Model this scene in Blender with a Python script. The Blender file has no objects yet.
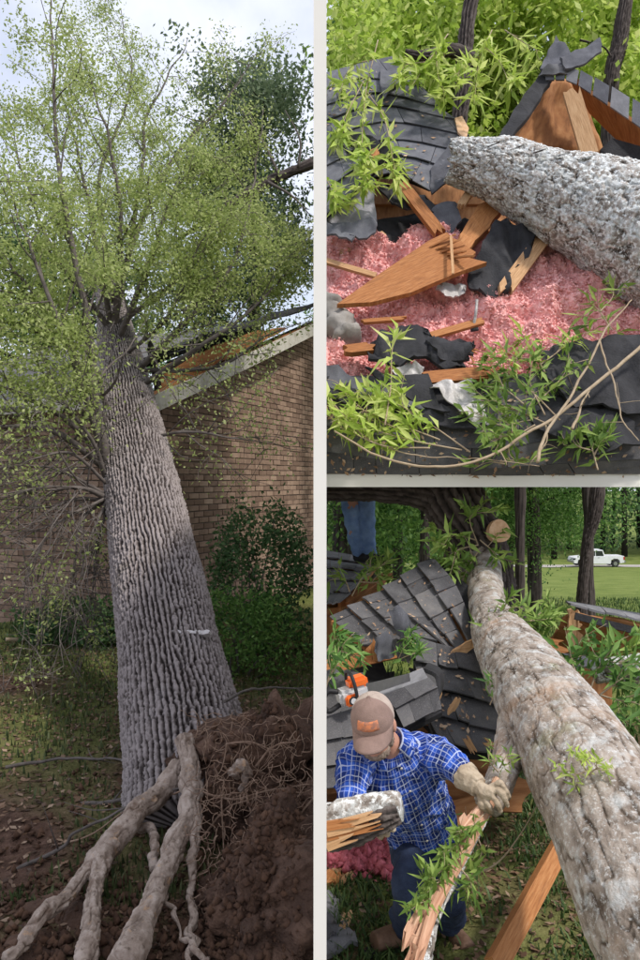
import bpy, bmesh, math, random
import numpy as np
from mathutils import Vector, Matrix

random.seed(7)
RNG = np.random.default_rng(11)
SC = bpy.context.scene
COL = SC.collection

# ------------------------------------------------------------------ camera, sky, sun, exposure
H = 1.7            # eye height
F = 750.0          # focal length in pixels of a 640 x 960 picture
cam_d = bpy.data.cameras.new('camera')
cam = bpy.data.objects.new('camera', cam_d)
COL.objects.link(cam)
cam.location = (0, 0, H)
cam.rotation_euler = (math.radians(90), 0, 0)
cam_d.sensor_fit = 'VERTICAL'
cam_d.sensor_height = 24.0
cam_d.lens = 24.0 * F / 960.0
cam_d.clip_start = 0.05
cam_d.clip_end = 2000
SC.camera = cam

SUN_EL = math.radians(52)
SUN_AZ = math.radians(126)          # clockwise from +Y: behind the camera's right shoulder
TO_SUN = Vector((math.sin(SUN_AZ) * math.cos(SUN_EL), math.cos(SUN_AZ) * math.cos(SUN_EL), math.sin(SUN_EL)))

world = bpy.data.worlds.new('World')
SC.world = world
world.use_nodes = True
wn = world.node_tree.nodes
wl = world.node_tree.links
wn.clear()
w_out = wn.new('ShaderNodeOutputWorld')
w_bg = wn.new('ShaderNodeBackground')
w_sky = wn.new('ShaderNodeTexSky')
w_sky.sky_type = 'NISHITA'
w_sky.sun_disc = False
w_sky.sun_elevation = SUN_EL
w_sky.sun_rotation = SUN_AZ
w_sky.dust_density = 2.5
w_tc = wn.new('ShaderNodeTexCoord')
w_no = wn.new('ShaderNodeTexNoise')
w_no.inputs['Scale'].default_value = 3.2
w_no.inputs['Detail'].default_value = 6
w_no.inputs['Roughness'].default_value = 0.55
w_ra = wn.new('ShaderNodeValToRGB')
w_ra.color_ramp.elements[0].position = 0.30
w_ra.color_ramp.elements[0].color = (0.35, 0.35, 0.35, 1)
w_ra.color_ramp.elements[1].position = 0.60
w_ra.color_ramp.elements[1].color = (1, 1, 1, 1)
w_mx = wn.new('ShaderNodeMix')
w_mx.data_type = 'RGBA'
w_mx.inputs[7].default_value = (5.5, 5.75, 6.6, 1)      # thin bright cloud
wl.new(w_tc.outputs['Generated'], w_no.inputs['Vector'])
wl.new(w_no.outputs['Fac'], w_ra.inputs['Fac'])
wl.new(w_ra.outputs['Color'], w_mx.inputs[0])
wl.new(w_sky.outputs['Color'], w_mx.inputs[6])
wl.new(w_mx.outputs[2], w_bg.inputs['Color'])
w_bg.inputs['Strength'].default_value = 0.14
wl.new(w_bg.outputs['Background'], w_out.inputs['Surface'])

sun_d = bpy.data.lights.new('sun', 'SUN')
sun_d.energy = 2.3
sun_d.angle = math.radians(6)
sun_d.color = (1.0, 0.95, 0.88)
sun = bpy.data.objects.new('sun', sun_d)
COL.objects.link(sun)
sun.rotation_euler = TO_SUN.to_track_quat('Z', 'Y').to_euler()
sun.location = (6, -6, 14)

SC.view_settings.view_transform = 'Standard'
SC.view_settings.look = 'None'
SC.view_settings.exposure = 0.4
SC.view_settings.gamma = 1.0
SC.view_settings.use_curve_mapping = False
SC.render.engine = 'CYCLES'
SC.cycles.max_bounces = 6
SC.cycles.use_denoising = True

# ------------------------------------------------------------------ numeric helpers
def P(px, py, d):
    return np.array(((px - 320.0) / F * d, d, H - (py - 480.0) / F * d))

def dB(py):
    e = (480.0 - py) / F
    return 8.61 / (1.573 - e)

def PB(px, py, off=0.0):
    return P(px, py, dB(py) + off)

def _hash(ix, iy, iz, seed):
    with np.errstate(over='ignore'):
        h = (ix.astype(np.uint32) * np.uint32(374761393) + iy.astype(np.uint32) * np.uint32(668265263)
             + iz.astype(np.uint32) * np.uint32(2147483647) + np.uint32(seed * 974711 + 12345))
        h = (h ^ (h >> np.uint32(13))) * np.uint32(1274126177)
        h = (h ^ (h >> np.uint32(16))) * np.uint32(2246822519)
        h = h ^ (h >> np.uint32(13))
    return h.astype(np.float64) / 4294967295.0

def vnoise(p, seed=0):
    p = np.asarray(p, float)
    i = np.floor(p).astype(np.int64)
    f = p - i
    f = f * f * f * (f * (f * 6 - 15) + 10)
    r = 0
    for a in (0, 1):
        for b in (0, 1):
            for c in (0, 1):
                w = ((f[..., 0] if a else 1 - f[..., 0]) * (f[..., 1] if b else 1 - f[..., 1])
                     * (f[..., 2] if c else 1 - f[..., 2]))
                r = r + w * _hash(i[..., 0] + a, i[..., 1] + b, i[..., 2] + c, seed)
    return r * 2 - 1

def fbm(p, octv=4, seed=0, gain=0.5):
    s = 0
    a = 1.0
    q = np.asarray(p, float)
    for k in range(octv):
        s = s + a * vnoise(q, seed + k)
        q = q * 2.03 + 7.1
        a *= gain
    return s

def worley(p, seed=0):
    p = np.asarray(p, float)
    i = np.floor(p).astype(np.int64)
    f1 = np.full(p.shape[:-1], 9.0)
    f2 = np.full(p.shape[:-1], 9.0)
    cid = np.zeros(p.shape[:-1])
    for a in (-1, 0, 1):
        for b in (-1, 0, 1):
            for c in (-1, 0, 1):
                x, y, z = i[..., 0] + a, i[..., 1] + b, i[..., 2] + c
                dx = x + _hash(x, y, z, seed) - p[..., 0]
                dy = y + _hash(x, y, z, seed + 1) - p[..., 1]
                dz = z + _hash(x, y, z, seed + 2) - p[..., 2]
                d = np.sqrt(dx * dx + dy * dy + dz * dz)
                near = d < f1
                f2 = np.where(near, f1, np.minimum(f2, d))
                cid = np.where(near, _hash(x, y, z, seed + 3), cid)
                f1 = np.where(near, d, f1)
    return f1, f2, cid

def sstep(a, b, x):
    t = np.clip((x - a) / (b - a), 0, 1)
    return t * t * (3 - 2 * t)

def spline(pts, n):
    """Catmull-Rom through rows of pts (any number of columns), n samples."""
    p = np.asarray(pts, float)
    if len(p) == 2:
        t = np.linspace(0, 1, n)[:, None]
        return p[0] * (1 - t) + p[1] * t
    p = np.vstack([2 * p[0] - p[1], p, 2 * p[-1] - p[-2]])
    out = []
    m = len(p) - 3
    for t in np.linspace(0, m - 1e-6, n):
        k = int(t)
        u = t - k
        a, b, c, d = p[k], p[k + 1], p[k + 2], p[k + 3]
        out.append(0.5 * ((2 * b) + (-a + c) * u + (2 * a - 5 * b + 4 * c - d) * u * u + (-a + 3 * b - 3 * c + d) * u ** 3))
    return np.array(out)

def unit(v):
    v = np.asarray(v, float)
    return v / (np.linalg.norm(v, axis=-1, keepdims=True) + 1e-12)

# ------------------------------------------------------------------ object helpers
def wloc(o):
    l = np.zeros(3)
    while o is not None:
        l += np.array(o.location)
        o = o.parent
    return l

def new_mesh(name, V, Fc, m=None, parent=None, attrs=None, uv=None, smooth=False):
    """One mesh object from world-space vertices; Fc is an (n,k) array or a list of faces."""
    V = np.asarray(V, float).reshape(-1, 3)
    if parent is not None:
        V = V - wloc(parent)
    me = bpy.data.meshes.new(name)
    if isinstance(Fc, np.ndarray):
        k = Fc.shape[1]
        me.vertices.add(len(V))
        me.vertices.foreach_set('co', V.astype(np.float32).ravel())
        me.loops.add(Fc.size)
        me.loops.foreach_set('vertex_index', Fc.astype(np.int32).ravel())
        me.polygons.add(len(Fc))
        me.polygons.foreach_set('loop_start', np.arange(0, Fc.size, k, dtype=np.int32))
        me.update(calc_edges=True)
    else:
        me.from_pydata([tuple(v) for v in V], [], [tuple(int(i) for i in f) for f in Fc])
        me.update()
    for an, av in (attrs or {}).items():
        at = me.attributes.new(an, 'FLOAT', 'POINT')
        at.data.foreach_set('value', np.asarray(av, np.float32).ravel())
    if uv is not None:
        lay = me.uv_layers.new(name='UVMap')
        idx = np.zeros(len(me.loops), np.int32)
        me.loops.foreach_get('vertex_index', idx)
        lay.data.foreach_set('uv', np.asarray(uv, np.float32)[idx].ravel())
    if m is not None:
        me.materials.append(m)
    if smooth:
        me.polygons.foreach_set('use_smooth', np.ones(len(me.polygons), bool))
    o = bpy.data.objects.new(name, me)
    COL.objects.link(o)
    if parent is not None:
        o.parent = parent
    return o

def tag(o, label=None, cat=None, group=None, kind=None):
    if label: o['label'] = label
    if cat: o['category'] = cat
    if group: o['group'] = group
    if kind: o['kind'] = kind
    return o

def thing(name, label, cat, loc=(0, 0, 0), group=None):
    o = bpy.data.objects.new(name, None)
    o.empty_display_size = 0.1
    COL.objects.link(o)
    o.location = tuple(float(v) for v in loc)
    return tag(o, label, cat, group)

def grid_faces(nu, nv, wrap=False, off=0):
    """vertex index = j*nu + i ; i wraps when wrap."""
    ii = np.arange(nu if wrap else nu - 1)
    jj = np.arange(nv - 1)
    I, J = np.meshgrid(ii, jj)
    I = I.ravel(); J = J.ravel()
    I2 = (I + 1) % nu
    return np.stack([J * nu + I, J * nu + I2, (J + 1) * nu + I2, (J + 1) * nu + I], 1) + off

def frames(path):
    T = unit(np.gradient(path, axis=0))
    n = np.cross(T[0], (0.3, 0.2, 1.0))
    if np.linalg.norm(n) < 1e-3:
        n = np.cross(T[0], (1, 0, 0))
    n = unit(n)
    N = [n]
    for k in range(1, len(path)):
        n = N[-1] - T[k] * np.dot(N[-1], T[k])
        N.append(unit(n))
    N = np.array(N)
    return T, N, np.cross(T, N)

def tube_arrays(path, rad, nu=8, cap=True):
    """vertices, quads (caps collapse to a point) of a plain tube."""
    path = np.asarray(path, float)
    rad = np.asarray(rad, float)
    T, N, B = frames(path)
    th = np.linspace(0, 2 * np.pi, nu, endpoint=False)
    V = path[:, None, :] + rad[:, None, None] * (np.cos(th)[None, :, None] * N[:, None, :] + np.sin(th)[None, :, None] * B[:, None, :])
    V = V.reshape(-1, 3)
    Fc = grid_faces(nu, len(path), True)
    if cap:
        a = len(V)
        V = np.vstack([V, path[0], path[-1]])
        i = np.arange(nu)
        e = (len(path) - 1) * nu
        c1 = np.stack([np.full(nu, a), (i + 1) % nu, i, i], 1)
        c2 = np.stack([np.full(nu, a + 1), e + i, e + (i + 1) % nu, e + (i + 1) % nu], 1)
        tri1 = c1[:, :3]
        tri2 = c2[:, :3]
        return V, Fc, np.vstack([tri1, tri2])
    return V, Fc, np.zeros((0, 3), int)

class Pile:
    """Collects several shapes that belong to one part."""
    def __init__(s):
        s.V = []; s.F = []; s.A = []; s.n = 0
    def add(s, V, faces, a=0.0):
        V = np.asarray(V, float).reshape(-1, 3)
        for f in faces:
            s.F.append(tuple(int(i) + s.n for i in f))
        s.V.append(V)
        s.A.append(np.full(len(V), a) if np.isscalar(a) else np.asarray(a))
        s.n += len(V)
    def tube(s, path, rad, nu=6, a=0.0):
        V, q, t = tube_arrays(path, rad, nu)
        s.add(V, list(q) + list(t), a)
    def build(s, name, m, parent=None, smooth=False):
        return new_mesh(name, np.vstack(s.V), s.F, m, parent, {'rnd': np.concatenate(s.A)}, smooth=smooth)

def bark_tube(name, pts, m, parent=None, nu=120, nv=200, amp=0.02, cw=0.06, cl=0.2, seed=0, style='furrow', lump=0.02,
              ends=(True, True), end_jag=0.0):
    """pts: rows (x, y, z, r). A trunk or log with real bark relief; stores the relief in 'h'."""
    s = spline(pts, nv)
    path, rad = s[:, :3], s[:, 3]
    T, N, B = frames(path)
    L = np.concatenate([[0], np.cumsum(np.linalg.norm(np.diff(path, axis=0), axis=1))])
    th = np.linspace(0, 2 * np.pi, nu, endpoint=False)
    R0 = rad.mean()
    cx = np.cos(th)[None, :] * R0 + 0 * L[:, None]
    cy = np.sin(th)[None, :] * R0 + 0 * L[:, None]
    cz = L[:, None] + 0 * th[None, :]
    q = np.stack([cx, cy, cz], -1)
    wob = np.stack([fbm(q * 5 / 1.0, 2, seed + 31), fbm(q * 5, 2, seed + 41), fbm(q * 3, 2, seed + 51)], -1)
    qq = q + wob * np.array([cw * 0.6, cw * 0.6, cl * 0.35])
    f1, f2, cid = worley(qq / np.array([cw, cw, cl]), seed)
    fine = fbm(q / (cw * 0.35) * np.array([1, 1, 0.5]), 3, seed + 5)
    big_ = fbm(q * 7.0, 2, seed + 19)
    if style == 'furrow':
        cnt = max(8, round(2 * math.pi * R0 / (cw * 1.1)))
        ph = cnt * th[None, :] + 1.7 * fbm(q / np.array([cw * 2.6, cw * 2.6, cl * 1.7]), 4, seed + 61, 0.65)
        ph2 = cnt * th[None, :] + 2.5 * fbm(q / np.array([cw * 1.8, cw * 1.8, cl * 1.2]) + 9, 4, seed + 66, 0.65)
        ra_ = sstep(0.14, 0.92, np.abs(np.sin(ph / 2)))
        rb_ = sstep(0.14, 0.92, np.abs(np.sin(ph2 / 2)))
        sel = sstep(-0.15, 0.15, vnoise(q / np.array([cw * 3, cw * 3, cl * 1.0]) + 2, seed + 67))
        rid = ra_ * sel + rb_ * (1 - sel)
        ck = sstep(0.0, 0.16, np.abs(vnoise(qq / np.array([cw * 0.9, cw * 0.9, cl * 0.42]) + 5, seed + 63)))
        rough_ = fbm(q / (cw * 0.5) * np.array([1, 1, 0.7]), 4, seed + 68, 0.65)
        h = rid * (0.70 + 0.30 * ck) * (1 + 0.15 * big_) + 0.30 * rough_
    else:
        fl = fbm(qq / np.array([cw * 1.6, cw * 1.6, cl * 1.3]), 5, seed + 64, 0.62)
        ck = np.abs(vnoise(qq / np.array([cw * 2.2, cw * 2.2, cl * 2.4]) + 3, seed + 65))
        h = 0.5 + 0.38 * fl - 0.55 * sstep(0.10, 0.0, ck) + 0.1 * (cid - 0.5)
    big = fbm(q * 2.2, 2, seed + 9)
    r = rad[:, None] * (1 + 0.0 * th[None, :]) + amp * (h - 0.6) + lump * big
    V = path[:, None, :] + r[..., None] * (np.cos(th)[None, :, None] * N[:, None, :] + np.sin(th)[None, :, None] * B[:, None, :])
    if end_jag:
        j0 = fbm(np.stack([np.cos(th) * 3, np.sin(th) * 3, 0 * th], -1), 3, seed + 77) * end_jag
        w0 = np.clip(1 - L / (end_jag * 3), 0, 1)
        w1 = np.clip(1 - (L[-1] - L) / (end_jag * 3), 0, 1)
        V = V + (w0[:, None] * j0[None, :])[..., None] * T[:, None, :] + (w1[:, None] * np.roll(j0, 7)[None, :])[..., None] * T[:, None, :]
    V = V.reshape(-1, 3)
    hh = h.reshape(-1)
    faces = list(grid_faces(nu, nv, True))
    i = np.arange(nu)
    ex = []
    uvs = np.stack([(th[None, :] * R0 + 0 * L[:, None]).ravel(), cz.ravel()], 1)
    if ends[0]:
        V = np.vstack([V, path[0] + T[0] * 0.01]); hh = np.append(hh, 0.5); uvs = np.vstack([uvs, [0, 0]])
        k = len(V) - 1
        faces += [(k, (a + 1) % nu, a) for a in i]
    if ends[1]:
        V = np.vstack([V, path[-1]]); hh = np.append(hh, 0.5); uvs = np.vstack([uvs, [0, L[-1]]])
        k = len(V) - 1
        e = (nv - 1) * nu
        faces += [(k, e + a, e + (a + 1) % nu) for a in i]
    return new_mesh(name, V, faces, m, parent, {'h': hh}, uv=uvs, smooth=True)

def slab_grid(G, th, nrm=None):
    """G: (nj, ni, 3) grid of points on the upper face -> closed slab; returns V, faces, uv."""
    G = np.asarray(G, float)
    nj, ni = G.shape[:2]
    if nrm is None:
        du = np.gradient(G, axis=1); dv = np.gradient(G, axis=0)
        nrm = unit(np.cross(du, dv))
        # look towards the camera
        c = G.mean((0, 1)) - np.array((0, 0, H))
        if np.dot(nrm.mean((0, 1)), c) > 0:
            nrm = -nrm
    top = G.reshape(-1, 3)
    bot = (G - nrm * th).reshape(-1, 3)
    n = ni * nj
    f = []
    flip = np.dot(unit(np.cross(G[0, 1] - G[0, 0], G[1, 0] - G[0, 0])), np.broadcast_to(nrm, G.shape)[0, 0]) < 0
    q = grid_faces(ni, nj)
    for a in q:
        f.append(tuple(a[::-1]) if flip else tuple(a))
        b = a + n
        f.append(tuple(b) if flip else tuple(b[::-1]))
    ring = [i for i in range(ni)] + [j * ni + ni - 1 for j in range(1, nj)] + [(nj - 1) * ni + i for i in range(ni - 2, -1, -1)] + [j * ni for j in range(nj - 2, 0, -1)]
    for k in range(len(ring)):
        a, b = ring[k], ring[(k + 1) % len(ring)]
        f.append((a, a + n, b + n, b) if not flip else (b, b + n, a + n, a))
    lu = np.linalg.norm(G[0, -1] - G[0, 0]); lv = np.linalg.norm(G[-1, 0] - G[0, 0])
    U, W = np.meshgrid(np.linspace(0, lu, ni), np.linspace(0, lv, nj))
    uv = np.stack([U.ravel(), W.ravel()], 1)
    return np.vstack([top, bot]), f, np.vstack([uv, uv + 0.37])

def sheet(name, G, th, m, parent=None, smooth=False):
    V, f, uv = slab_grid(G, th)
    return new_mesh(name, V, f, m, parent, uv=uv, smooth=smooth)

def bil(c, ni, nj, bend=None, seed=0, rough=0.0):
    """Bilinear grid from four corner points (tl, tr, br, bl)."""
    tl, tr, br, bl = [np.asarray(x, float) for x in c]
    u = np.linspace(0, 1, ni)[None, :, None]
    v = np.linspace(0, 1, nj)[:, None, None]
    G = (tl * (1 - u) + tr * u) * (1 - v) + (bl * (1 - u) + br * u) * v
    if bend is not None:
        G = G + np.asarray(bend)[None, None, :] * (np.sin(np.pi * u) * np.sin(np.pi * np.clip(v, 0, 1) * 0.5 + 0.0 * v))
    if rough:
        G = G + rough * np.stack([fbm(G * 4.1, 3, seed), fbm(G * 4.1 + 9, 3, seed + 3), fbm(G * 4.1 + 21, 3, seed + 6)], -1)
    return G

def jag(pts, n=5, amp=0.02, seed=0, closed=True):
    """Roughen an outline: n extra points per edge, displaced at random."""
    r = np.random.default_rng(seed)
    pts = [np.asarray(p, float) for p in pts]
    out = []
    m = len(pts)
    for k in range(m):
        a, b = pts[k], pts[(k + 1) % m]
        out.append(a)
        for t in (np.arange(1, n + 1) + r.uniform(-0.3, 0.3, n)) / (n + 1):
            out.append(a * (1 - t) + b * t + r.normal(0, amp, 3))
    return out

def poly_slab(name, pts, th, m, parent=None, wav=0.0, seed=0):
    """A flat or warped sheet with a free outline and real thickness."""
    pts = np.array(pts, float)
    c = pts.mean(0)
    n = np.zeros(3)
    for k in range(len(pts)):
        n += np.cross(pts[k] - c, pts[(k + 1) % len(pts)] - c)
    n = unit(n)
    if np.dot(n, c - np.array((0, 0, H))) > 0:
        n = -n
        pts = pts[::-1]
    bm = bmesh.new()
    top = [bm.verts.new(p) for p in pts]
    f = bm.faces.new(top)
    bmesh.ops.triangulate(bm, faces=[f])
    bmesh.ops.subdivide_edges(bm, edges=[e for e in bm.edges if not e.is_boundary], cuts=3, use_grid_fill=True)
    bmesh.ops.triangulate(bm, faces=bm.faces[:])
    bm.verts.ensure_lookup_table()
    V = np.array([v.co[:] for v in bm.verts])
    FF = [tuple(v.index for v in fc.verts) for fc in bm.faces]
    bm.verts.index_update()
    FF = [tuple(v.index for v in fc.verts) for fc in bm.faces]
    B = [(e.verts[0].index, e.verts[1].index) for e in bm.edges if e.is_boundary]
    own = {}
    for fc in bm.faces:
        vs = [v.index for v in fc.verts]
        for k in range(len(vs)):
            own[(vs[k], vs[(k + 1) % len(vs)])] = 1
    bm.free()
    if wav:
        V = V + n * (fbm(V * 5.3, 3, seed) * wav)[:, None]
    N = len(V)
    V2 = np.vstack([V, V - n * th, V, V - n * th])
    faces = list(FF) + [tuple(i + N for i in fc[::-1]) for fc in FF]
    for a, b in B:
        if (a, b) not in own:
            a, b = b, a
        faces.append((b + 2 * N, a + 2 * N, a + 3 * N, b + 3 * N))
    used = np.zeros(4 * N, bool)
    for fc in faces:
        for i in fc: used[i] = True
    remap = np.cumsum(used) - 1
    faces = [tuple(int(remap[i]) for i in fc) for fc in faces]
    V2 = V2[used]
    dd = pts - c
    ax = unit(dd[np.argmax((dd ** 2).sum(1))]); ay = np.cross(n, ax)
    uv = np.stack([(V2 - c) @ ay, (V2 - c) @ ax], 1)
    return new_mesh(name, V2, faces, m, parent, uv=uv, smooth=bool(wav))

def plank(name, p0, p1, w, t, m, parent=None, up=(0, 0, 1), splint=(0.0, 0.0), strips=5, segs=6, seed=0, bow=0.0):
    """Sawn timber from p0 to p1 with broken, splintery ends where asked."""
    r = np.random.default_rng(seed)
    p0 = np.asarray(p0, float); p1 = np.asarray(p1, float)
    ax = unit(p1 - p0)
    sd = unit(np.cross(ax, up))
    nn = np.cross(sd, ax)
    G = np.zeros((strips + 1, segs + 1, 3))
    j0 = r.uniform(-1, 1, strips + 1) * splint[0]
    j1 = r.uniform(-1, 1, strips + 1) * splint[1]
    for i in range(strips + 1):
        for j in range(segs + 1):
            u = j / segs
            a = p0 * (1 - u) + p1 * u
            k = j0[i] * max(0, 1 - u * 2.5) + j1[i] * max(0, 1 - (1 - u) * 2.5)
            G[i, j] = a + sd * w * (i / strips - 0.5) + ax * k + nn * (t / 2 + bow * math.sin(math.pi * u))
    V, f, uv = slab_grid(G, t, np.broadcast_to(nn, G.shape))
    uv = uv[:, [1, 0]]
    o = new_mesh(name, V, f, m, parent, uv=uv)
    return o

SURF = {}
def shingles(parent, lines, n, m, th=0.012, lift=0.014, jit=0.25, over=0.12, miss=(), name='shingle', seed=0, gap=0.002):
    """Overlapping courses between successive lines (each a list of 3-D points, top line first). Each shingle is an object."""
    r = np.random.default_rng(seed)
    L = [spline(np.array(l), 41) if len(l) > 1 else None for l in lines]
    def at(l, t):
        x = np.clip(t, 0, 1) * 40
        k = min(int(x), 39)
        return l[k] * (1 - (x - k)) + l[k + 1] * (x - k)
    out = []
    for k in range(len(L) - 1):
        ts = np.linspace(0, 1, n + 1) + (0.5 / n if k % 2 else 0)
        ts = ts + r.uniform(-jit, jit, len(ts)) / n * 0.5
        if k % 2:
            ts = np.concatenate([[0], ts[:-1], [1]])
        else:
            ts[0], ts[-1] = 0, 1
        for i in range(len(ts) - 1):
            if (k, i) in miss:
                continue
            a, b = ts[i] + gap, ts[i + 1] - gap
            if b - a < 0.02:
                continue
            ov = over
            q = [[None] * 3 for _ in range(3)]
            dl = r.uniform(-0.03, 0.03)
            for v in range(3):
                for u in range(3):
                    tt = a + (b - a) * u / 2
                    w = -ov + (1 + ov + dl) * v / 2
                    q[v][u] = at(L[k], tt) * (1 - w) + at(L[k + 1], tt) * w
            G = np.array(q)
            du = G[:, 2] - G[:, 0]; dv = G[2] - G[0]
            nn = unit(np.cross(du.mean(0), dv.mean(0)))
            if np.dot(nn, G.mean((0, 1)) - np.array((0, 0, H))) > 0:
                nn = -nn
            lf = np.array([0.0, 0.5, 1.0]) * lift * r.uniform(0.8, 1.5) + th
            G = G + nn * lf[:, None, None]
            G[2] += nn * r.uniform(-0.2, 0.5, 3)[:, None] * lift
            V, f, uv = slab_grid(G, th, np.broadcast_to(nn, G.shape))
            SURF.setdefault(parent.name, []).append((G, nn))
            o = new_mesh(name, V, f, m, parent, uv=uv)
            out.append(o)
    return out

def leaf_arrays(pos, dirs, length, width, fold=0.3, seed=0, droop=0.55):
    """Folded lance leaves: 5 vertices, 4 triangles each."""
    r = np.random.default_rng(seed)
    n = len(pos)
    d = unit(dirs)
    up = r.normal(0, 0.6, (n, 3)) + np.array((0, -0.5, 0.8))
    s = unit(np.cross(d, up))
    nn = np.cross(s, d)
    L = (length * r.uniform(0.4, 1.35, n))[:, None]
    W = (width * r.uniform(0.75, 1.2, n))[:, None]
    b = pos
    mid = pos + d * L * 0.5
    tip = pos + d * L - nn * L * droop * r.uniform(0, 1.0, (n, 1)) + s * L * r.normal(0, 0.12, (n, 1))
    l_ = mid + s * W * 0.5 - d * L * 0.08
    r_ = mid - s * W * 0.5 - d * L * 0.08
    mm = mid - nn * W * fold
    V = np.stack([b, l_, mm, r_, tip], 1).reshape(-1, 3)
    o = (np.arange(n) * 5)[:, None]
    Fc = np.concatenate([o + np.array([[0, 2, 1]]), o + np.array([[1, 2, 4]]), o + np.array([[0, 3, 2]]), o + np.array([[2, 3, 4]])], 0)
    rnd = np.repeat(r.uniform(0, 1, n), 5)
    return V, Fc, rnd

def quad_leaves(pos, size, seed=0, flat=0.0):
    r = np.random.default_rng(seed)
    n = len(pos)
    d = unit(r.normal(0, 1, (n, 3)) + np.array((0, 0, -0.3)))
    t = unit(np.cross(d, r.normal(0, 1, (n, 3)) + np.array((0, 0, flat * 4))))
    L = (size * r.uniform(0.6, 1.3, n))[:, None]
    V = np.stack([pos, pos + d * L * 0.5 + t * L * 0.26, pos + d * L, pos + d * L * 0.5 - t * L * 0.26], 1).reshape(-1, 3)
    Fc = np.arange(n * 4).reshape(-1, 4)
    return V, Fc, np.repeat(r.uniform(0, 1, n), 4)

# ------------------------------------------------------------------ materials
def _ramp(nt, stops):
    r = nt.nodes.new('ShaderNodeValToRGB')
    e = r.color_ramp.elements
    while len(e) < len(stops):
        e.new(0.5)
    for k, (p, c) in enumerate(stops):
        e[k].position = p
        e[k].color = (*c, 1) if len(c) == 3 else c
    return r

def mat(name, stops, scale=8, rough=0.8, bump=0.15, coord='Object', stretch=(1, 1, 1), detail=6, spots=None, spec=0.3,
        fine=None, attr=None, attr_mix=0.5, metal=0.0, obj_var=0.0, bdist=0.01):
    """Principled surface; colour from noise, optional second spotted colour, optional per-object tone."""
    m = bpy.data.materials.new(name)
    m.use_nodes = True
    nt = m.node_tree
    N = nt.nodes; Lk = nt.links
    b = N['Principled BSDF']
    b.inputs['Roughness'].default_value = rough
    b.inputs['Specular IOR Level'].default_value = spec
    b.inputs['Metallic'].default_value = metal
    tc = N.new('ShaderNodeTexCoord')
    mp = N.new('ShaderNodeMapping')
    mp.inputs['Scale'].default_value = stretch
    Lk.new(tc.outputs[coord], mp.inputs['Vector'])
    no = N.new('ShaderNodeTexNoise')
    no.inputs['Scale'].default_value = scale
    no.inputs['Detail'].default_value = detail
    no.inputs['Roughness'].default_value = 0.62
    Lk.new(mp.outputs['Vector'], no.inputs['Vector'])
    fac = no.outputs['Fac']
    if attr:
        at = N.new('ShaderNodeAttribute'); at.attribute_name = attr
        mx = N.new('ShaderNodeMix'); mx.data_type = 'FLOAT'
        mx.inputs[0].default_value = attr_mix
        Lk.new(fac, mx.inputs[2]); Lk.new(at.outputs['Fac'], mx.inputs[3])
        fac = mx.outputs[0]
    if obj_var:
        oi = N.new('ShaderNodeObjectInfo')
        ma = N.new('ShaderNodeMath'); ma.operation = 'MULTIPLY_ADD'
        ma.inputs[1].default_value = obj_var; ma.inputs[2].default_value = -obj_var / 2
        Lk.new(oi.outputs['Random'], ma.inputs[0])
        ad = N.new('ShaderNodeMath'); ad.operation = 'ADD'
        Lk.new(fac, ad.inputs[0]); Lk.new(ma.outputs[0], ad.inputs[1])
        fac = ad.outputs[0]
    r = _ramp(nt, stops)
    Lk.new(fac, r.inputs['Fac'])
    colr = r.outputs['Color']
    if spots:
        for (sc, lo, hi, c, st) in spots:
            n2 = N.new('ShaderNodeTexNoise')
            n2.inputs['Scale'].default_value = sc
            n2.inputs['Detail'].default_value = 5
            n2.inputs['Roughness'].default_value = 0.7
            Lk.new(mp.outputs['Vector'], n2.inputs['Vector'])
            rr = _ramp(nt, [(lo, (0, 0, 0)), (hi, (st, st, st))])
            Lk.new(n2.outputs['Fac'], rr.inputs['Fac'])
            mx = N.new('ShaderNodeMix'); mx.data_type = 'RGBA'
            mx.inputs[7].default_value = (*c, 1)
            Lk.new(rr.outputs['Color'], mx.inputs[0])
            Lk.new(colr, mx.inputs[6])
            colr = mx.outputs[2]
    Lk.new(colr, b.inputs['Base Color'])
    if bump:
        bp = N.new('ShaderNodeBump')
        bp.inputs['Strength'].default_value = bump
        bp.inputs['Distance'].default_value = bdist
        nb = N.new('ShaderNodeTexNoise')
        nb.inputs['Scale'].default_value = fine or scale * 4
        nb.inputs['Detail'].default_value = 4
        Lk.new(mp.outputs['Vector'], nb.inputs['Vector'])
        Lk.new(nb.outputs['Fac'], bp.inputs['Height'])
        Lk.new(bp.outputs['Normal'], b.inputs['Normal'])
    return m

def leaf_mat(name, stops, trans=0.35, tcol=None, rough=0.55):
    m = bpy.data.materials.new(name)
    m.use_nodes = True
    nt = m.node_tree; N = nt.nodes; Lk = nt.links
    b = N['Principled BSDF']
    b.inputs['Roughness'].default_value = rough
    b.inputs['Specular IOR Level'].default_value = 0.3
    at = N.new('ShaderNodeAttribute'); at.attribute_name = 'rnd'
    r = _ramp(nt, stops)
    Lk.new(at.outputs['Fac'], r.inputs['Fac'])
    Lk.new(r.outputs['Color'], b.inputs['Base Color'])
    t = N.new('ShaderNodeBsdfTranslucent')
    Lk.new(r.outputs['Color'], t.inputs['Color'])
    mx = N.new('ShaderNodeMixShader')
    mx.inputs[0].default_value = trans
    Lk.new(b.outputs[0], mx.inputs[1]); Lk.new(t.outputs[0], mx.inputs[2])
    Lk.new(mx.outputs[0], N['Material Output'].inputs['Surface'])
    return m

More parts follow.
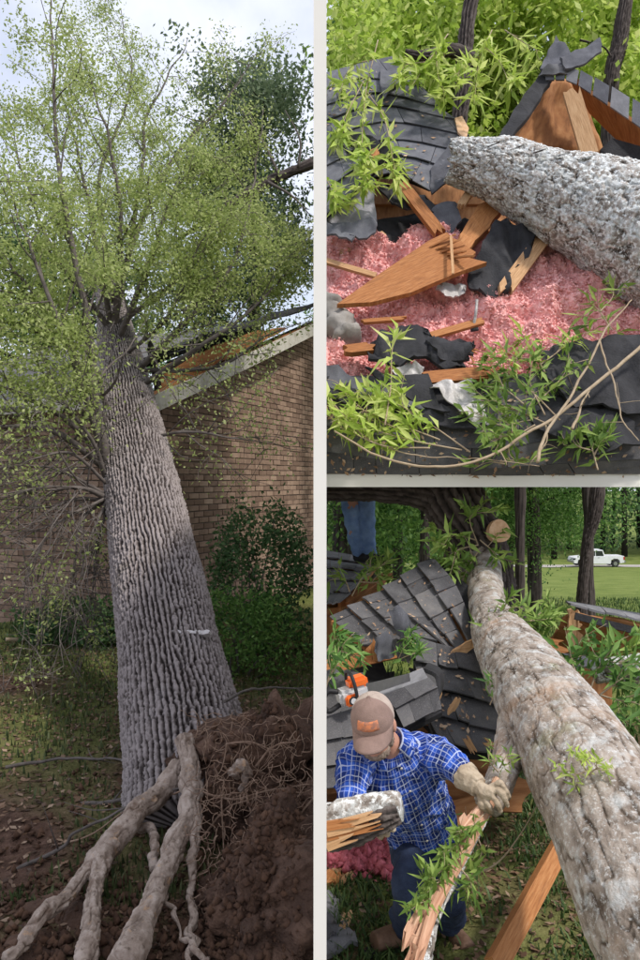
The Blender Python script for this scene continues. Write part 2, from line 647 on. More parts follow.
M = {}
M['cream'] = mat('cream_plaster', [(0.3, (0.86, 0.835, 0.775)), (0.7, (0.88, 0.86, 0.80))], 3, 0.85, 0.05)
M['bark'] = mat('grey_furrowed_bark', [(0.24, (0.026, 0.019, 0.017)), (0.46, (0.10, 0.081, 0.074)), (0.82, (0.31, 0.268, 0.258))], 22, 0.95, 0.7,
                stretch=(1, 1, 1), attr='h', attr_mix=0.66, spots=[(4, 0.55, 0.75, (0.36, 0.33, 0.33), 0.45), (2.2, 0.58, 0.70, (0.14, 0.115, 0.085), 0.5)], fine=120)
M['lichen'] = mat('lichen_bark', [(0.22, (0.06, 0.047, 0.038)), (0.48, (0.26, 0.225, 0.195)), (0.75, (0.47, 0.435, 0.405))], 9, 0.95, 0.5, attr='h', attr_mix=0.55,
                  spots=[(11, 0.47, 0.58, (0.56, 0.59, 0.59), 0.75), (34, 0.50, 0.57, (0.76, 0.79, 0.79), 0.9), (5, 0.60, 0.72, (0.34, 0.31, 0.16), 0.45)], fine=110)
M['lichen_warm'] = mat('weathered_log_bark', [(0.24, (0.085, 0.062, 0.045)), (0.48, (0.29, 0.24, 0.20)), (0.8, (0.50, 0.445, 0.395))], 8, 0.9, 0.5, attr='h', attr_mix=0.4,
                       spots=[(12, 0.51, 0.64, (0.56, 0.58, 0.58), 0.65), (60, 0.55, 0.65, (0.68, 0.69, 0.68), 0.6), (2.1, 0.57, 0.72, (0.42, 0.24, 0.13), 0.5), (3.3, 0.6, 0.75, (0.30, 0.33, 0.14), 0.35)], fine=120)
M['dark_bark'] = mat('dark_brown_bark', [(0.2, (0.02, 0.017, 0.015)), (0.6, (0.07, 0.055, 0.05)), (0.9, (0.13, 0.11, 0.10))], 12, 0.9, 0.6, attr='h', attr_mix=0.5, fine=80)  # one very dark brown bark for all the dark trunks and limbs
M['twig'] = mat('grey_twig_bark', [(0.3, (0.075, 0.062, 0.055)), (0.7, (0.18, 0.155, 0.14))], 14, 0.9, 0.3, fine=60)
M['twig_pale'] = mat('dry_pale_twig', [(0.3, (0.30, 0.22, 0.14)), (0.7, (0.45, 0.36, 0.25))], 14, 0.85, 0.3, fine=60)
M['root'] = mat('pale_root_bark', [(0.2, (0.13, 0.09, 0.065)), (0.5, (0.34, 0.265, 0.215)), (0.8, (0.52, 0.43, 0.37))], 18, 0.9, 0.5, attr='h', attr_mix=0.35,
                spots=[(16, 0.60, 0.68, (0.50, 0.30, 0.16), 0.6), (6, 0.54, 0.64, (0.15, 0.095, 0.065), 0.75), (40, 0.58, 0.66, (0.10, 0.07, 0.05), 0.7)], fine=110)
M['rootlet'] = mat('thin_root_skin', [(0.3, (0.20, 0.12, 0.08)), (0.7, (0.36, 0.25, 0.18))], 20, 0.9, 0.2)
M['soil'] = mat('red_brown_soil', [(0.25, (0.038, 0.022, 0.016)), (0.5, (0.10, 0.058, 0.040)), (0.8, (0.19, 0.112, 0.076))], 7, 1.0, 0.9, fine=45, bdist=0.02,
                spots=[(3, 0.60, 0.72, (0.22, 0.11, 0.06), 0.5)])
M['cut_wood'] = mat('fresh_cut_wood', [(0.3, (0.62, 0.36, 0.20)), (0.7, (0.80, 0.55, 0.36))], 30, 0.8, 0.2)
M['orange_wood'] = mat('orange_pine_timber', [(0.25, (0.20, 0.072, 0.024)), (0.5, (0.37, 0.148, 0.048)), (0.75, (0.50, 0.235, 0.092))], 7, 0.75, 0.25, coord='UV', stretch=(14, 1.2, 1),
                       spots=[(2.5, 0.55, 0.72, (0.15, 0.06, 0.028), 0.75), (9, 0.6, 0.7, (0.52, 0.33, 0.18), 0.5)], fine=14, obj_var=0.25)
M['tan_wood'] = mat('tan_split_wood', [(0.25, (0.34, 0.18, 0.08)), (0.5, (0.55, 0.33, 0.17)), (0.75, (0.68, 0.46, 0.27))], 7, 0.8, 0.3, coord='UV', stretch=(16, 1.2, 1), fine=14, obj_var=0.2)
M['plywood'] = mat('stained_plywood', [(0.25, (0.20, 0.08, 0.03)), (0.5, (0.36, 0.16, 0.06)), (0.75, (0.48, 0.25, 0.11))], 4, 0.8, 0.2, coord='UV', stretch=(6, 1, 1),
                   spots=[(2.2, 0.55, 0.72, (0.11, 0.045, 0.02), 0.7)], fine=20)
M['shingle'] = mat('charcoal_shingle', [(0.25, (0.075, 0.076, 0.088)), (0.55, (0.125, 0.128, 0.146)), (0.85, (0.19, 0.193, 0.212))], 9, 0.95, 0.6, coord='UV',
                   spots=[(160, 0.56, 0.66, (0.24, 0.245, 0.26), 0.6), (4, 0.68, 0.76, (0.20, 0.16, 0.12), 0.5)], fine=260, obj_var=0.35, bdist=0.004)
M['shingle_dusty'] = mat('dusty_shingle', [(0.25, (0.055, 0.054, 0.058)), (0.55, (0.115, 0.113, 0.118)), (0.85, (0.20, 0.188, 0.178))], 6, 0.95, 0.6, coord='UV',
                         spots=[(150, 0.56, 0.66, (0.26, 0.25, 0.25), 0.6), (9, 0.60, 0.72, (0.30, 0.20, 0.12), 0.6)], fine=240, obj_var=0.35, bdist=0.004)
M['shingle_light'] = mat('weathered_grey_shingle', [(0.25, (0.14, 0.14, 0.15)), (0.55, (0.22, 0.22, 0.235)), (0.85, (0.31, 0.31, 0.33))], 9, 0.95, 0.6, coord='UV',
                         spots=[(150, 0.56, 0.66, (0.40, 0.40, 0.42), 0.5)], fine=240, obj_var=0.35, bdist=0.004)
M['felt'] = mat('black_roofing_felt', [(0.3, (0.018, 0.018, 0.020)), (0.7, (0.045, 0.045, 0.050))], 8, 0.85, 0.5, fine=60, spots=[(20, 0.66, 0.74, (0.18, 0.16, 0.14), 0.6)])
M['grey_felt'] = mat('pale_grey_underlay', [(0.3, (0.24, 0.235, 0.27)), (0.7, (0.33, 0.32, 0.36))], 6, 0.8, 0.3, fine=40)
M['foil'] = mat('dull_silver_wrap', [(0.3, (0.30, 0.28, 0.26)), (0.7, (0.58, 0.56, 0.55))], 7, 0.45, 0.7, fine=16, spec=0.6, bdist=0.03)
M['duct'] = mat('dusty_grey_wrap', [(0.3, (0.17, 0.155, 0.135)), (0.7, (0.34, 0.315, 0.285))], 6, 0.9, 0.5, fine=26)
M['pink'] = mat('pink_loose_insulation', [(0.2, (0.74, 0.31, 0.29)), (0.5, (0.90, 0.48, 0.455)), (0.8, (0.96, 0.62, 0.59))], 16, 1.0, 0.6, fine=110, bdist=0.012, spec=0.0)
M['brick'] = mat('red_brown_brick', [(0.2, (0.19, 0.122, 0.088)), (0.5, (0.345, 0.235, 0.172)), (0.8, (0.48, 0.355, 0.27))], 9, 0.9, 0.3, obj_var=0.5, attr='rnd', attr_mix=0.35, fine=80)
M['mortar'] = mat('dark_mortar', [(0.3, (0.10, 0.08, 0.065)), (0.7, (0.16, 0.13, 0.105))], 20, 0.95, 0.3)
M['old_white'] = mat('weathered_white_paint', [(0.25, (0.28, 0.25, 0.20)), (0.5, (0.52, 0.49, 0.43)), (0.8, (0.64, 0.62, 0.57))], 6, 0.8, 0.2, fine=50)
M['ground'] = None
M['litter'] = leaf_mat('dead_leaf', [(0.0, (0.05, 0.03, 0.02)), (0.5, (0.15, 0.085, 0.05)), (0.85, (0.26, 0.16, 0.10)), (1.0, (0.38, 0.27, 0.19))], 0.1)
M['clod'] = mat('soil_clod', [(0.3, (0.05, 0.028, 0.02)), (0.7, (0.14, 0.075, 0.045))], 15, 1.0, 0.5)
M['leaf_spring'] = leaf_mat('spring_leaf', [(0.0, (0.10, 0.19, 0.035)), (0.5, (0.22, 0.34, 0.07)), (1.0, (0.38, 0.50, 0.13))], 0.4)
M['leaf_oak'] = leaf_mat('young_oak_leaf', [(0.0, (0.25, 0.33, 0.09)), (0.5, (0.42, 0.50, 0.16)), (1.0, (0.58, 0.63, 0.29))], 0.55)
M['leaf_lime'] = leaf_mat('lime_willow_leaf', [(0.0, (0.28, 0.42, 0.06)), (0.5, (0.50, 0.64, 0.12)), (1.0, (0.70, 0.76, 0.28))], 0.45)
M['leaf_mid'] = leaf_mat('mid_green_leaf', [(0.0, (0.05, 0.13, 0.03)), (0.5, (0.14, 0.28, 0.06)), (1.0, (0.27, 0.43, 0.12))], 0.4)
M['leaf_dark'] = leaf_mat('dark_shrub_leaf', [(0.0, (0.015, 0.045, 0.012)), (0.5, (0.045, 0.11, 0.028)), (1.0, (0.10, 0.20, 0.06))], 0.3)
M['leaf_bgdark'] = leaf_mat('dark_green_leaf', [(0.0, (0.04, 0.085, 0.03)), (0.5, (0.08, 0.16, 0.055)), (1.0, (0.16, 0.26, 0.10))], 0.35)  # one dark green range for the woods, shrub and weeds
M['leaf_haze'] = leaf_mat('grey_green_leaf', [(0.0, (0.09, 0.14, 0.075)), (0.5, (0.16, 0.22, 0.12)), (1.0, (0.26, 0.32, 0.19))], 0.45)  # paled grey-green, distance haze put into the leaf colour
M['grass'] = leaf_mat('grass_blade', [(0.0, (0.022, 0.045, 0.012)), (0.5, (0.055, 0.105, 0.026)), (1.0, (0.13, 0.20, 0.06))], 0.3)  # greens darkened to hold the shade of the near lawn
M['grass_dull'] = leaf_mat('dull_grass_blade', [(0.0, (0.035, 0.05, 0.02)), (0.5, (0.08, 0.115, 0.04)), (1.0, (0.18, 0.20, 0.09))], 0.3)

# ------------------------------------------------------------------ the setting: ground, road, added dividing wall, lintel
def zt(x, y):
    x = np.asarray(x, float); y = np.asarray(y, float)
    q = np.stack([x, y, 0 * x], -1)
    n = 0.02 * fbm(q * 2.1, 4, 3) + 0.008 * fbm(q * 11.0, 3, 8)
    zA = 0.0 + n + 0.05 * fbm(q * 0.6, 2, 5)
    zC = -0.5 - np.clip(y - 4.2, 0, None) * 0.093 + np.clip(y - 90, 0, None) * 0.093 + n + np.clip(y - 20, 0, 60) * 0.004 * fbm(q * 0.08, 2, 6)
    s = sstep(-0.014, 0.014, x)
    s = np.maximum(s, sstep(13.5, 18, y))
    return zA * (1 - s) + zC * s

def make_ground():
    xs = np.concatenate([-np.geomspace(4.2, 400, 34)[::-1], np.arange(-4.1, 4.15, 0.055), np.geomspace(4.25, 400, 34)])
    ys = np.concatenate([-np.geomspace(1.2, 80, 12)[::-1], np.arange(-1, 2, 0.25), np.arange(2, 10, 0.055), np.geomspace(10.1, 700, 90)])
    xs = np.sort(np.concatenate([xs[np.abs(xs) > 0.03], [-0.0145, 0.0145]]))
    X, Y = np.meshgrid(xs, ys)
    Z = zt(X, Y)
    V = np.stack([X, Y, Z], -1).reshape(-1, 3)
    zone = np.where(X > -0.05, 1.0, 0.0)
    zone = np.maximum(zone, sstep(13, 16, Y))
    q = np.stack([X, Y, 0 * X], -1)
    zone = np.where((X > -0.05) & (Y < 12), np.clip(0.45 + 0.4 * fbm(q * 1.7, 3, 15) + 0.5 * sstep(6, 12, Y), 0, 1), zone)  # near lawn side mixed browner, its shade put into the colour
    zone = np.where((X <= -0.05) & (Y < 14), np.clip(0.12 + 0.5 * fbm(q * 1.1, 3, 14) + 0.5 * sstep(5.2, 7.0, Y) - 0.4 * sstep(4.2, 3.0, Y), 0, 0.75), zone)
    m = bpy.data.materials.new('earth_and_grass')
    m.use_nodes = True
    nt = m.node_tree; N = nt.nodes; Lk = nt.links
    b = N['Principled BSDF']; b.inputs['Roughness'].default_value = 1.0; b.inputs['Specular IOR Level'].default_value = 0.1
    tc = N.new('ShaderNodeTexCoord')
    no = N.new('ShaderNodeTexNoise'); no.inputs['Scale'].default_value = 9; no.inputs['Detail'].default_value = 8; no.inputs['Roughness'].default_value = 0.7
    Lk.new(tc.outputs['Object'], no.inputs['Vector'])
    n2 = N.new('ShaderNodeTexNoise'); n2.inputs['Scale'].default_value = 0.9; n2.inputs['Detail'].default_value = 6
    Lk.new(tc.outputs['Object'], n2.inputs['Vector'])
    r1 = _ramp(nt, [(0.25, (0.040, 0.024, 0.017)), (0.5, (0.105, 0.062, 0.045)), (0.75, (0.20, 0.125, 0.092))])
    r2 = _ramp(nt, [(0.25, (0.06, 0.09, 0.024)), (0.5, (0.155, 0.20, 0.05)), (0.8, (0.30, 0.31, 0.11))])
    Lk.new(no.outputs['Fac'], r1.inputs['Fac'])
    mm = N.new('ShaderNodeMix'); mm.data_type = 'FLOAT'; mm.inputs[0].default_value = 0.5
    Lk.new(no.outputs['Fac'], mm.inputs[2]); Lk.new(n2.outputs['Fac'], mm.inputs[3])
    Lk.new(mm.outputs[0], r2.inputs['Fac'])
    at = N.new('ShaderNodeAttribute'); at.attribute_name = 'zone'
    mx = N.new('ShaderNodeMix'); mx.data_type = 'RGBA'
    Lk.new(at.outputs['Fac'], mx.inputs[0]); Lk.new(r1.outputs['Color'], mx.inputs[6]); Lk.new(r2.outputs['Color'], mx.inputs[7])
    Lk.new(mx.outputs[2], b.inputs['Base Color'])
    bp = N.new('ShaderNodeBump'); bp.inputs['Strength'].default_value = 0.8; bp.inputs['Distance'].default_value = 0.03
    n3 = N.new('ShaderNodeTexNoise'); n3.inputs['Scale'].default_value = 40; n3.inputs['Detail'].default_value = 5
    Lk.new(tc.outputs['Object'], n3.inputs['Vector']); Lk.new(n3.outputs['Fac'], bp.inputs['Height']); Lk.new(bp.outputs['Normal'], b.inputs['Normal'])
    g = new_mesh('ground', V, grid_faces(len(xs), len(ys)), m, None, {'zone': zone.ravel()}, smooth=True)
    tag(g, 'bare leaf strewn earth running out into sloping green lawn', 'ground', kind='structure')
make_ground()

def box(name, x0, x1, y0, y1, z0, z1, m, parent=None):
    V = [(x0, y0, z0), (x1, y0, z0), (x1, y1, z0), (x0, y1, z0), (x0, y0, z1), (x1, y0, z1), (x1, y1, z1), (x0, y1, z1)]
    return new_mesh(name, V, [(0, 3, 2, 1), (4, 5, 6, 7), (0, 1, 5, 4), (1, 2, 6, 5), (2, 3, 7, 6), (3, 0, 4, 7)], m, parent)

WALL_T = 13.0 / F * 1.6 / 2  # added divider; its height and length set how much sun the tree site gets
tag(box('added_divider', -WALL_T, WALL_T, 1.6, 8.8, -1.6, 2.9, M['cream']), 'thin added cream dividing wall standing between the uprooted tree and the wrecked roofs', 'wall', kind='structure')

# the sill that carries the upper wreck: a cream lintel, its bearer post and the boarded slope behind it
zb0, zb1 = H - (487 - 480) / F * 5.45, H - (474 - 480) / F * 5.45
tag(box('lintel', WALL_T + 0.002, 2.9, 5.45, 5.62, zb0, zb1, M['cream']), 'long cream beam under the torn shingle roof with pink insulation', 'beam', kind='structure')
tag(box('post', 2.75, 2.9, 5.47, 5.61, -1.4, zb0 - 0.002, M['cream']), 'cream post carrying the end of the cream beam', 'post', kind='structure')

# far road beyond the lawn
yr = np.array([82.0, 88.0])
xr = np.linspace(-60, 120, 60)
V = [(x, y, float(zt(x, y)) + 0.06) for y in yr for x in xr]
M['road'] = mat('pale_gravel_road', [(0.3, (0.36, 0.33, 0.30)), (0.7, (0.48, 0.45, 0.42))], 2, 0.95, 0.2)
tag(new_mesh('road', V, grid_faces(60, 2), M['road']), 'pale road running behind the lawn', 'road', kind='structure')

# ------------------------------------------------------------------ site one: the uprooted tree on the brick house
B0 = P(190, 770, 4.1)
T1 = P(117, 340, 8.6)
def TR(t, r):
    p = B0 + (T1 - B0) * t
    return (*p, r)
tree = thing('uprooted_tree', 'large uprooted tree leaning on the brick house, roots torn from the soil', 'tree', (B0[0], B0[1], 0.0))
bark_tube('trunk', [TR(-0.07, 0.40), TR(0.02, 0.345), TR(0.15, 0.318), TR(0.3, 0.308), TR(0.5, 0.298), TR(0.75, 0.255), TR(1.0, 0.21), TR(1.3, 0.15), TR(1.6, 0.07)],
          M['bark'], tree, nu=420, nv=940, amp=0.023, cw=0.025, cl=0.12, seed=2, lump=0.010)
for (a, b, c) in (((172, 632), (212, 633), 0.010), ((144, 516), (160, 517), 0.018)):
    t = 0.17 if a[1] > 600 else 0.405
    for k in range(3):
        x0 = a[0] + (b[0] - a[0]) * k / 3; x1 = a[0] + (b[0] - a[0]) * (k + 0.8) / 3
        d = 4.52 if a[1] > 600 else 5.62
        q = [P(x0, a[1] - 2 + k % 2, d), P(x1, a[1] - 2, d), P(x1, a[1] + 1.5, d - 0.01), P(x0, a[1] + 2, d - 0.01)]
        poly_slab('bark_scar', jag(q, 3, 0.004, 5 + k), 0.06, mat('bare_scar', [(0.3, (0.5, 0.47, 0.46)), (0.7, (0.66, 0.63, 0.62))], 20) if 'bare_scar' not in bpy.data.materials else bpy.data.materials['bare_scar'], tree)

# roots
def root(pts, seed, n=110, nu=32, amp=0.013, parent=tree):
    rows = spline([(*P(a, b, d), 0.88 * r / F * d) for a, b, d, r in pts], 14)
    rg_ = np.random.default_rng(seed)
    rows[1:, :3] += rg_.normal(0, 0.007, (13, 3)); rows[:, 3] *= rg_.uniform(0.93, 1.09, 14)
    return bark_tube('root', rows, M['root'], parent, nu=nu * 2, nv=n * 2, amp=amp, cw=0.02, cl=0.045, seed=seed, style='flake', lump=0.007)
root([(184, 738, 3.72, 10), (190, 775, 3.52, 12), (190, 810, 3.36, 13), (170, 860, 3.05, 14), (146, 910, 2.72, 16), (122, 968, 2.4, 20)], 21, 140, 36)
root([(180, 768, 3.7, 13), (162, 790, 3.55, 12), (135, 815, 3.4, 11), (108, 848, 3.2, 12), (98, 885, 2.95, 10), (88, 930, 2.66, 11), (84, 970, 2.45, 11)], 22, 140, 32)
root([(112, 842, 3.22, 9), (92, 862, 3.1, 9), (72, 890, 2.92, 7), (45, 918, 2.74, 8), (5, 958, 2.52, 8)], 23, 110, 28)
root([(196, 805, 3.34, 5), (194, 850, 3.14, 5.5), (191, 890, 2.94, 5), (193, 930, 2.7, 6), (188, 965, 2.5, 6)], 24, 100, 18)
root([(138, 828, 3.45, 4), (150, 832, 3.38, 4), (155, 850, 3.25, 3.5), (153, 872, 3.15, 3)], 25, 40, 12)
root([(168, 895, 2.9, 3), (176, 925, 2.7, 3.5), (192, 945, 2.58, 4), (205, 965, 2.48, 4)], 26, 40, 12)
root([(240, 790, 3.35, 4.5), (250, 772, 3.3, 6), (243, 764, 3.28, 7), (232, 770, 3.3, 6), (236, 778, 3.34, 4)], 27, 50, 14)
rr = np.random.default_rng(5)
fine_roots = [
    [(190, 790, 3.5), (230, 800, 3.4), (275, 788, 3.35), (300, 792, 3.3), (312, 790, 3.3)],
    [(200, 840, 3.4), (225, 810, 3.4), (250, 800, 3.35), (262, 795, 3.3)],
    [(245, 790, 3.35), (255, 830, 3.3), (268, 870, 3.2), (280, 915, 3.1)],
    [(225, 745, 3.5), (250, 742, 3.45), (275, 750, 3.4), (285, 735, 3.4)],
    [(225, 740, 3.6), (222, 800, 3.4), (224, 860, 3.3), (220, 880, 3.2)],
    [(315, 795, 3.2), (300, 815, 3.2), (290, 850, 3.15)],
    [(210, 935, 3.0), (220, 925, 3.0), (230, 945, 2.95), (240, 958, 2.9)],
    [(255, 765, 3.35), (275, 745, 3.35), (300, 740, 3.3)],
    [(160, 800, 3.65), (185, 790, 3.5), (215, 795, 3.4), (240, 792, 3.35)],
    [(30, 850, 3.5), (90, 835, 3.5), (140, 800, 3.6), (185, 782, 3.6)]]
for k in range(26):
    x = rr.uniform(205, 308); y = rr.uniform(735, 930)
    d = 3.42 - (y - 735) / 195 * 0.45
    p = [(x, y, d)]
    a = rr.uniform(0, 6.28)
    for s in range(4):
        a += rr.normal(0, 0.7)
        x = min(x + 9 * math.cos(a), 311); y = y + 9 * math.sin(a) + 4
        p.append((x, y, d - 0.03 * s))
    fine_roots.append(p)
for k, p in enumerate(fine_roots):
    s = spline([P(*q) for q in p], 26)
    s = s + 0.006 * np.stack([fbm(s * 9 + k, 2, k), fbm(s * 9 + 5 + k, 2, k), fbm(s * 9 + 11, 2, k)], -1)
    r0 = 0.0055 if k < 10 else rr.uniform(0.0018, 0.0035)
    V, q, t = tube_arrays(s, np.linspace(r0, r0 * 0.35, 26), 7)
    new_mesh('rootlet', V, list(q) + list(t), M['rootlet'], tree, smooth=True)

SOIL = []
# the torn root plate: a lumpy disc of soil, lifted with the trunk
def soil_mass(name, c, ax, seed, m, parent, amp, nu=150, nv=90, xmax=-0.02, fr=4.0):
    th = np.linspace(0, 2 * np.pi, nu, endpoint=False)
    ph = np.linspace(0.02, np.pi - 0.02, nv)
    PH, TH = np.meshgrid(ph, th, indexing='ij')
    D = np.stack([np.sin(PH) * np.cos(TH), np.sin(PH) * np.sin(TH), np.cos(PH)], -1)
    base = D * np.array(ax)
    f1, f2, cid = worley(base * fr * 1.7 + 3, seed)
    g1, g2, cid2 = worley(base * fr * 5 + 3, seed + 4)
    disp = amp * (0.9 * fbm(base * fr, 5, seed, 0.42) + 0.8 * (0.6 - f1) + 0.22 * (0.5 - g1))
    V = np.asarray(c) + base + D * disp[..., None]
    V[..., 0] = np.minimum(V[..., 0], xmax + 0.002 * fbm(base * 30, 2, seed))
    V = V.reshape(-1, 3)
    f = list(grid_faces(nu, nv, True))
    f.append(tuple(range(nu))[::-1]); f.append(tuple((nv - 1) * nu + i for i in range(nu)))
    SOIL.append(V)
    return new_mesh(name, V, f, m, parent, smooth=False)
cc = P(272, 830, 3.72)
soil_mass('root_plate', cc + np.array((0.03, 0.1, -0.06)), (0.47, 0.40, 0.56), 61, M['soil'], tree, 0.17, 260, 150, fr=5.5)
soil_mass('root_plate', np.array((-0.20, 3.0, 0.02)), (0.24, 0.42, 0.30), 62, M['soil'], tree, 0.11, 220, 120, fr=6.0)
soil_mass('soil_shelf', P(250, 738, 3.82), (0.34, 0.22, 0.10), 63, M['soil'], tree, 0.06, 90, 50)
# matted hair roots over the torn face
pile = Pile()
for k in range(420):
    x = rr.uniform(196, 311); y = rr.uniform(712, 945)
    d = 3.42 - max(0, y - 735) / 195 * 0.62 - rr.uniform(0, 0.06)
    a = rr.uniform(0.6, 2.6) if rr.uniform() < 0.7 else rr.uniform(0, 6.28)
    p = [P(x, y, d)]
    for s in range(4):
        a += rr.normal(0, 0.6)
        x = min(x + 5 * math.cos(a), 312); y += 5.5 * math.sin(a)
        p.append(P(x, y, d + rr.normal(0, 0.012)))
    pile.tube(spline(p, 9), np.linspace(0.0022, 0.0009, 9), 4)
ob = pile.build('hair_roots', M['rootlet'], tree, True); ob['kind'] = 'stuff'
# loose soil heaped below the roots
heap = soil_mass('soil_heap', np.array((-0.75, 2.75, -0.16)), (0.85, 0.40, 0.16), 66, M['soil'], None, 0.10, 170, 80)
tag(heap, 'loose red brown soil heaped under the pale roots', 'soil', kind='stuff')

# crown: named limbs, each with its own side twigs; leaves in one crown mesh
limb_px = [
    ([(108, 470, 6.35), (95, 400, 6.2), (88, 330, 6.2), (62, 190, 6.3), (52, 70, 6.6), (50, -20, 6.9)], 7.0),
    ([(108, 468, 6.35), (70, 350, 6.0), (30, 250, 5.9), (2, 170, 6.0)], 5.0),
    ([(106, 455, 6.4), (60, 415, 6.0), (5, 385, 5.8), (-30, 360, 5.7)], 5.0),
    ([(105, 468, 6.3), (55, 432, 5.9), (5, 428, 5.6), (-30, 436, 5.5)], 5.0),
    ([(108, 498, 6.05), (80, 488, 5.8), (40, 490, 5.6), (-10, 496, 5.5)], 4.0),
    ([(106, 500, 6.05), (70, 500, 5.8), (35, 520, 5.6), (5, 560, 5.5)], 3.0),
    ([(106, 500, 6.05), (82, 520, 5.9), (74, 560, 5.8), (70, 600, 5.8)], 3.0),
    ([(114, 350, 8.3), (150, 262, 7.7), (170, 200, 7.6), (205, 150, 7.8)], 4.5),
    ([(113, 335, 8.5), (121, 250, 8.1), (112, 150, 8.0), (80, 50, 8.2)], 5.0),
    ([(116, 325, 8.6), (172, 285, 8.0), (215, 240, 7.8), (262, 190, 7.9)], 4.0),
    ([(122, 385, 7.8), (178, 330, 7.2), (228, 270, 7.2), (250, 195, 7.4), (262, 110, 7.7)], 4.5),
    ([(128, 395, 7.6), (195, 350, 7.0), (262, 300, 7.0), (300, 255, 7.2)], 4.0),
    ([(142, 440, 6.75), (185, 432, 6.5), (240, 438, 6.6), (306, 450, 6.9)], 2.6),
    ([(112, 330, 8.5), (95, 240, 8.0), (78, 150, 8.0), (60, 90, 8.1)], 4.0),
    ([(108, 430, 6.8), (62, 330, 6.3), (18, 275, 6.2), (-20, 240, 6.2)], 4.5),
    ([(114, 325, 8.6), (138, 200, 8.4), (150, 110, 8.5), (190, 40, 8.8)], 4.0),
    ([(110, 330, 8.5), (45, 235, 7.8), (10, 120, 7.8)], 4.0),
    ([(110, 420, 7.0), (85, 350, 6.6), (20, 330, 6.3), (-20, 310, 6.2)], 3.5),
    ([(118, 360, 8.0), (165, 320, 7.3), (190, 262, 7.1), (215, 215, 7.0)], 3.0),
    ([(120, 370, 7.9), (210, 368, 7.2), (262, 340, 7.0), (302, 322, 7.1)], 3.0),
    ([(112, 300, 9.0), (160, 180, 9.2), (225, 100, 9.5), (255, 55, 9.8)], 4.0),
    ([(112, 300, 9.0), (100, 180, 9.2), (130, 90, 9.4), (120, 10, 9.7)], 4.0),
    ([(106, 480, 6.2), (92, 440, 6.0), (60, 395, 5.8), (35, 350, 5.8)], 3.5),
    ([(107, 495, 6.05), (62, 472, 5.8), (25, 466, 5.6), (-10, 472, 5.5)], 2.6),
    ([(107, 500, 6.0), (90, 540, 5.8), (78, 585, 5.7), (58, 620, 5.7)], 2.4),
    ([(106, 498, 6.0), (55, 525, 5.7), (30, 570, 5.6), (18, 612, 5.6)], 2.4),
    ([(108, 485, 6.1), (72, 455, 5.8), (30, 462, 5.6), (0, 480, 5.5)], 2.6),
    ([(107, 502, 6.0), (98, 550, 5.9), (95, 590, 5.8), (100, 625, 5.8)], 2.0),
]
BARE = (4, 5, 6, 23, 24, 25, 26, 27)
tips = []
tr2 = np.random.default_rng(17)
for k, (pp, r0) in enumerate(limb_px):
    rows = spline([(*P(a, b, d), d) for a, b, d in pp], 46)
    path = rows[:, :3].copy()
    path += 0.035 * np.linspace(0, 1, 46)[:, None] * np.stack([fbm(path * 2.6 + k, 3, k), fbm(path * 2.6 + 4, 3, k + 2), fbm(path * 2.6 + 9, 3, k + 4)], -1)
    rad = np.linspace(1, 0.16, 46) ** 1.2 * 0.8 * r0 / F * rows[0, 3]
    pile = Pile()
    pile.tube(path, rad, 8)
    T = unit(np.gradient(path, axis=0))
    ns = 15
    for s in range(ns):
        i = int(6 + (38 * (s + tr2.uniform(0, 1)) / ns))
        i = min(i, 44)
        dirn = unit(T[i] * 0.8 + tr2.normal(0, 0.55, 3) + np.array((0, 0, 0.12 if k not in BARE else -0.35)))
        ln = tr2.uniform(0.35, 1.0)
        cp = [path[i]]
        dd = dirn
        for u in range(4):
            dd = unit(dd + tr2.normal(0, 0.16, 3) + np.array((0, 0, -0.03)))
            cp.append(cp[-1] + dd * ln / 4)
        cs = spline(cp, 10)
        if (cs[:, 0] > -0.06).any():
            continue
        pile.tube(cs, np.linspace(rad[i] * 0.45, 0.0022, 10), 5)
        if k in BARE and tr2.uniform() < 0.85:
            lv = 0
        else:
            lv = 1
        for u in range(5):
            j = tr2.integers(3, 10)
            e = cs[j] + tr2.normal(0, 1, 3) * 0.16
            pile.tube(spline([cs[j], (cs[j] + e) / 2 + tr2.normal(0, 0.02, 3), e], 5), np.linspace(0.003, 0.0012, 5), 4)
            if lv:
                tips.append((e, 0.075)); tips.append((cs[j], 0.065)); tips.append(((e + cs[j]) / 2, 0.06))
    pile.build('limb', M['twig'], tree, True)
tips_p = np.array([t[0] for t in tips])
pos = []
for (e, s) in tips:
    pxl = 320 + e[0] / e[1] * F; pyl = 480 - (e[2] - H) / e[1] * F
    n = 33
    if pyl > 400: n = 9
    elif pyl > 335: n = 18
    elif pyl < 190: n = int(9 + 22 * max(0, pyl) / 190)
    if pyl < 200 and pxl < 150: n = max(n, 25)
    if pyl < 120 and pxl > 150: n = 10
    if pyl > 300 and pxl > 150: n = min(n, 11 if pyl < 350 else 6)
    if 285 < pyl < 500 and abs(pxl - (117 + (pyl - 340) * 0.19)) < 30: n = 1
    pos.append(e + tr2.normal(0, s, (n, 3)))
pos = np.vstack(pos)
pos = pos[pos[:, 0] < -0.05]
V, Fc, rn = quad_leaves(pos, 0.036, 3)
keep = np.repeat((V.reshape(-1, 4, 3)[:, :, 0].max(1) < -0.03), 4)
V = V[keep]; rn = rn[keep]; Fc = np.arange(len(V)).reshape(-1, 4)
crown = new_mesh('crown', V, Fc, M['leaf_oak'], tree, {'rnd': rn})
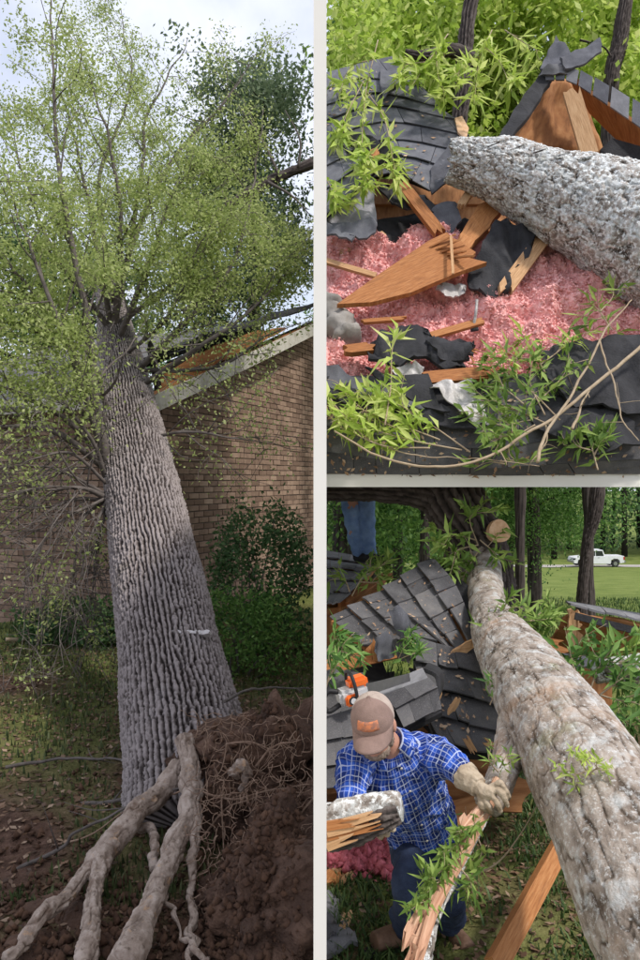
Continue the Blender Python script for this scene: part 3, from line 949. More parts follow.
# the dark broken limb hung across the sky
lb = thing('broken_limb', 'dark bare broken limb hanging slantwise against the sky above the roof', 'limb', P(175, 242, 9.6))
bark_tube('limb_wood', [(*P(172, 243, 9.6), 0.03), (*P(215, 215, 9.6), 0.05), (*P(260, 186, 9.7), 0.06), (*P(313, 163, 9.8), 0.075)], M['dark_bark'], lb, 20, 60, 0.012, 0.04, 0.12, 44)
pile = Pile()
for (a, b, c) in (((280, 177), (262, 140), (238, 105)), ((298, 168), (300, 140), (285, 110)), ((230, 205), (222, 190), (232, 170)), ((268, 182), (292, 196), (309, 214))):
    pile.tube(spline([P(*a, 9.65), P(*b, 9.6), P(*c, 9.6)], 12), np.linspace(0.022, 0.006, 12), 6)
pile.build('twigs', M['twig'], lb, True)

# brick house
corner = np.array((-1.87, 8.0))
e1 = unit(np.array((1.77, 4.0)))            # along the gable wall, away to the right
e2 = unit(np.array((-4.0, 1.77)))           # along the eaves wall, away to the left
house = thing('brick_house', 'red brick house with weathered white rake board and crushed roof corner behind the tree', 'house', (corner[0], corner[1], 0))
EAVE = 2.55
SLOPE = 1.65 / 4.37
mort = [(*(corner + e1 * 0), -0.3), (*(corner + e1 * 4.3), -0.3), (*(corner + e1 * 4.3), EAVE + 4.3 * SLOPE), (*corner, EAVE)]
n1 = np.array((e1[1], -e1[0]))              # outward of the gable
n2 = np.array((-e2[1], e2[0]))
def wall_plate(a, b, za, zb, nrm, name):
    o = -np.array((*nrm, 0)) * 0.012
    q = [np.array((*a, -0.3)) + o, np.array((*b, -0.3)) + o, np.array((*b, zb)) + o, np.array((*a, za)) + o]
    V = q + [p - np.array((*nrm, 0)) * 0.2 for p in q]
    return new_mesh(name, V, [(0, 1, 2, 3), (7, 6, 5, 4), (0, 4, 5, 1), (1, 5, 6, 2), (2, 6, 7, 3), (3, 7, 4, 0)], M['mortar'], house)
wall_plate(corner, corner + e1 * 4.55, EAVE, EAVE + 4.55 * SLOPE, n1, 'wall')
wall_plate(corner, corner + e2 * 4.5, EAVE, EAVE, n2, 'wall')
BL, BH, BT, JT = 0.203, 0.062, 0.05, 0.011
def brick_mesh(seed):
    r = np.random.default_rng(seed)
    bm = bmesh.new()
    bmesh.ops.create_cube(bm, size=1)
    for v in bm.verts:
        v.co = Vector((v.co.x * BL, v.co.y * BT, v.co.z * BH)) + Vector(r.normal(0, 0.0016, 3))
    bmesh.ops.bevel(bm, geom=bm.edges[:], offset=0.004, segments=1, affect='EDGES')
    me = bpy.data.meshes.new('brick')
    bm.to_mesh(me); bm.free()
    me.materials.append(M['brick'])
    return me
bms = [brick_mesh(k) for k in range(4)]
spots = []
for (dirv, nrm, length, gable) in ((e1, n1, 4.56, True), (e2, n2, 3.2, False)):
    rows = int(4.4 / (BH + JT))
    for rw in range(rows):
        z = 0.02 + rw * (BH + JT) + BH / 2
        top = EAVE
        s = (BL + JT) * (0.5 if rw % 2 else 0.0) + BL / 2 - 0.02
        while s < length - BL / 2:
            lim = EAVE + (s - BL / 2) * SLOPE if gable else EAVE
            if z + BH / 2 < lim:
                p = corner + dirv * s - nrm * (BT / 2 - 0.004)
                pxl = 320 + p[0] / p[1] * F; pyl = 480 - (z - H) / p[1] * F
                tx = 117 + (pyl - 340) * 0.19
                score = p[1] + (100 if (abs(pxl - tx) < 42 or pyl > 560 or pxl < 5) else 0)
                spots.append((score, p[0], p[1], z, math.atan2(dirv[1], dirv[0])))
            s += BL + JT
spots.sort()
for k, (sc_, x, y, z, a) in enumerate(spots[:300]):
    o = bpy.data.objects.new('brick', bms[k % 4])
    COL.objects.link(o)
    o.parent = house
    o.location = Vector((x, y, z)) - house.location
    o.rotation_euler = (tr2.normal(0, 0.006), tr2.normal(0, 0.006), a + (math.pi if k % 3 == 0 else 0))
pile = Pile()
for (sc_, x, y, z, a) in spots[300:]:
    c, s = math.cos(a), math.sin(a)
    v = np.array([(i * BL / 2, j * BT / 2, k * BH / 2) for i in (-1, 1) for j in (-1, 1) for k in (-1, 1)])
    v = np.stack([v[:, 0] * c - v[:, 1] * s, v[:, 0] * s + v[:, 1] * c, v[:, 2]], 1) + np.array((x, y, z)) + tr2.normal(0, 0.002, 3)
    pile.add(v, [(0, 1, 3, 2), (4, 6, 7, 5), (0, 4, 5, 1), (2, 3, 7, 6), (0, 2, 6, 4), (1, 5, 7, 3)], tr2.uniform(0, 1))
ob = pile.build('brickwork', M['brick'], house); ob['kind'] = 'stuff'
# roof: boards, shingles edge, rake and fascia
def HP(s1, s2, z):
    return np.array((*(corner + e1 * s1 + e2 * s2), z))
RZ = EAVE + 0.09
def roofpt(s1, s2, up=0.0):
    return HP(s1, s2, RZ + s1 * SLOPE + up)
sheet('roof', bil([roofpt(4.32, 0.9), roofpt(4.32, 5.0), roofpt(-0.35, 5.0), roofpt(-0.35, 1.35)], 12, 8, None, 3, 0.02), 0.05, M['shingle_dusty'], house)
sheet('roof_edge', bil([roofpt(4.34, -0.25, 0.28), roofpt(4.34, 1.0, 0.1), roofpt(1.2, 1.3, 0.05), roofpt(0.9, -0.22, 0.42)], 10, 10, None, 5, 0.03), 0.05, M['felt'], house)
rk = [HP(s, -0.22, RZ - 0.10 + s * SLOPE) for s in (-0.2, 4.02)]
plank('rake_board', rk[0], rk[1], 0.17, 0.03, M['old_white'], house, up=np.array((*n1, 0)), segs=20, bow=0.03)
plank('soffit_board', HP(-0.2, -0.11, RZ - 0.12), HP(4.3, -0.11, RZ - 0.12 + 4.45 * SLOPE), 0.19, 0.02, M['plywood'], house)
plank('fascia', HP(-0.3, 0.45, RZ - 0.12), HP(-0.3, 4.6, RZ - 0.16), 0.15, 0.03, M['old_white'], house, up=np.array((*n2, 0)), segs=10)
poly_slab('broken_sheathing', jag([P(158, 396, 8.25), P(163, 368, 8.3), P(205, 352, 8.9), P(262, 330, 10.0), P(288, 328, 10.8), P(240, 352, 9.6), P(190, 378, 8.7)], 3, 0.015, 8), 0.03, M['plywood'], house)
poly_slab('broken_sheathing', jag([P(166, 362, 8.6), P(210, 342, 9.2), P(250, 326, 10.0), P(258, 334, 10.0), P(205, 356, 9.0)], 3, 0.012, 9), 0.03, M['felt'], house)
plank('rafter_tail', P(150, 345, 8.3), P(160, 398, 8.25), 0.09, 0.04, M['dark_bark'], house, splint=(0.05, 0.02))

# shrub, wall-foot weeds
def shrub(name, label, cat, c, ax, nleaf, size, m, seed, group=None, stems=9):
    r = np.random.default_rng(seed)
    t = thing(name, label, cat, (c[0], c[1], c[2] - ax[2]), group)
    pile = Pile(); cl = []
    for k in range(stems):
        tip = np.asarray(c) + unit(r.normal(0, 1, 3)) * np.array(ax) * r.uniform(0.6, 0.95)
        b0 = np.array((c[0] + r.normal(0, 0.08), c[1] + r.normal(0, 0.05), c[2] - ax[2] + 0.01))
        s = spline([b0, (b0 + tip) / 2 + r.normal(0, 0.06, 3), tip], 10)
        pile.tube(s, np.linspace(0.012, 0.004, 10), 5)
    pile.build('stems', M['twig'], t, True)
    n = 130
    cen = unit(r.normal(0, 1, (n, 3))) * (r.uniform(0.25, 1.0, (n, 1)) ** 0.5)
    cen = np.asarray(c) + cen * np.array(ax) * (1 + 0.25 * fbm(cen * 2.2, 2, seed)[:, None])
    pos = (cen[:, None, :] + r.normal(0, 0.33, (n, nleaf // n, 3)) * np.array(ax) * 0.35).reshape(-1, 3)
    pos = pos[pos[:, 2] > c[2] - ax[2]]
    V, Fc, rn = quad_leaves(pos, size, seed)
    new_mesh('leaves', V, Fc, m, t, {'rnd': rn})
    return t
shrub('shrub', 'dense dark green shrub growing against the brick gable wall', 'shrub', (-0.62, 7.4, 0.75), (0.5, 0.5, 0.78), 5200, 0.055, M['leaf_bgdark'], 31)
shrub('shrub', 'low bright green weedy bush at the foot of the brick wall beside the trunk', 'shrub', (-0.75, 6.7, 0.30), (0.62, 0.35, 0.42), 4200, 0.045, M['leaf_mid'], 32)
shrub('weeds', 'shaded weeds growing along the brick wall left of the trunk', 'weeds', (-2.45, 7.7, 0.22), (0.75, 0.25, 0.30), 4200, 0.06, M['leaf_bgdark'], 33)

# grass, leaf litter, clods on the bare earth
def blades(name, n, x0, x1, y0, y1, hgt, m, seed, dens=None, label=None, lean=0.5, w=0.006):
    r = np.random.default_rng(seed)
    x = r.uniform(x0, x1, n); y = y0 + (y1 - y0) * r.uniform(0, 1, n) ** 1.3
    if dens is not None:
        k = r.uniform(0, 1, n) < dens(x, y)
        x, y = x[k], y[k]
    z = zt(x, y) - 0.004
    n = len(x)
    h = hgt * r.uniform(0.4, 1.3, n)
    a = r.uniform(0, 6.28, n)
    ln = r.uniform(0, lean, n) * h
    s = np.stack([np.cos(a + 1.57), np.sin(a + 1.57), 0 * a], -1) * (w * r.uniform(0.6, 1.4, n))[:, None]
    b = np.stack([x, y, z], -1)
    mid = b + np.stack([np.cos(a) * ln * 0.35, np.sin(a) * ln * 0.35, h * 0.6], -1)
    tip = b + np.stack([np.cos(a) * ln, np.sin(a) * ln, h], -1)
    V = np.stack([b - s, b + s, mid + s * 0.7, mid - s * 0.7, tip], 1).reshape(-1, 3)
    o = (np.arange(n) * 5)[:, None]
    Fc = np.concatenate([o + np.array([[0, 1, 2]]), o + np.array([[0, 2, 3]]), o + np.array([[3, 2, 4]])], 0)
    g = new_mesh(name, V, Fc, m, None, {'rnd': np.repeat(r.uniform(0, 1, n), 5)})
    return tag(g, label, 'grass', kind='stuff')
def densA(x, y):
    q = np.stack([x, y, 0 * x], -1)
    return np.clip(-0.12 + 0.9 * fbm(q * 1.1, 3, 14) + 0.75 * sstep(5.0, 7.0, y), 0.0, 1)
blades('grass', 24000, -4.2, -0.05, 3.0, 8.6, 0.055, M['grass_dull'], 5, densA, 'thin dull grass on the shaded earth by the brick house')
def litter(name, n, x0, x1, y0, y1, size, m, seed, label):
    r = np.random.default_rng(seed)
    x = r.uniform(x0, x1, n); y = r.uniform(y0, y1, n)
    pos = np.stack([x, y, zt(x, y) + 0.006], -1)
    V, Fc, rn = quad_leaves(pos, size, seed)
    V = V.reshape(-1, 4, 3)
    c = pos[:, None, 2]
    V[:, :, 2] = c + np.abs(V[:, :, 2] - c) * 0.35
    V = V.reshape(-1, 3)
    V[:, 0] = np.where((x1 < 0) & (V[:, 0] > -0.03), -0.03, V[:, 0])
    return tag(new_mesh(name, V, Fc, m, None, {'rnd': rn}), label, 'leaf litter', kind='stuff')
litter('leaf_litter', 15000, -4.2, -0.06, 2.6, 7.8, 0.05, M['litter'], 9, 'brown dead leaves strewn over the earth around the uprooted tree')
def clods(name, n, fn, size, seed, m, label, cat='soil'):
    r = np.random.default_rng(seed)
    base = np.array([(1, 0, 0), (-1, 0, 0), (0, 1, 0), (0, -1, 0), (0, 0, 1), (0, 0, -1)], float)
    fc = np.array([(0, 2, 4), (2, 1, 4), (1, 3, 4), (3, 0, 4), (2, 0, 5), (1, 2, 5), (3, 1, 5), (0, 3, 5)])
    C = fn(r, n)
    s = size * r.uniform(0.3, 1.3, (n, 1, 1)) ** 1.5
    V = C[:, None, :] + base[None] * s * r.uniform(0.5, 1.3, (n, 6, 1)) + r.normal(0, 0.2, (n, 6, 3)) * s
    Fc = (fc[None] + (np.arange(n) * 6)[:, None, None]).reshape(-1, 3)
    V = V.reshape(-1, 3)
    return tag(new_mesh(name, V, Fc, m, None, {'rnd': np.repeat(r.uniform(0, 1, n), 6)}), label, cat, kind='stuff')
def clodP(r, n):
    S = np.vstack(SOIL)
    S = S[(S[:, 1] < 3.75) & (S[:, 0] < -0.06)]
    return S[r.integers(0, len(S), n)]
clods('root_plate_crumbs', 5200, clodP, 0.017, 14, M['clod'], 'crumbs of dark soil clinging to the torn root plate')
def clodA(r, n):
    x = r.uniform(-1.5, -0.1, n); y = 2.6 + r.exponential(0.4, n)
    z = zt(x, y) + 0.015
    e = (((x + 0.75) / 0.85) ** 2 + ((y - 2.75) / 0.40) ** 2)
    z = np.maximum(z, -0.16 + 0.18 * np.sqrt(np.clip(1 - e, 0, 1)))
    return np.stack([x, y, z], -1)
clods('soil_clods', 1300, clodA, 0.018, 12, M['clod'], 'small clods of soil scattered under the torn roots')

# fallen sticks on the earth
def stick(pts, r, label, m='twig', group=None, side=0, seed=0):
    s = spline([P(*q) for q in pts], 36)
    s = s + 0.012 * np.stack([fbm(s * 5 + seed, 3, seed), fbm(s * 5 + 3, 3, seed + 1), fbm(s * 5 + 8, 3, seed + 2)], -1)
    t = thing('stick', label, 'stick', s[0], group)
    V, q, tt = tube_arrays(s, np.linspace(r, r * 0.45, 36) * (1 + 0.15 * fbm(s * 20, 2, seed)), 9)
    new_mesh('stem', V, list(q) + list(tt), M[m], t, smooth=True)
    rr_ = np.random.default_rng(seed)
    pile = Pile()
    for k in range(3 + side):
        i = rr_.integers(6, 32)
        e = s[i] + rr_.normal(0, 0.12, 3) * np.array((1, 1, 0.5)) + np.array((0, 0, 0.04))
        if e[0] > -0.05 and s[0][0] < 0:
            continue
        tv, tq, tt2 = tube_arrays(spline([s[i], (s[i] + e) / 2 + rr_.normal(0, 0.012, 3), e], 7), np.linspace(r * 0.4, r * 0.12, 7), 5)
        new_mesh('twig', tv, list(tq) + list(tt2), M[m], t, smooth=True)
    return t
stick([(5, 768, 4.35), (70, 757, 4.5), (120, 759, 4.3), (182, 761, 3.75)], 0.010, 'thin grey stick lying level across the foot of the trunk', seed=1)
stick([(4, 815, 3.85), (60, 806, 3.95), (115, 800, 3.9), (165, 792, 3.8)], 0.017, 'thickest dark stick lying on the earth left of the roots', seed=2)
stick([(6, 874, 3.3), (60, 850, 3.4), (75, 832, 3.4), (120, 812, 3.5), (200, 778, 3.6)], 0.010, 'crooked dark stick sloping up from the lower edge towards the roots', seed=3)
stick([(85, 806, 4.0), (120, 790, 4.2), (160, 785, 4.1)], 0.008, 'short forked stick just above the thick dark stick', seed=4)
stick([(6, 640, 7.6), (60, 641, 7.9), (118, 642, 7.8)], 0.02, 'long pale branch lying in the grass along the brick wall', 'twig_pale', seed=6)
stick([(225, 703, 4.05), (248, 690, 4.3), (280, 687, 4.6), (311, 690, 4.8)], 0.009, 'thin crooked stick behind the top of the root plate', seed=7)

# background trees
def bg_tree(name, label, base, h, tr, crown_r, nleaf, size, m, seed, group=None, crown_lo=0.35, bark='dark_bark', lean=(0, 0), mask=None, low=None):
    r = np.random.default_rng(seed)
    base = np.asarray(base, float)
    t = thing(name, label, 'tree', base, group)
    top = base + np.array((lean[0], lean[1], h))
    bark_tube('trunk', [(*(base - (0, 0, 0.3)), tr * 1.25), (*(base + (0, 0, 0.4)), tr * 1.02), (*((base + top) / 2 + r.normal(0, tr * 0.5, 3)), tr * 0.72), (*top, tr * 0.15)],
              M[bark], t, 26, 90, tr * 0.16, tr * 0.3, tr * 1.1, seed)
    pile = Pile(); cen = []
    nl = 20
    for k in range(nl):
        u = crown_lo + (0.98 - crown_lo) * (k + r.uniform(0, 1)) / nl
        p = base + (top - base) * u
        a = r.uniform(0, 6.28)
        reach = crown_r * (1.05 - 0.75 * abs(u - 0.5) ** 1.2) * r.uniform(0.6, 1.1)
        e = p + np.array((math.cos(a) * reach, math.sin(a) * reach, r.uniform(-0.05, 0.35) * reach))
        s = spline([p, (p + e) / 2 + r.normal(0, 0.07, 3) * reach + np.array((0, 0, 0.1 * reach)), e], 12)
        if mask is not None and not mask(s).all():
            continue
        lv_, lq, lt = tube_arrays(s, np.linspace(tr * 0.25, tr * 0.05, 12), 5)
        new_mesh('limb', lv_, list(lq) + list(lt), M[bark], t, smooth=True)
        for j in range(3, 12):
            for _ in range(3):
                cen.append(s[j] + r.normal(0, 0.22, 3) * crown_r * np.array((1, 1, 0.7)))
    if low is not None:
        for _ in range(low[0]):
            a = r.uniform(0, 6.28); q = low[1] * math.sqrt(r.uniform(0.05, 1))
            cen.append(np.array((base[0] + q * math.cos(a), base[1] + q * math.sin(a), r.uniform(low[2], low[3]))))
    cen = np.array(cen)
    k = max(1, nleaf // len(cen))
    pos = (cen[:, None, :] + r.normal(0, 1, (len(cen), k, 3)) * crown_r * np.array((0.10, 0.10, 0.07))).reshape(-1, 3)
    if mask is not None:
        pos = pos[mask(pos)]
    V, Fc, rn = quad_leaves(pos, size, seed, 0.5)
    new_mesh('crown', V, Fc, m, t, {'rnd': rn})
    return t
def gz(x, y):
    return float(zt(np.array(x), np.array(y)))
bg_tree('tree', 'grey green tree rising behind the brick house roof on the right', (-1.5, 17.0, gz(-1.5, 17.0)), 12.5, 0.20, 2.2, 30000, 0.12, M['leaf_haze'], 71, mask=lambda p: p[:, 0] < -0.02 * p[:, 1] / 17)
bg_tree('tree', 'dark tree standing behind the house at the far left', (-6.4, 17.5, gz(-6.4, 17.5)), 9.0, 0.25, 2.4, 14000, 0.17, M['leaf_bgdark'], 72)

# ------------------------------------------------------------------ leafy sprays (fallen green twigs)
def spray(label, stems, leaf_len, leaf_w, m='leaf_lime', dens=60, r=0.006, side=3, seed=0, group=None, depth=P, name='leafy_branch', sl=0.22, twig='twig_pale', xmin=None, zmin=None, whorl=0.8):
    g = np.random.default_rng(seed)
    first = depth(*stems[0][0])
    t = thing(name, label, 'branch', first, group)
    pile = Pile(); pos = []; dr = []
    for st in stems:
        c = spline([depth(*q) for q in st], 24)
        pile.tube(c, np.linspace(r, r * 0.3, 24), 6)
        tw = [c]
        T = unit(np.gradient(c, axis=0))
        for k in range(side):
            i = g.integers(5, 22)
            d = unit(T[i] + g.normal(0, 0.7, 3))
            e = spline([c[i], c[i] + d * sl * 0.5 + g.normal(0, 0.02, 3), c[i] + d * sl * g.uniform(0.7, 1.2)], 12)
            pile.tube(e, np.linspace(r * 0.5, r * 0.2, 12), 5)
            tw.append(e)
        for e in tw:
            L = np.linalg.norm(np.diff(e, axis=0), axis=1).sum()
            n = max(4, int(L * dens))
            T2 = unit(np.gradient(e, axis=0))
            tt = np.sort(g.uniform(0.12, 1.0, n) ** 0.8) * (len(e) - 1)
            for x in tt:
                i = min(int(x), len(e) - 1)
                pos.append(e[i] + g.normal(0, 0.004, 3))
                dr.append(T2[i] * 0.75 + g.normal(0, whorl, 3))
    pile.build('stem', M[twig], t, True)
    pos = np.array(pos); dr = np.array(dr)
    V, Fc, rn = leaf_arrays(pos, dr, leaf_len, leaf_w, seed=seed)
    V = V.reshape(-1, 5, 3)
    ok = np.ones(len(V), bool)
    if xmin is not None: ok &= V[:, :, 0].min(1) > xmin
    if zmin is not None: ok &= V[:, :, 2].min(1) > zmin
    V = V[ok].reshape(-1, 3); rn = rn.reshape(-1, 5)[ok].ravel()
    n = len(V) // 5
    o = (np.arange(n) * 5)[:, None]
    Fc = np.concatenate([o + np.array([[0, 2, 1]]), o + np.array([[1, 2, 4]]), o + np.array([[0, 3, 2]]), o + np.array([[2, 3, 4]])], 0)
    new_mesh('leaves', V, Fc, M[m], t, {'rnd': rn})
    return t

# ------------------------------------------------------------------ site two: the torn roof with pink insulation
XM = 0.03
# boarded slope that carries the wreck: each board a piece
slope = thing('boarded_slope', 'dark boards under the torn roof and the pink insulation', 'boards', PB(323, 474, 0.05))
slope['kind'] = 'structure'
for k in range(11):
    a, b = 474 - k * 27, 474 - (k + 1) * 27 + 2
    c = [PB(323.5, b, 0.55), PB(690, b, 0.55), PB(690, a, 0.50 if k else 0.06), PB(323.5, a, 0.50 if k else 0.06)]
    sheet('board', bil(c, 6, 2), 0.04, M['plywood'], slope)

# left roof section
rs = thing('torn_roof_section', 'large torn roof slope of dark overlapping shingles above the pink insulation', 'roof piece', PB(323, 190, -0.35))
def RB(pts, off):
    return [PB(a, b, off if len(q) == 2 else q[2]) for q in pts for a, b in [q[:2]]]
Ls = [RB(l, -0.35) for l in (
    [(324, 76), (360, 66), (398, 60)], [(324, 92), (365, 80), (424, 90)], [(324, 108), (375, 95), (442, 110)], [(324, 124), (380, 108), (456, 122)],
    [(324, 142), (385, 124), (469, 138)], [(324, 160), (390, 142), (463, 154)], [(324, 178), (395, 158), (450, 172)], [(350, 188), (395, 176), (431, 193)])]
shingles(rs, Ls, 4, M['shingle'], 0.012, 0.018, seed=3, jit=0.7)
poly_slab('underlay', RB([(324, 78), (398, 63), (424, 94), (466, 137), (459, 154), (448, 170), (430, 188), (392, 172), (350, 182), (324, 176)], -0.30), 0.04, M['felt'], rs)
poly_slab('torn_shingle', jag(RB([(381, 66), (396, 60), (414, 68), (401, 80), (393, 90), (384, 98), (380, 84)], -0.50), 2, 0.008, 4), 0.02, M['shingle'], rs, 0.05, 3)
poly_slab('torn_shingle', RB([(455, 118), (462, 116), (469, 128), (466, 140), (458, 132)], -0.44), 0.02, M['cut_wood'], rs)
poly_slab('torn_shingle', jag(RB([(431, 168), (452, 142), (468, 136), (463, 158), (450, 178), (432, 193)], -0.42), 2, 0.008, 5), 0.02, M['shingle'], rs, 0.03, 4)

# smaller lower section with hanging felt
r2 = thing('roof_fragment', 'smaller broken roof fragment with black flap and hanging grey felt at the edge', 'roof piece', PB(324, 222, -0.6))
Ls = [RB(l, -0.62) for l in ([(324, 149), (352, 139)], [(324, 170), (366, 149)], [(324, 194), (380, 157)], [(324, 221), (385, 165)])]
shingles(r2, Ls, 2, M['shingle'], 0.014, 0.026, seed=5, jit=0.5)
poly_slab('roof_board', RB([(324, 152), (352, 142), (383, 164), (324, 219)], -0.57), 0.035, M['felt'], r2)
poly_slab('flap', jag(RB([(336, 133), (372, 137, -0.8), (398, 157, -0.85), (411, 180, -0.8), (384, 166), (358, 150)], -0.72), 2, 0.006, 6), 0.02, M['felt'], r2, 0.03, 6)
poly_slab('grey_felt', jag(RB([(324, 208), (368, 172), (375, 180), (377, 228), (366, 224), (350, 229), (324, 219)], -0.48), 2, 0.008, 7), 0.012, M['grey_felt'], r2, 0.06, 7)
poly_slab('curled_shingle', jag(RB([(324, 214), (352, 224), (377, 220), (376, 231), (359, 239), (346, 232), (324, 226)], -0.56), 2, 0.008, 8), 0.02, M['shingle'], r2, 0.05, 8)
poly_slab('curled_shingle', jag(RB([(324, 224), (342, 229), (356, 238), (352, 244), (336, 236), (324, 233)], -0.52), 2, 0.008, 9), 0.02, M['shingle'], r2, 0.05, 9)
poly_slab('wood_splinter', RB([(370, 150), (377, 147), (380, 154), (373, 158)], -0.86), 0.02, M['orange_wood'], r2)

# dark debris under the roof edge
db = thing('felt_scrap', 'crumpled black felt filling the dark gap under the torn roof', 'felt', PB(400, 220, -0.1))
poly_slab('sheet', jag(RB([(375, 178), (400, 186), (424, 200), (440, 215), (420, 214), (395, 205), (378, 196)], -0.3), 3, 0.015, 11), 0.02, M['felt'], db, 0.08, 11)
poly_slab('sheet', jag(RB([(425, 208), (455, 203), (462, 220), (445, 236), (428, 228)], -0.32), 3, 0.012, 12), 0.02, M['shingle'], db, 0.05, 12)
poly_slab('sheet', jag(RB([(330, 232), (420, 205), (470, 225), (440, 245), (380, 270), (330, 255)], 0.02), 3, 0.02, 13), 0.02, M['felt'], db, 0.08, 13)  # black back sheet stands for the dark hollow between roof and insulation

def timber(label, parts, cat='timber'):
    c = PB(*parts[0][0])
    t = thing('broken_timber', label, cat, c)
    return t
t = timber('wide orange board snapped to a point lying across the pink insulation', [[(337, 304, -0.3)]])
poly_slab('board', RB([(337, 304), (382, 272), (428, 241), (447, 232), (444, 240), (453, 238), (449, 246), (461, 241), (458, 248), (468, 247), (463, 253), (476, 252), (470, 258), (487, 262), (456, 273), (412, 292), (372, 302)], -0.52), 0.045, M['orange_wood'], t)
for k in range(5):
    plank('splinter', PB(432 + 5 * k, 246 + 3 * k, -0.53), PB(452 + 5 * k, 236 + 5 * k, -0.58 - 0.02 * k), 0.025, 0.012, M['orange_wood'], t, splint=(0.02, 0.05), seed=k, strips=3)
plank('splinter', PB(451, 236, -0.62), PB(453, 272, -0.64), 0.022, 0.012, M['tan_wood'], t, splint=(0.02, 0.03), seed=9, strips=3)
t = timber('thick orange rafter end rising under the left end of the grey log', [[(470, 240, -0.3)]])
poly_slab('rafter', jag(RB([(452, 246, -0.46), (462, 232, -0.44), (478, 205, -0.4), (500, 194, -0.35), (504, 208, -0.35), (484, 232, -0.4), (466, 252, -0.46)], -0.4), 3, 0.006, 15), 0.09, M['orange_wood'], t)
t = timber('short orange brace slanting down from under the torn roof edge', [[(402, 186, -0.4)]])
plank('brace', PB(401, 184, -0.42), PB(440, 234, -0.38), 0.11, 0.05, M['orange_wood'], t, up=(0, -1, 0.6), splint=(0.02, 0.06), seed=3)
t = timber('stubby tan block sticking up beside the log end', [[(466, 205, -0.4)]])
plank('block', PB(470, 192, -0.42), PB(461, 206, -0.42), 0.07, 0.05, M['tan_wood'], t, up=(0, -1, 0.6), splint=(0.02, 0.02), seed=4)
t = timber('tan sawn board slanting down from under the grey log', [[(545, 232, -0.3)]])
plank('board', PB(552, 226, -0.28), PB(504, 291, -0.34), 0.13, 0.05, M['tan_wood'], t, up=(0.2, -1, 0.7), splint=(0.0, 0.06), seed=5)
t = timber('thin tan lath lying on the insulation by the left edge', [[(326, 262, -0.2)]])
plank('lath', PB(325, 261, -0.28), PB(376, 276, -0.26), 0.055, 0.03, M['tan_wood'], t, up=(0, -1, 0.6), seed=6)
t = timber('faded lath in the shade below the roof fragment', [[(345, 250, -0.1)]])
plank('lath', PB(340, 254, -0.12), PB(384, 234, -0.05), 0.06, 0.03, M['tan_wood'], t, up=(0, -1, 0.6), seed=7)
t = timber('flat orange strip lying on the insulation above the black felt', [[(430, 335, -0.3)]])
plank('strip', PB(424, 338, -0.34), PB(484, 321, -0.32), 0.065, 0.03, M['orange_wood'], t, up=(0, -1, 0.7), splint=(0.03, 0.03), seed=8)
t = timber('narrow strip lying on the insulation beside the grey wrap', [[(360, 322, -0.3)]])
plank('strip', PB(362, 322, -0.33), PB(404, 319, -0.31), 0.04, 0.03, M['orange_wood'], t, up=(0, -1, 0.7), splint=(0.02, 0.03), seed=9)
t = timber('frayed orange board end between the silver sheet and the shingles', [[(440, 378, -0.4)]])
plank('board', PB(424, 379, -0.48), PB(482, 374, -0.48), 0.115, 0.04, M['orange_wood'], t, up=(0, -1, 0.7), splint=(0.02, 0.10), seed=10, strips=8)
for k in range(14):
    x, y = 462 + (k * 37 % 50), 345 + (k * 23 % 25)
    plank('splinter', PB(x, y, -0.5), PB(x + 14 - (k * 13 % 20), y + 8 - (k * 7 % 12), -0.52), 0.012, 0.008, M['orange_wood'], t, up=(0, -1, 0.7), seed=k, strips=2, segs=3, splint=(0.01, 0.02))
t = timber('small orange block half buried left of the black felt', [[(352, 350, -0.35)]])
plank('block', PB(347, 351, -0.42), PB(372, 348, -0.4), 0.09, 0.05, M['orange_wood'], t, up=(0, -1, 0.7), splint=(0.03, 0.04), seed=11)

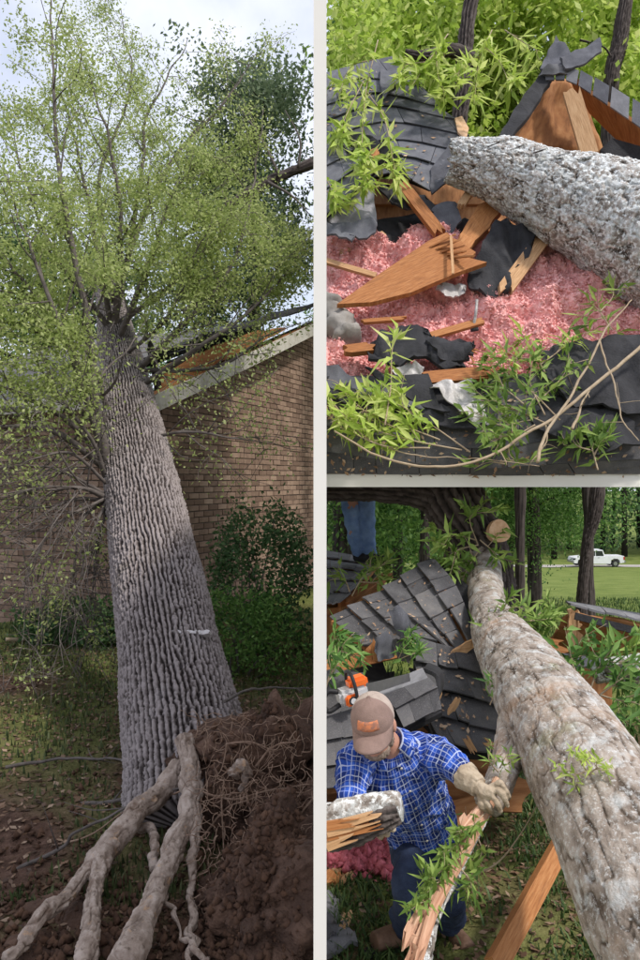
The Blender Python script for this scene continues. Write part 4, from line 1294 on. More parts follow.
# pink insulation: fluffy sheet with lumps
def insulation():
    nu, nv = 340, 170
    xs = np.linspace(324, 650, nu); ys = np.linspace(226, 392, nv)
    G = np.zeros((nv, nu, 3))
    for j in range(nv):
        for i in range(nu):
            G[j, i] = PB(xs[i], ys[j], 0.02)
    f1, f2, cid = worley(G * 6.5, 90)
    g1, g2, cid2 = worley(G * 17.0, 94)
    X, Y = np.meshgrid(xs, ys)
    hgt = 0.10 + 0.08 * (0.7 - f1) + 0.05 * (0.6 - g1) + 0.12 * fbm(G * 2.0, 3, 95) + 0.022 * fbm(G * 22, 4, 96, 0.55)
    hgt -= 0.22 * sstep(252, 226, Y) + 0.25 * sstep(590, 645, X) * sstep(320, 280, Y)
    nrm = np.array((0, -0.84, 0.54))
    G = G + nrm * hgt[..., None] * 1.2
    G[..., 0] = np.maximum(G[..., 0], 0.045)
    t = thing('insulation', 'loose pink insulation spread under the torn roof', 'insulation', PB(324, 390, 0.05)); t['kind'] = 'stuff'
    new_mesh('loose_fill', G.reshape(-1, 3), grid_faces(nu, nv)[:, ::-1].copy(), M['pink'], t, smooth=True)
    r = np.random.default_rng(4)
    k = r.integers(0, nu * nv, 11000)
    C = G.reshape(-1, 3)[k] + nrm * 0.01
    C = C[C[:, 0] > 0.07]
    n = len(C)
    base = np.array([(1, 0, 0), (-1, 0, 0), (0, 1, 0), (0, -1, 0), (0, 0, 1), (0, 0, -1)], float)
    fc = np.array([(0, 2, 4), (2, 1, 4), (1, 3, 4), (3, 0, 4), (2, 0, 5), (1, 2, 5), (3, 1, 5), (0, 3, 5)])
    s = 0.013 * r.uniform(0.3, 1.5, (n, 1, 1))
    V = C[:, None, :] + base[None] * s * r.uniform(0.6, 1.3, (n, 6, 1)) + r.normal(0, 0.25, (n, 6, 3)) * s
    m_ = 26000
    k2 = r.integers(0, nu * nv, m_)
    p0 = G.reshape(-1, 3)[k2]; p0 = p0[p0[:, 0] > 0.08]; m_ = len(p0)
    dv = unit(r.normal(0, 1, (m_, 3)) + nrm * 0.7) * r.uniform(0.015, 0.05, (m_, 1)); sv = unit(np.cross(dv, r.normal(0, 1, (m_, 3)))) * 0.0022
    bv = p0 + dv * 0.55 + r.normal(0, 0.006, (m_, 3))
    VF = np.stack([p0 - sv, p0 + sv, bv + sv * 0.8, bv - sv * 0.8, p0 + dv + r.normal(0, 0.008, (m_, 3)), ], 1).reshape(-1, 3)
    oo = (np.arange(m_) * 5)[:, None]
    ob2 = new_mesh('fibres', VF, np.concatenate([oo + np.array([[0, 1, 2]]), oo + np.array([[0, 2, 3]]), oo + np.array([[3, 2, 4]])], 0), M['pink'], t)
    ob2['kind'] = 'stuff'
    o = new_mesh('tufts', V.reshape(-1, 3), (fc[None] + (np.arange(n) * 6)[:, None, None]).reshape(-1, 3), M['pink'], t, smooth=True)
    o['kind'] = 'stuff'
insulation()

# felt, foil and wrap on the insulation
t = thing('felt_scrap', 'ragged black felt patch lying in the middle of the pink insulation', 'felt', PB(420, 350, -0.3))
poly_slab('sheet', jag(RB([(368, 362), (372, 342), (392, 330, -0.42), (420, 331, -0.46), (440, 340, -0.44), (474, 341, -0.42), (470, 358, -0.45), (448, 370, -0.48), (425, 362, -0.46), (400, 370, -0.42)], -0.4), 4, 0.018, 21), 0.03, M['felt'], t, 0.10, 21)
poly_slab('sheet', jag(RB([(425, 343), (452, 338), (476, 345), (468, 356), (440, 362)], -0.52), 4, 0.016, 22), 0.03, M['felt'], t, 0.08, 22)
t = thing('felt_scrap', 'black felt sheet hanging on the tan board under the log', 'felt', PB(500, 260, -0.3))
poly_slab('sheet', jag(RB([(468, 266), (482, 244), (499, 222), (516, 229), (534, 228), (530, 254), (514, 266), (510, 288), (486, 293), (470, 282)], -0.40), 4, 0.012, 23), 0.02, M['felt'], t, 0.07, 23)
t = thing('wrapped_duct', 'dusty grey wrapped duct end poking out at the left edge of the insulation', 'duct', PB(330, 330, -0.2))
s = spline([PB(322, 306, -0.2), PB(336, 322, -0.28), PB(350, 338, -0.34)], 30)
s[:, 0] = np.maximum(s[:, 0], 0.06)
T, N_, B_ = frames(s)
th = np.linspace(0, 2 * np.pi, 40, endpoint=False)
rad = 0.135 * (1 - 0.25 * np.linspace(0, 1, 30))[:, None] + 0.018 * np.sin(np.linspace(0, 22, 30))[:, None] + 0.02 * fbm(np.stack([np.cos(th)[None, :] * 2 + 0 * s[:, :1], np.sin(th)[None, :] * 2 + 0 * s[:, :1], np.linspace(0, 8, 30)[:, None] + 0 * th[None, :]], -1), 3, 9)
V = s[:, None, :] + rad[..., None] * (np.cos(th)[None, :, None] * N_[:, None] + np.sin(th)[None, :, None] * B_[:, None])
V[..., 0] = np.maximum(V[..., 0], 0.03)
new_mesh('sleeve', V.reshape(-1, 3), list(grid_faces(40, 30, True)) + [tuple(29 * 40 + i for i in range(40))], M['duct'], t, smooth=True)
for k, (lab, pts) in enumerate((
        ('crumpled silver foil sheet under the frayed orange board', [(426, 388), (446, 383), (466, 382), (480, 400), (499, 434), (480, 428), (455, 408)]),
        ('small silver foil scrap beside the ragged black felt', [(392, 366), (408, 358), (424, 366), (420, 376), (400, 374)]),
        ('tiny crushed foil scrap on the insulation under the wide board', [(436, 290), (448, 283), (466, 288), (458, 297), (444, 298)]))):
    t = thing('foil_scrap', lab, 'foil', PB(*pts[0], -0.4))
    poly_slab('foil', jag(RB(pts, -0.52 if k != 2 else -0.3), 4, 0.01, 30 + k), 0.012, M['foil'], t, 0.07, 30 + k)
t = thing('metal_rod', 'short thin grey metal rod standing in the insulation', 'rod', PB(475, 328, -0.25))
V, q, tt = tube_arrays(spline([PB(473, 330, -0.28), PB(476, 312, -0.42), PB(477, 300, -0.46)], 8), np.full(8, 0.012), 10)
new_mesh('rod', V, list(q) + list(tt), M['foil'], t, smooth=True)
V, q, tt = tube_arrays(spline([PB(471, 330, -0.29), PB(478, 329, -0.29)], 4), np.full(4, 0.016), 10)
new_mesh('collar', V, list(q) + list(tt), M['felt'], t, smooth=True)

# foreground roof with dusty shingles
fr = thing('lower_roof_edge', 'dusty dark shingle roof edge along the bottom of the insulation', 'roof piece', PB(324, 470, -0.1))
off = (-0.42, -0.38, -0.30, -0.18, -0.06)
rows = ([(324, 376), (380, 392), (450, 410), (540, 374), (655, 348)], [(324, 400), (400, 416), (480, 426), (560, 405), (655, 385)],
        [(324, 426), (400, 440), (480, 449), (560, 440), (655, 425)], [(324, 452), (400, 462), (480, 467), (560, 464), (655, 458)], [(324, 472.5), (480, 472.5), (655, 472.5)])
Ls = [[PB(a, b, o) for a, b in l] for l, o in zip(rows, off)]
shingles(fr, Ls, 7, M['shingle_dusty'], 0.010, 0.010, seed=8, jit=0.7, gap=0.001)
poly_slab('underlay', [PB(a, b, o + 0.03) for l, o in ((rows[0], -0.42), (rows[4][::-1], -0.05)) for a, b in l], 0.02, M['felt'], fr)
poly_slab('torn_felt', jag(RB([(324, 370), (345, 372), (372, 384), (410, 402), (470, 420), (500, 432), (470, 430), (400, 416), (324, 398)], -0.46), 3, 0.012, 24), 0.02, M['felt'], fr, 0.05, 24)
poly_slab('torn_felt', jag(RB([(325, 364), (352, 374), (392, 392), (425, 410), (400, 408), (350, 392), (325, 384)], -0.52), 3, 0.012, 25), 0.025, M['shingle'], fr, 0.04, 25)
poly_slab('torn_felt', jag(RB([(365, 368), (400, 376), (428, 374), (436, 395), (450, 412), (420, 402), (385, 386)], -0.54), 3, 0.012, 28), 0.02, M['felt'], fr, 0.05, 28)
poly_slab('torn_felt', jag(RB([(540, 348), (580, 338), (655, 336), (655, 420), (610, 408), (570, 400), (545, 380)], -0.50), 4, 0.014, 26), 0.02, M['felt'], fr, 0.06, 26)
poly_slab('torn_felt', jag(RB([(520, 400), (565, 392), (625, 415), (655, 440), (600, 452), (540, 430)], -0.44), 4, 0.014, 27), 0.02, M['felt'], fr, 0.05, 27)

# the raised ridge piece at the right
rg = thing('raised_ridge_piece', 'tent shaped broken roof ridge with brown underside behind the grey log', 'roof piece', PB(560, 150, -0.2))
def Q(a, b, d):
    return P(a, b, d)
sheet('left_panel', bil([Q(543, 76, 7.5), Q(580, 82, 7.9), Q(604, 156, 8.1), Q(500, 142, 6.9)], 14, 12, (0.1, 0.25, 0.12), 3, 0.04), 0.035, M['plywood'], rg, True)
sheet('right_panel', bil([Q(566, 76, 7.4), Q(650, 134, 7.0), Q(650, 178, 7.4), Q(590, 112, 7.8)], 10, 6, None, 4, 0.015), 0.035, M['plywood'], rg)
poly_slab('left_edge', jag([Q(497, 140, 6.85), Q(520, 102, 7.1), Q(541, 71, 7.4), Q(556, 70, 7.35), Q(551, 82, 7.32), Q(530, 114, 7.0), Q(509, 142, 6.8)], 3, 0.010, 31), 0.05, M['felt'], rg)
for k in range(7):
    a, b = k / 7, (k + 0.97) / 7
    up = [Q(544, 68, 7.35), Q(572, 68, 7.25), Q(606, 84, 7.05), Q(655, 112, 6.8)]
    lo = [Q(546, 80, 7.3), Q(570, 81, 7.22), Q(604, 102, 7.0), Q(655, 137, 6.75)]
    U = spline(up, 50); W = spline(lo, 50)
    i0, i1 = int(a * 49), int(b * 49)
    sheet('ridge_shingle', bil([U[i0] + (0, 0, 0.01), U[i1], W[i1], W[i0]], 3, 3), 0.02, M['shingle_light' if k % 3 == 2 else 'shingle'], rg)
poly_slab('cap_shingle', jag([Q(538, 76, 7.3), Q(548, 64, 7.25), Q(572, 66, 7.25), Q(578, 76, 7.22), Q(560, 73, 7.25)], 2, 0.006, 32), 0.03, M['shingle_light'], rg, 0.03, 3)
poly_slab('flap', jag([Q(540, 70, 7.32), Q(548, 50, 7.4), Q(556, 36, 7.45), Q(568, 48, 7.35), Q(576, 62, 7.25), Q(558, 70, 7.25)], 3, 0.008, 33), 0.025, M['shingle'], rg, 0.03, 4)
poly_slab('flap', jag([Q(560, 58, 7.25), Q(582, 48, 7.3), Q(600, 38, 7.35), Q(602, 51, 7.25), Q(586, 62, 7.2), Q(566, 68, 7.2)], 3, 0.006, 34), 0.025, M['shingle'], rg, 0.02, 5)
plank('post', Q(572, 94, 7.0), Q(590, 156, 6.9), 0.15, 0.08, M['tan_wood'], rg, up=(-0.3, -1, 0.1), splint=(0.05, 0), seed=12)
poly_slab('hollow_shade', [Q(600, 150, 7.1), Q(612, 138, 7.1), Q(640, 146, 7.0), Q(650, 172, 7.0), Q(606, 162, 7.1)], 0.05, M['felt'], rg)  # black sheet painting the dark hollow under the ridge

# the grey log across the roof
lg = thing('lichen_log', 'thick grey log flecked with white lichen lying across the broken ridge', 'log', PB(560, 200, -0.9))
bark_tube('bark', [(*P(452, 160, 6.72), 0.205), (*P(485, 168, 6.66), 0.25), (*P(525, 181, 6.58), 0.325), (*P(578, 203, 6.45), 0.41), (*P(640, 232, 6.3), 0.51), (*P(720, 275, 6.1), 0.58)],
          M['lichen'], lg, 320, 460, 0.026, 0.03, 0.05, 51, 'flake', 0.03, end_jag=0.05)
for k in range(5):
    a = P(470 + k * 5, 138 + 2 * k, 6.5)
    plank('bark_flake', P(490 + k * 22, 146 + k * 3.5, 6.28 - 0.03 * k), P(502 + k * 22, 141 + k * 4, 6.24 - 0.03 * k), 0.04, 0.012, M['lichen'], lg, up=(0, -0.5, 1), seed=k, splint=(0.02, 0.03))

# bright green sprays on and around the wreck
def BD(a, b, o=-0.9):
    return PB(a, b, o)
G1 = 'lime green leafy branches fallen on the torn roof'
spray('lime green leafy branch hanging over the torn shingles at upper left', [[(378, 40), (366, 92), (362, 150), (366, 190)], [(366, 90), (384, 118), (393, 160), (396, 185)], [(364, 80), (346, 116), (337, 142)], [(372, 60), (352, 66), (340, 90)]], 0.17, 0.042, dens=46, seed=41, depth=BD, xmin=XM, side=4)
spray('small lime sprig at the left edge beside the black flap', [[(322, 172), (331, 188), (334, 204)], [(323, 190), (338, 196)]], 0.15, 0.04, dens=70, seed=42, depth=BD, xmin=XM, side=2)
spray('lime leafy branch hanging beside the dark tree limb above the roof', [[(448, 34), (428, 62), (412, 86)], [(436, 50), (438, 74), (446, 96)], [(425, 62), (405, 66), (395, 84)]], 0.18, 0.044, dens=48, seed=43, depth=BD, xmin=XM, side=3)
spray('long leaved lime branch drooping in front of the dark trunk', [[(492, 30), (480, 58), (474, 104)], [(484, 46), (500, 62), (512, 92)], [(480, 56), (462, 66), (456, 88)], [(505, 30), (520, 40), (540, 52)]], 0.21, 0.044, dens=40, seed=44, depth=BD, xmin=XM, side=3)
spray('upright pale sprig standing up out of the leaves on the lower roof edge', [[(385, 425), (391, 385), (392, 352), (398, 326)]], 0.17, 0.04, dens=30, seed=45, depth=lambda a, b, o=-0.75: PB(a, b, o), side=0, xmin=XM, whorl=1.1)
spray('wide lime green leafy branch lying on the lower left roof edge', [[(470, 452), (430, 424), (392, 402), (352, 396)], [(462, 450), (410, 440), (370, 428), (334, 410)], [(440, 440), (395, 420), (372, 388)], [(430, 448), (385, 446), (350, 432)], [(400, 430), (370, 415), (340, 388)], [(345, 430), (330, 416), (325, 400)]],
      0.15, 0.038, dens=40, seed=46, depth=lambda a, b, o=-0.62: PB(a, b, o), xmin=XM, zmin=1.77, side=5)
spray('bushy green leafy branch lying on the insulation edge at lower right', [[(560, 420), (530, 390), (505, 372), (488, 352)], [(550, 425), (515, 410), (480, 400)], [(545, 415), (530, 380), (540, 352)], [(530, 420), (500, 425), (476, 412)], [(540, 400), (560, 380), (572, 360)], [(525, 405), (505, 390), (478, 385)], [(535, 425), (515, 435), (492, 436)]],
      0.12, 0.03, 'leaf_spring', dens=36, seed=47, depth=lambda a, b, o=-0.64: PB(a, b, o), xmin=XM, zmin=1.77, side=6)
spray('green leafy tuft on the dark felt at the lower right corner', [[(598, 470), (592, 448), (585, 428)], [(594, 455), (603, 440), (606, 428)], [(590, 450), (578, 446), (570, 436)]], 0.13, 0.034, 'leaf_spring', dens=55, seed=48, depth=lambda a, b, o=-0.55: PB(a, b, o), zmin=1.77, side=4, sl=0.12)
spray('thin green sprig on the right edge of the insulation', [[(612, 330), (600, 312), (588, 300)], [(600, 312), (612, 298), (614, 288)], [(602, 318), (588, 322), (578, 330)]], 0.14, 0.034, 'leaf_spring', dens=26, seed=49, depth=lambda a, b, o=-0.6: PB(a, b, o), side=2)
spray('pale narrow leaved sprig above the bushy branch on the insulation', [[(545, 372), (532, 350), (520, 330)], [(540, 365), (560, 350), (572, 336)], [(536, 360), (515, 356), (500, 345)]], 0.13, 0.026, 'leaf_lime', dens=34, seed=50, depth=lambda a, b, o=-0.62: PB(a, b, o), side=2)
spray('single green leafed twig end at the bottom edge of the shingles', [[(505, 464), (490, 462), (478, 466)], [(500, 462), (520, 460), (535, 462)]], 0.15, 0.045, 'leaf_spring', dens=26, seed=52, depth=lambda a, b, o=-0.4: PB(a, b, o), side=1, sl=0.08, zmin=1.75)
def bare(label, pts, r, seed, off=-0.72):
    c = spline([PB(a, b, off) for a, b in pts], 40)
    c = c + 0.012 * np.stack([fbm(c * 5 + seed, 3, seed), fbm(c * 5 + 3, 3, seed + 1), fbm(c * 5 + 8, 3, seed + 2)], -1)
    t = thing('bare_twig', label, 'twig', c[0])
    V, q, tt = tube_arrays(c, np.linspace(r, r * 0.4, 40), 8)
    new_mesh('stem', V, list(q) + list(tt), M['twig_pale'], t, smooth=True)
    g = np.random.default_rng(seed)
    pile = Pile()
    for k in range(3):
        i = g.integers(8, 36)
        e = c[i] + g.normal(0, 0.09, 3)
        tv, tq, tt2 = tube_arrays(spline([c[i], (c[i] + e) / 2 + g.normal(0, 0.01, 3), e], 7), np.linspace(r * 0.35, r * 0.12, 7), 5)
        new_mesh('side_twig', tv, list(tq) + list(tt2), M['twig_pale'], t, smooth=True)
bare('longest pale bare twig arching across the lower right shingles', [(650, 340), (612, 372), (565, 408), (520, 440), (470, 462), (420, 466), (375, 455), (335, 432)], 0.014, 61)
bare('pale bare twig rising to the right edge of the insulation', [(536, 462), (548, 430), (575, 390), (600, 340), (612, 322), (632, 300)], 0.012, 62)
bare('thin bare twig hanging down past the green tuft', [(600, 340), (612, 380), (622, 420), (640, 440)], 0.008, 63)
bare('short orange brown dry twig crossing the arching twig', [(572, 428), (580, 408), (590, 388)], 0.011, 64)
bare('fine bare twig curling along the bottom of the shingles', [(330, 400), (370, 440), (420, 456), (470, 458), (540, 466)], 0.006, 65, -0.6)
bare('fine bare twig hanging below the arching twig', [(546, 424), (545, 445), (530, 466)], 0.006, 66, -0.6)

# sawdust, chips and dead leaf bits lying on the shingles
M['chip'] = leaf_mat('sawdust_chip', [(0.0, (0.10, 0.06, 0.035)), (0.5, (0.34, 0.20, 0.11)), (1.0, (0.58, 0.42, 0.28))], 0.0)
def chips(owner, n, size, seed, label):
    r = np.random.default_rng(seed)
    L = SURF[owner.name]
    pos = []; nr = []
    for _ in range(n):
        G, nn = L[r.integers(0, len(L))]
        u, v = r.uniform(0.02, 0.98), 1 - r.uniform(0.02, 0.85) ** 1.3
        p = (G[0, 0] * (1 - u) + G[0, 2] * u) * (1 - v) + (G[2, 0] * (1 - u) + G[2, 2] * u) * v
        pos.append(p + nn * 0.012); nr.append(nn)
    pos = np.array(pos); nr = np.array(nr)
    d = r.normal(0, 1, (n, 3)); d = unit(d - nr * (d * nr).sum(1, keepdims=True)); t = np.cross(nr, d)
    l = size * r.uniform(0.3, 1.6, (n, 1)) ** 1.5
    V = np.stack([pos, pos + d * l * 0.5 + t * l * 0.25, pos + d * l + nr * 0.008, pos + d * l * 0.5 - t * l * 0.25], 1).reshape(-1, 3)
    tag(new_mesh('wood_chips', V, np.arange(n * 4).reshape(-1, 4), M['chip'], None, {'rnd': np.repeat(r.uniform(0, 1, n), 4)}), label, 'debris', kind='stuff')
chips(fr, 420, 0.026, 1, 'sawdust and leaf bits lying on the lower shingle roof edge')
chips(rs, 110, 0.03, 2, 'leaf bits lying on the large torn roof slope')

# ------------------------------------------------------------------ site three: the big log, the wrecked roof and the man
ml = thing('fallen_log', 'huge fallen log with pale lichen bark sloping up to the wrecked roof', 'log', P(640, 900, 2.4))
bark_tube('bark', [(*P(704, 1010, 2.15), 0.235), (*P(652, 905, 2.4), 0.232), (*P(602, 800, 2.8), 0.226), (*P(556, 723, 3.3), 0.214), (*P(523, 672, 3.9), 0.205), (*P(501, 638, 4.4), 0.175), (*P(492, 618, 4.75), 0.12)],
          M['lichen_warm'], ml, 320, 640, 0.009, 0.02, 0.05, 81, 'flake', 0.012)
bark_tube('thin_end', [(*P(492, 624, 4.7), 0.125), (*P(487, 600, 5.2), 0.122), (*P(484, 575, 5.75), 0.135), (*P(483, 552, 6.05), 0.12)], M['lichen_warm'], ml, 60, 60, 0.012, 0.04, 0.09, 82, 'flake', 0.01)
arch = thing('dark_leaning_trunk', 'dark arching trunk with a long limb above the wrecked roof', 'tree', P(500, 612, 5.9))
bark_tube('trunk', [(*P(500, 640, 5.95), 0.12), (*P(497, 600, 6.0), 0.13), (*P(487, 560, 6.05), 0.16), (*P(466, 520, 6.1), 0.22), (*P(448, 490, 6.2), 0.26), (*P(430, 462, 6.3), 0.24)], M['dark_bark'], arch, 100, 150, 0.035, 0.05, 0.16, 83)
bark_tube('limb', [(*P(452, 505, 6.15), 0.18), (*P(425, 494, 6.15), 0.12), (*P(385, 490, 6.15), 0.09), (*P(323.5, 489, 6.15), 0.085)], M['dark_bark'], arch, 50, 90, 0.02, 0.05, 0.14, 84)
st = bark_tube('cut_stub', [(*P(480, 540, 6.0), 0.08), (*P(492, 535, 5.9), 0.085), (*P(500, 531, 5.8), 0.085)], M['dark_bark'], arch, 40, 30, 0.012, 0.04, 0.1, 85)
T_ = unit(P(500, 531, 5.8) - P(492, 535, 5.95)); cdir = unit(T_ + np.array((0.25, -0.9, 0.1)))
cdn = unit(np.cross(cdir, (0, 0, 1))); cdb = np.cross(cdir, cdn)
th = np.linspace(0, 2 * np.pi, 32, endpoint=False)
c0 = P(500, 531, 5.76)
ring = [c0 + (cdn * math.cos(a) + cdb * math.sin(a)) * (0.088 + 0.004 * math.sin(3 * a)) for a in th]
V = ring + [r_ - cdir * 0.06 for r_ in ring]
new_mesh('cut_face', V, [tuple(range(32))] + [tuple(range(32, 64))[::-1]] + [(i, i + 32, (i + 1) % 32 + 32, (i + 1) % 32) for i in range(32)], M['cut_wood'], arch)

def CP(l, d=None):
    return [P(*(q if len(q) == 3 else (*q, d))) for q in l]
def pts3(l, d0, d1):
    n = len(l)
    return [P(a, b, d0 + (d1 - d0) * k / max(1, n - 1)) for k, (a, b) in enumerate(l)]
# main shingled sheet
ms = thing('fallen_roof_sheet', 'large fallen sheet of black shingles propped against the log above the man', 'roof piece', P(400, 640, 4.7))
Ls = [pts3([(432, 560), (455, 590), (474, 640)], 5.6, 4.9), pts3([(416, 569), (438, 600), (466, 650)], 5.5, 4.75), pts3([(400, 580), (422, 612), (455, 656)], 5.4, 4.65),
      pts3([(382, 592), (406, 618), (434, 642)], 5.25, 4.65), pts3([(362, 602), (388, 626), (405, 640)], 5.15, 4.7), pts3([(346, 610), (372, 634), (384, 645)], 5.05, 4.75), pts3([(329, 619), (358, 643), (366, 650)], 5.0, 4.8)]
shingles(ms, Ls, 4, M['shingle_dusty'], 0.012, 0.026, seed=15, jit=0.8, gap=0.004)
chips(ms, 110, 0.02, 3, 'wood chips and leaf bits lying on the large fallen shingle sheet')
poly_slab('roof_board', CP([(432, 563, 5.66), (474, 640, 4.95), (455, 654, 4.72), (405, 638, 4.76), (366, 648, 4.86), (331, 621, 5.05), (382, 594, 5.3)]), 0.03, M['plywood'], ms)
poly_slab('felt_flap', jag(CP([(424, 560, 5.7), (433, 558, 5.7), (470, 588, 5.4), (488, 632, 5.0), (478, 648, 4.9), (466, 640, 4.98), (440, 585, 5.5)]), 3, 0.012, 41), 0.02, M['felt'], ms, 0.04, 41)
poly_slab('hanging_shingle', jag(CP([(388, 610), (398, 605), (408, 615), (413, 632), (408, 642), (399, 636)], 4.6), 2, 0.006, 42), 0.015, M['shingle'], ms, 0.05, 42)
poly_slab('hanging_shingle', jag(CP([(376, 636), (386, 630), (396, 642), (394, 656), (380, 660), (374, 650)], 4.58), 2, 0.006, 43), 0.015, M['shingle'], ms, 0.05, 43)
poly_slab('hanging_shingle', jag(CP([(392, 640), (404, 636), (414, 652), (410, 664), (398, 660)], 4.5), 2, 0.006, 44), 0.015, M['shingle_dusty'], ms, 0.06, 44)
poly_slab('broken_edge', jag(CP([(366, 650), (374, 640), (383, 650), (380, 662), (372, 660)], 4.62), 3, 0.006, 45), 0.03, M['orange_wood'], ms)
poly_slab('broken_edge', jag(CP([(438, 656), (455, 650), (472, 640), (476, 646), (452, 668)], 4.56), 3, 0.005, 46), 0.02, M['tan_wood'], ms)
# lower shingle slope between sheet and log
ls = thing('sagging_shingle_slope', 'sagging dark shingle slope in the hollow left of the log', 'roof piece', P(460, 750, 4.0))
Ls = [pts3([(414, 640), (450, 650), (494, 655)], 4.6, 4.6), pts3([(414, 665), (452, 672), (500, 684)], 4.5, 4.45), pts3([(420, 690), (460, 700), (506, 712)], 4.35, 4.3), pts3([(428, 718), (466, 728), (510, 738)], 4.2, 4.15), pts3([(440, 748), (474, 755), (512, 762)], 4.05, 4.0)]
shingles(ls, Ls, 3, M['shingle_dusty'], 0.012, 0.035, seed=16, jit=0.9)
chips(ls, 110, 0.022, 4, 'wood chips lying on the sagging shingle slope')
poly_slab('roof_board', CP([(412, 640, 4.65), (496, 655, 4.68), (514, 762, 4.08), (440, 750, 4.12), (416, 690, 4.45)]), 0.03, M['felt'], ls)
for k, (a, b, c, d) in enumerate(((450, 712, 458, 700), (474, 752, 466, 738), (432, 712, 440, 690), (486, 742, 496, 748))):
    plank('chip', P(a, b, 3.98), P(c, d, 3.98), 0.035, 0.012, M['tan_wood'], ls, up=(0, -1, 0.4), seed=k, splint=(0.02, 0.02))
# crumpled pieces behind the man
cp = thing('crumpled_shingle_piece', 'crumpled tan and black shingle piece just behind the cap', 'roof piece', P(400, 715, 3.8))
sheet('tan_sheet', bil(CP([(362, 684, 4.0), (424, 667, 4.0), (428, 676, 3.85), (384, 706, 3.75)]), 8, 5, None, 5, 0.03), 0.02, M['shingle_light'], cp)
shingles(cp, [pts3([(384, 698), (430, 680)], 3.82, 3.86), pts3([(396, 712), (438, 690)], 3.75, 3.8), pts3([(404, 730), (442, 712)], 3.68, 3.72)], 2, M['shingle_dusty'], 0.012, 0.02, seed=17)
c = spline(CP([(424, 668, 4.0), (438, 676, 3.88), (440, 696, 3.8), (430, 708, 3.8)]), 12)
G = np.stack([c, c + np.array((0.06, 0.25, -0.03))], 1)
sheet('rolled_felt', G, 0.02, M['felt'], cp)
poly_slab('backing', CP([(364, 690, 4.05), (424, 672, 4.1), (442, 712, 3.8), (404, 732, 3.76), (384, 710, 3.82)]), 0.03, M['felt'], cp)
c3 = thing('dark_shingle_strip', 'dark shingle strip at the left edge behind the checked shirt', 'roof piece', P(330, 790, 3.6))
shingles(c3, [pts3([(324, 720), (352, 712)], 3.7, 3.75), pts3([(324, 742), (358, 736)], 3.65, 3.7), pts3([(324, 768), (362, 762)], 3.58, 3.62), pts3([(324, 792), (364, 786)], 3.5, 3.55)], 2, M['shingle_dusty'], 0.012, 0.02, seed=18)
poly_slab('backing', CP([(324, 718, 3.76), (354, 712, 3.8), (366, 788, 3.62), (324, 794, 3.58)]), 0.03, M['plywood'], c3)
# intact roof corner, left
lr = thing('intact_roof_corner', 'pale grey shingle roof corner under the feet of the person in jeans', 'roof piece', P(330, 600, 6.3))
shingles(lr, [pts3([(324, 552), (378, 561)], 7.5, 7.4), pts3([(324, 560), (376, 568)], 7.2, 7.1), pts3([(324, 570), (370, 575)], 6.9, 6.8), pts3([(324, 582), (360, 584)], 6.6, 6.5), pts3([(324, 596), (350, 595)], 6.3, 6.2), pts3([(324, 608), (340, 606)], 6.05, 6.0)], 4, M['shingle_light'], 0.012, 0.02, seed=19)
poly_slab('roof_board', CP([(324, 553, 7.6), (379, 562, 7.5), (360, 586, 6.6), (341, 607, 6.1), (324, 609, 6.1)]), 0.05, M['plywood'], lr)
plank('broken_rafter', P(345, 604, 6.1), P(388, 575, 6.9), 0.09, 0.05, M['orange_wood'], lr, splint=(0.05, 0.15), seed=3)
plank('broken_rafter', P(352, 612, 6.0), P(378, 590, 6.3), 0.07, 0.05, M['plywood'], lr, splint=(0.05, 0.1), seed=4)
plank('prop', P(330, 600, 6.2), P(330, 690, 6.2), 0.10, 0.08, M['plywood'], lr, up=(0, -1, 0))
plank('prop', P(362, 572, 7.1), P(362, 640, 7.1), 0.10, 0.08, M['plywood'], lr, up=(0, -1, 0))
# added boards and black sheets that fill the gaps below the sheets with dark
cw = thing('collapsed_boards', 'dark fill of broken boards and sheets under the fallen black shingle sheet', 'boards', (0.6, 5.0, -0.55))
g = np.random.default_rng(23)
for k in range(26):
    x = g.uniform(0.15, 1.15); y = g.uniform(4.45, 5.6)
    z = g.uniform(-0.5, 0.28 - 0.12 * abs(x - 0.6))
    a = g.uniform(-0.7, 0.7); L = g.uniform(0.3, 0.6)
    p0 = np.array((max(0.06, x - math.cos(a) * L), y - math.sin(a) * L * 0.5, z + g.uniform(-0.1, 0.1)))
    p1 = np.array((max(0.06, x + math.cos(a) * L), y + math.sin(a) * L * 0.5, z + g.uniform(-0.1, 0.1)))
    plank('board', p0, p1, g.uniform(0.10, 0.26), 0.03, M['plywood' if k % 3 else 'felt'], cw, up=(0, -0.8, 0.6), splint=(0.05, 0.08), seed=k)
poly_slab('dark_gap_sheet', jag(CP([(324, 640, 5.3), (375, 650, 5.1), (412, 686, 4.7), (384, 712, 4.4), (324, 722, 4.3)]), 4, 0.02, 61), 0.02, M['felt'], cw, 0.06, 61)  # black sheet put behind the gap in place of its darkness
poly_slab('dark_gap_sheet', jag(CP([(324, 676, 4.55), (352, 668, 4.6), (372, 690, 4.3), (350, 712, 4.1), (324, 716, 4.1)]), 4, 0.015, 62), 0.02, M['shingle_dusty'], cw, 0.05, 62)
plank('rafter', P(325, 668, 4.7), P(392, 652, 4.75), 0.09, 0.04, M['orange_wood'], cw, up=(0, -1, 0.4), splint=(0.02, 0.06), seed=31)
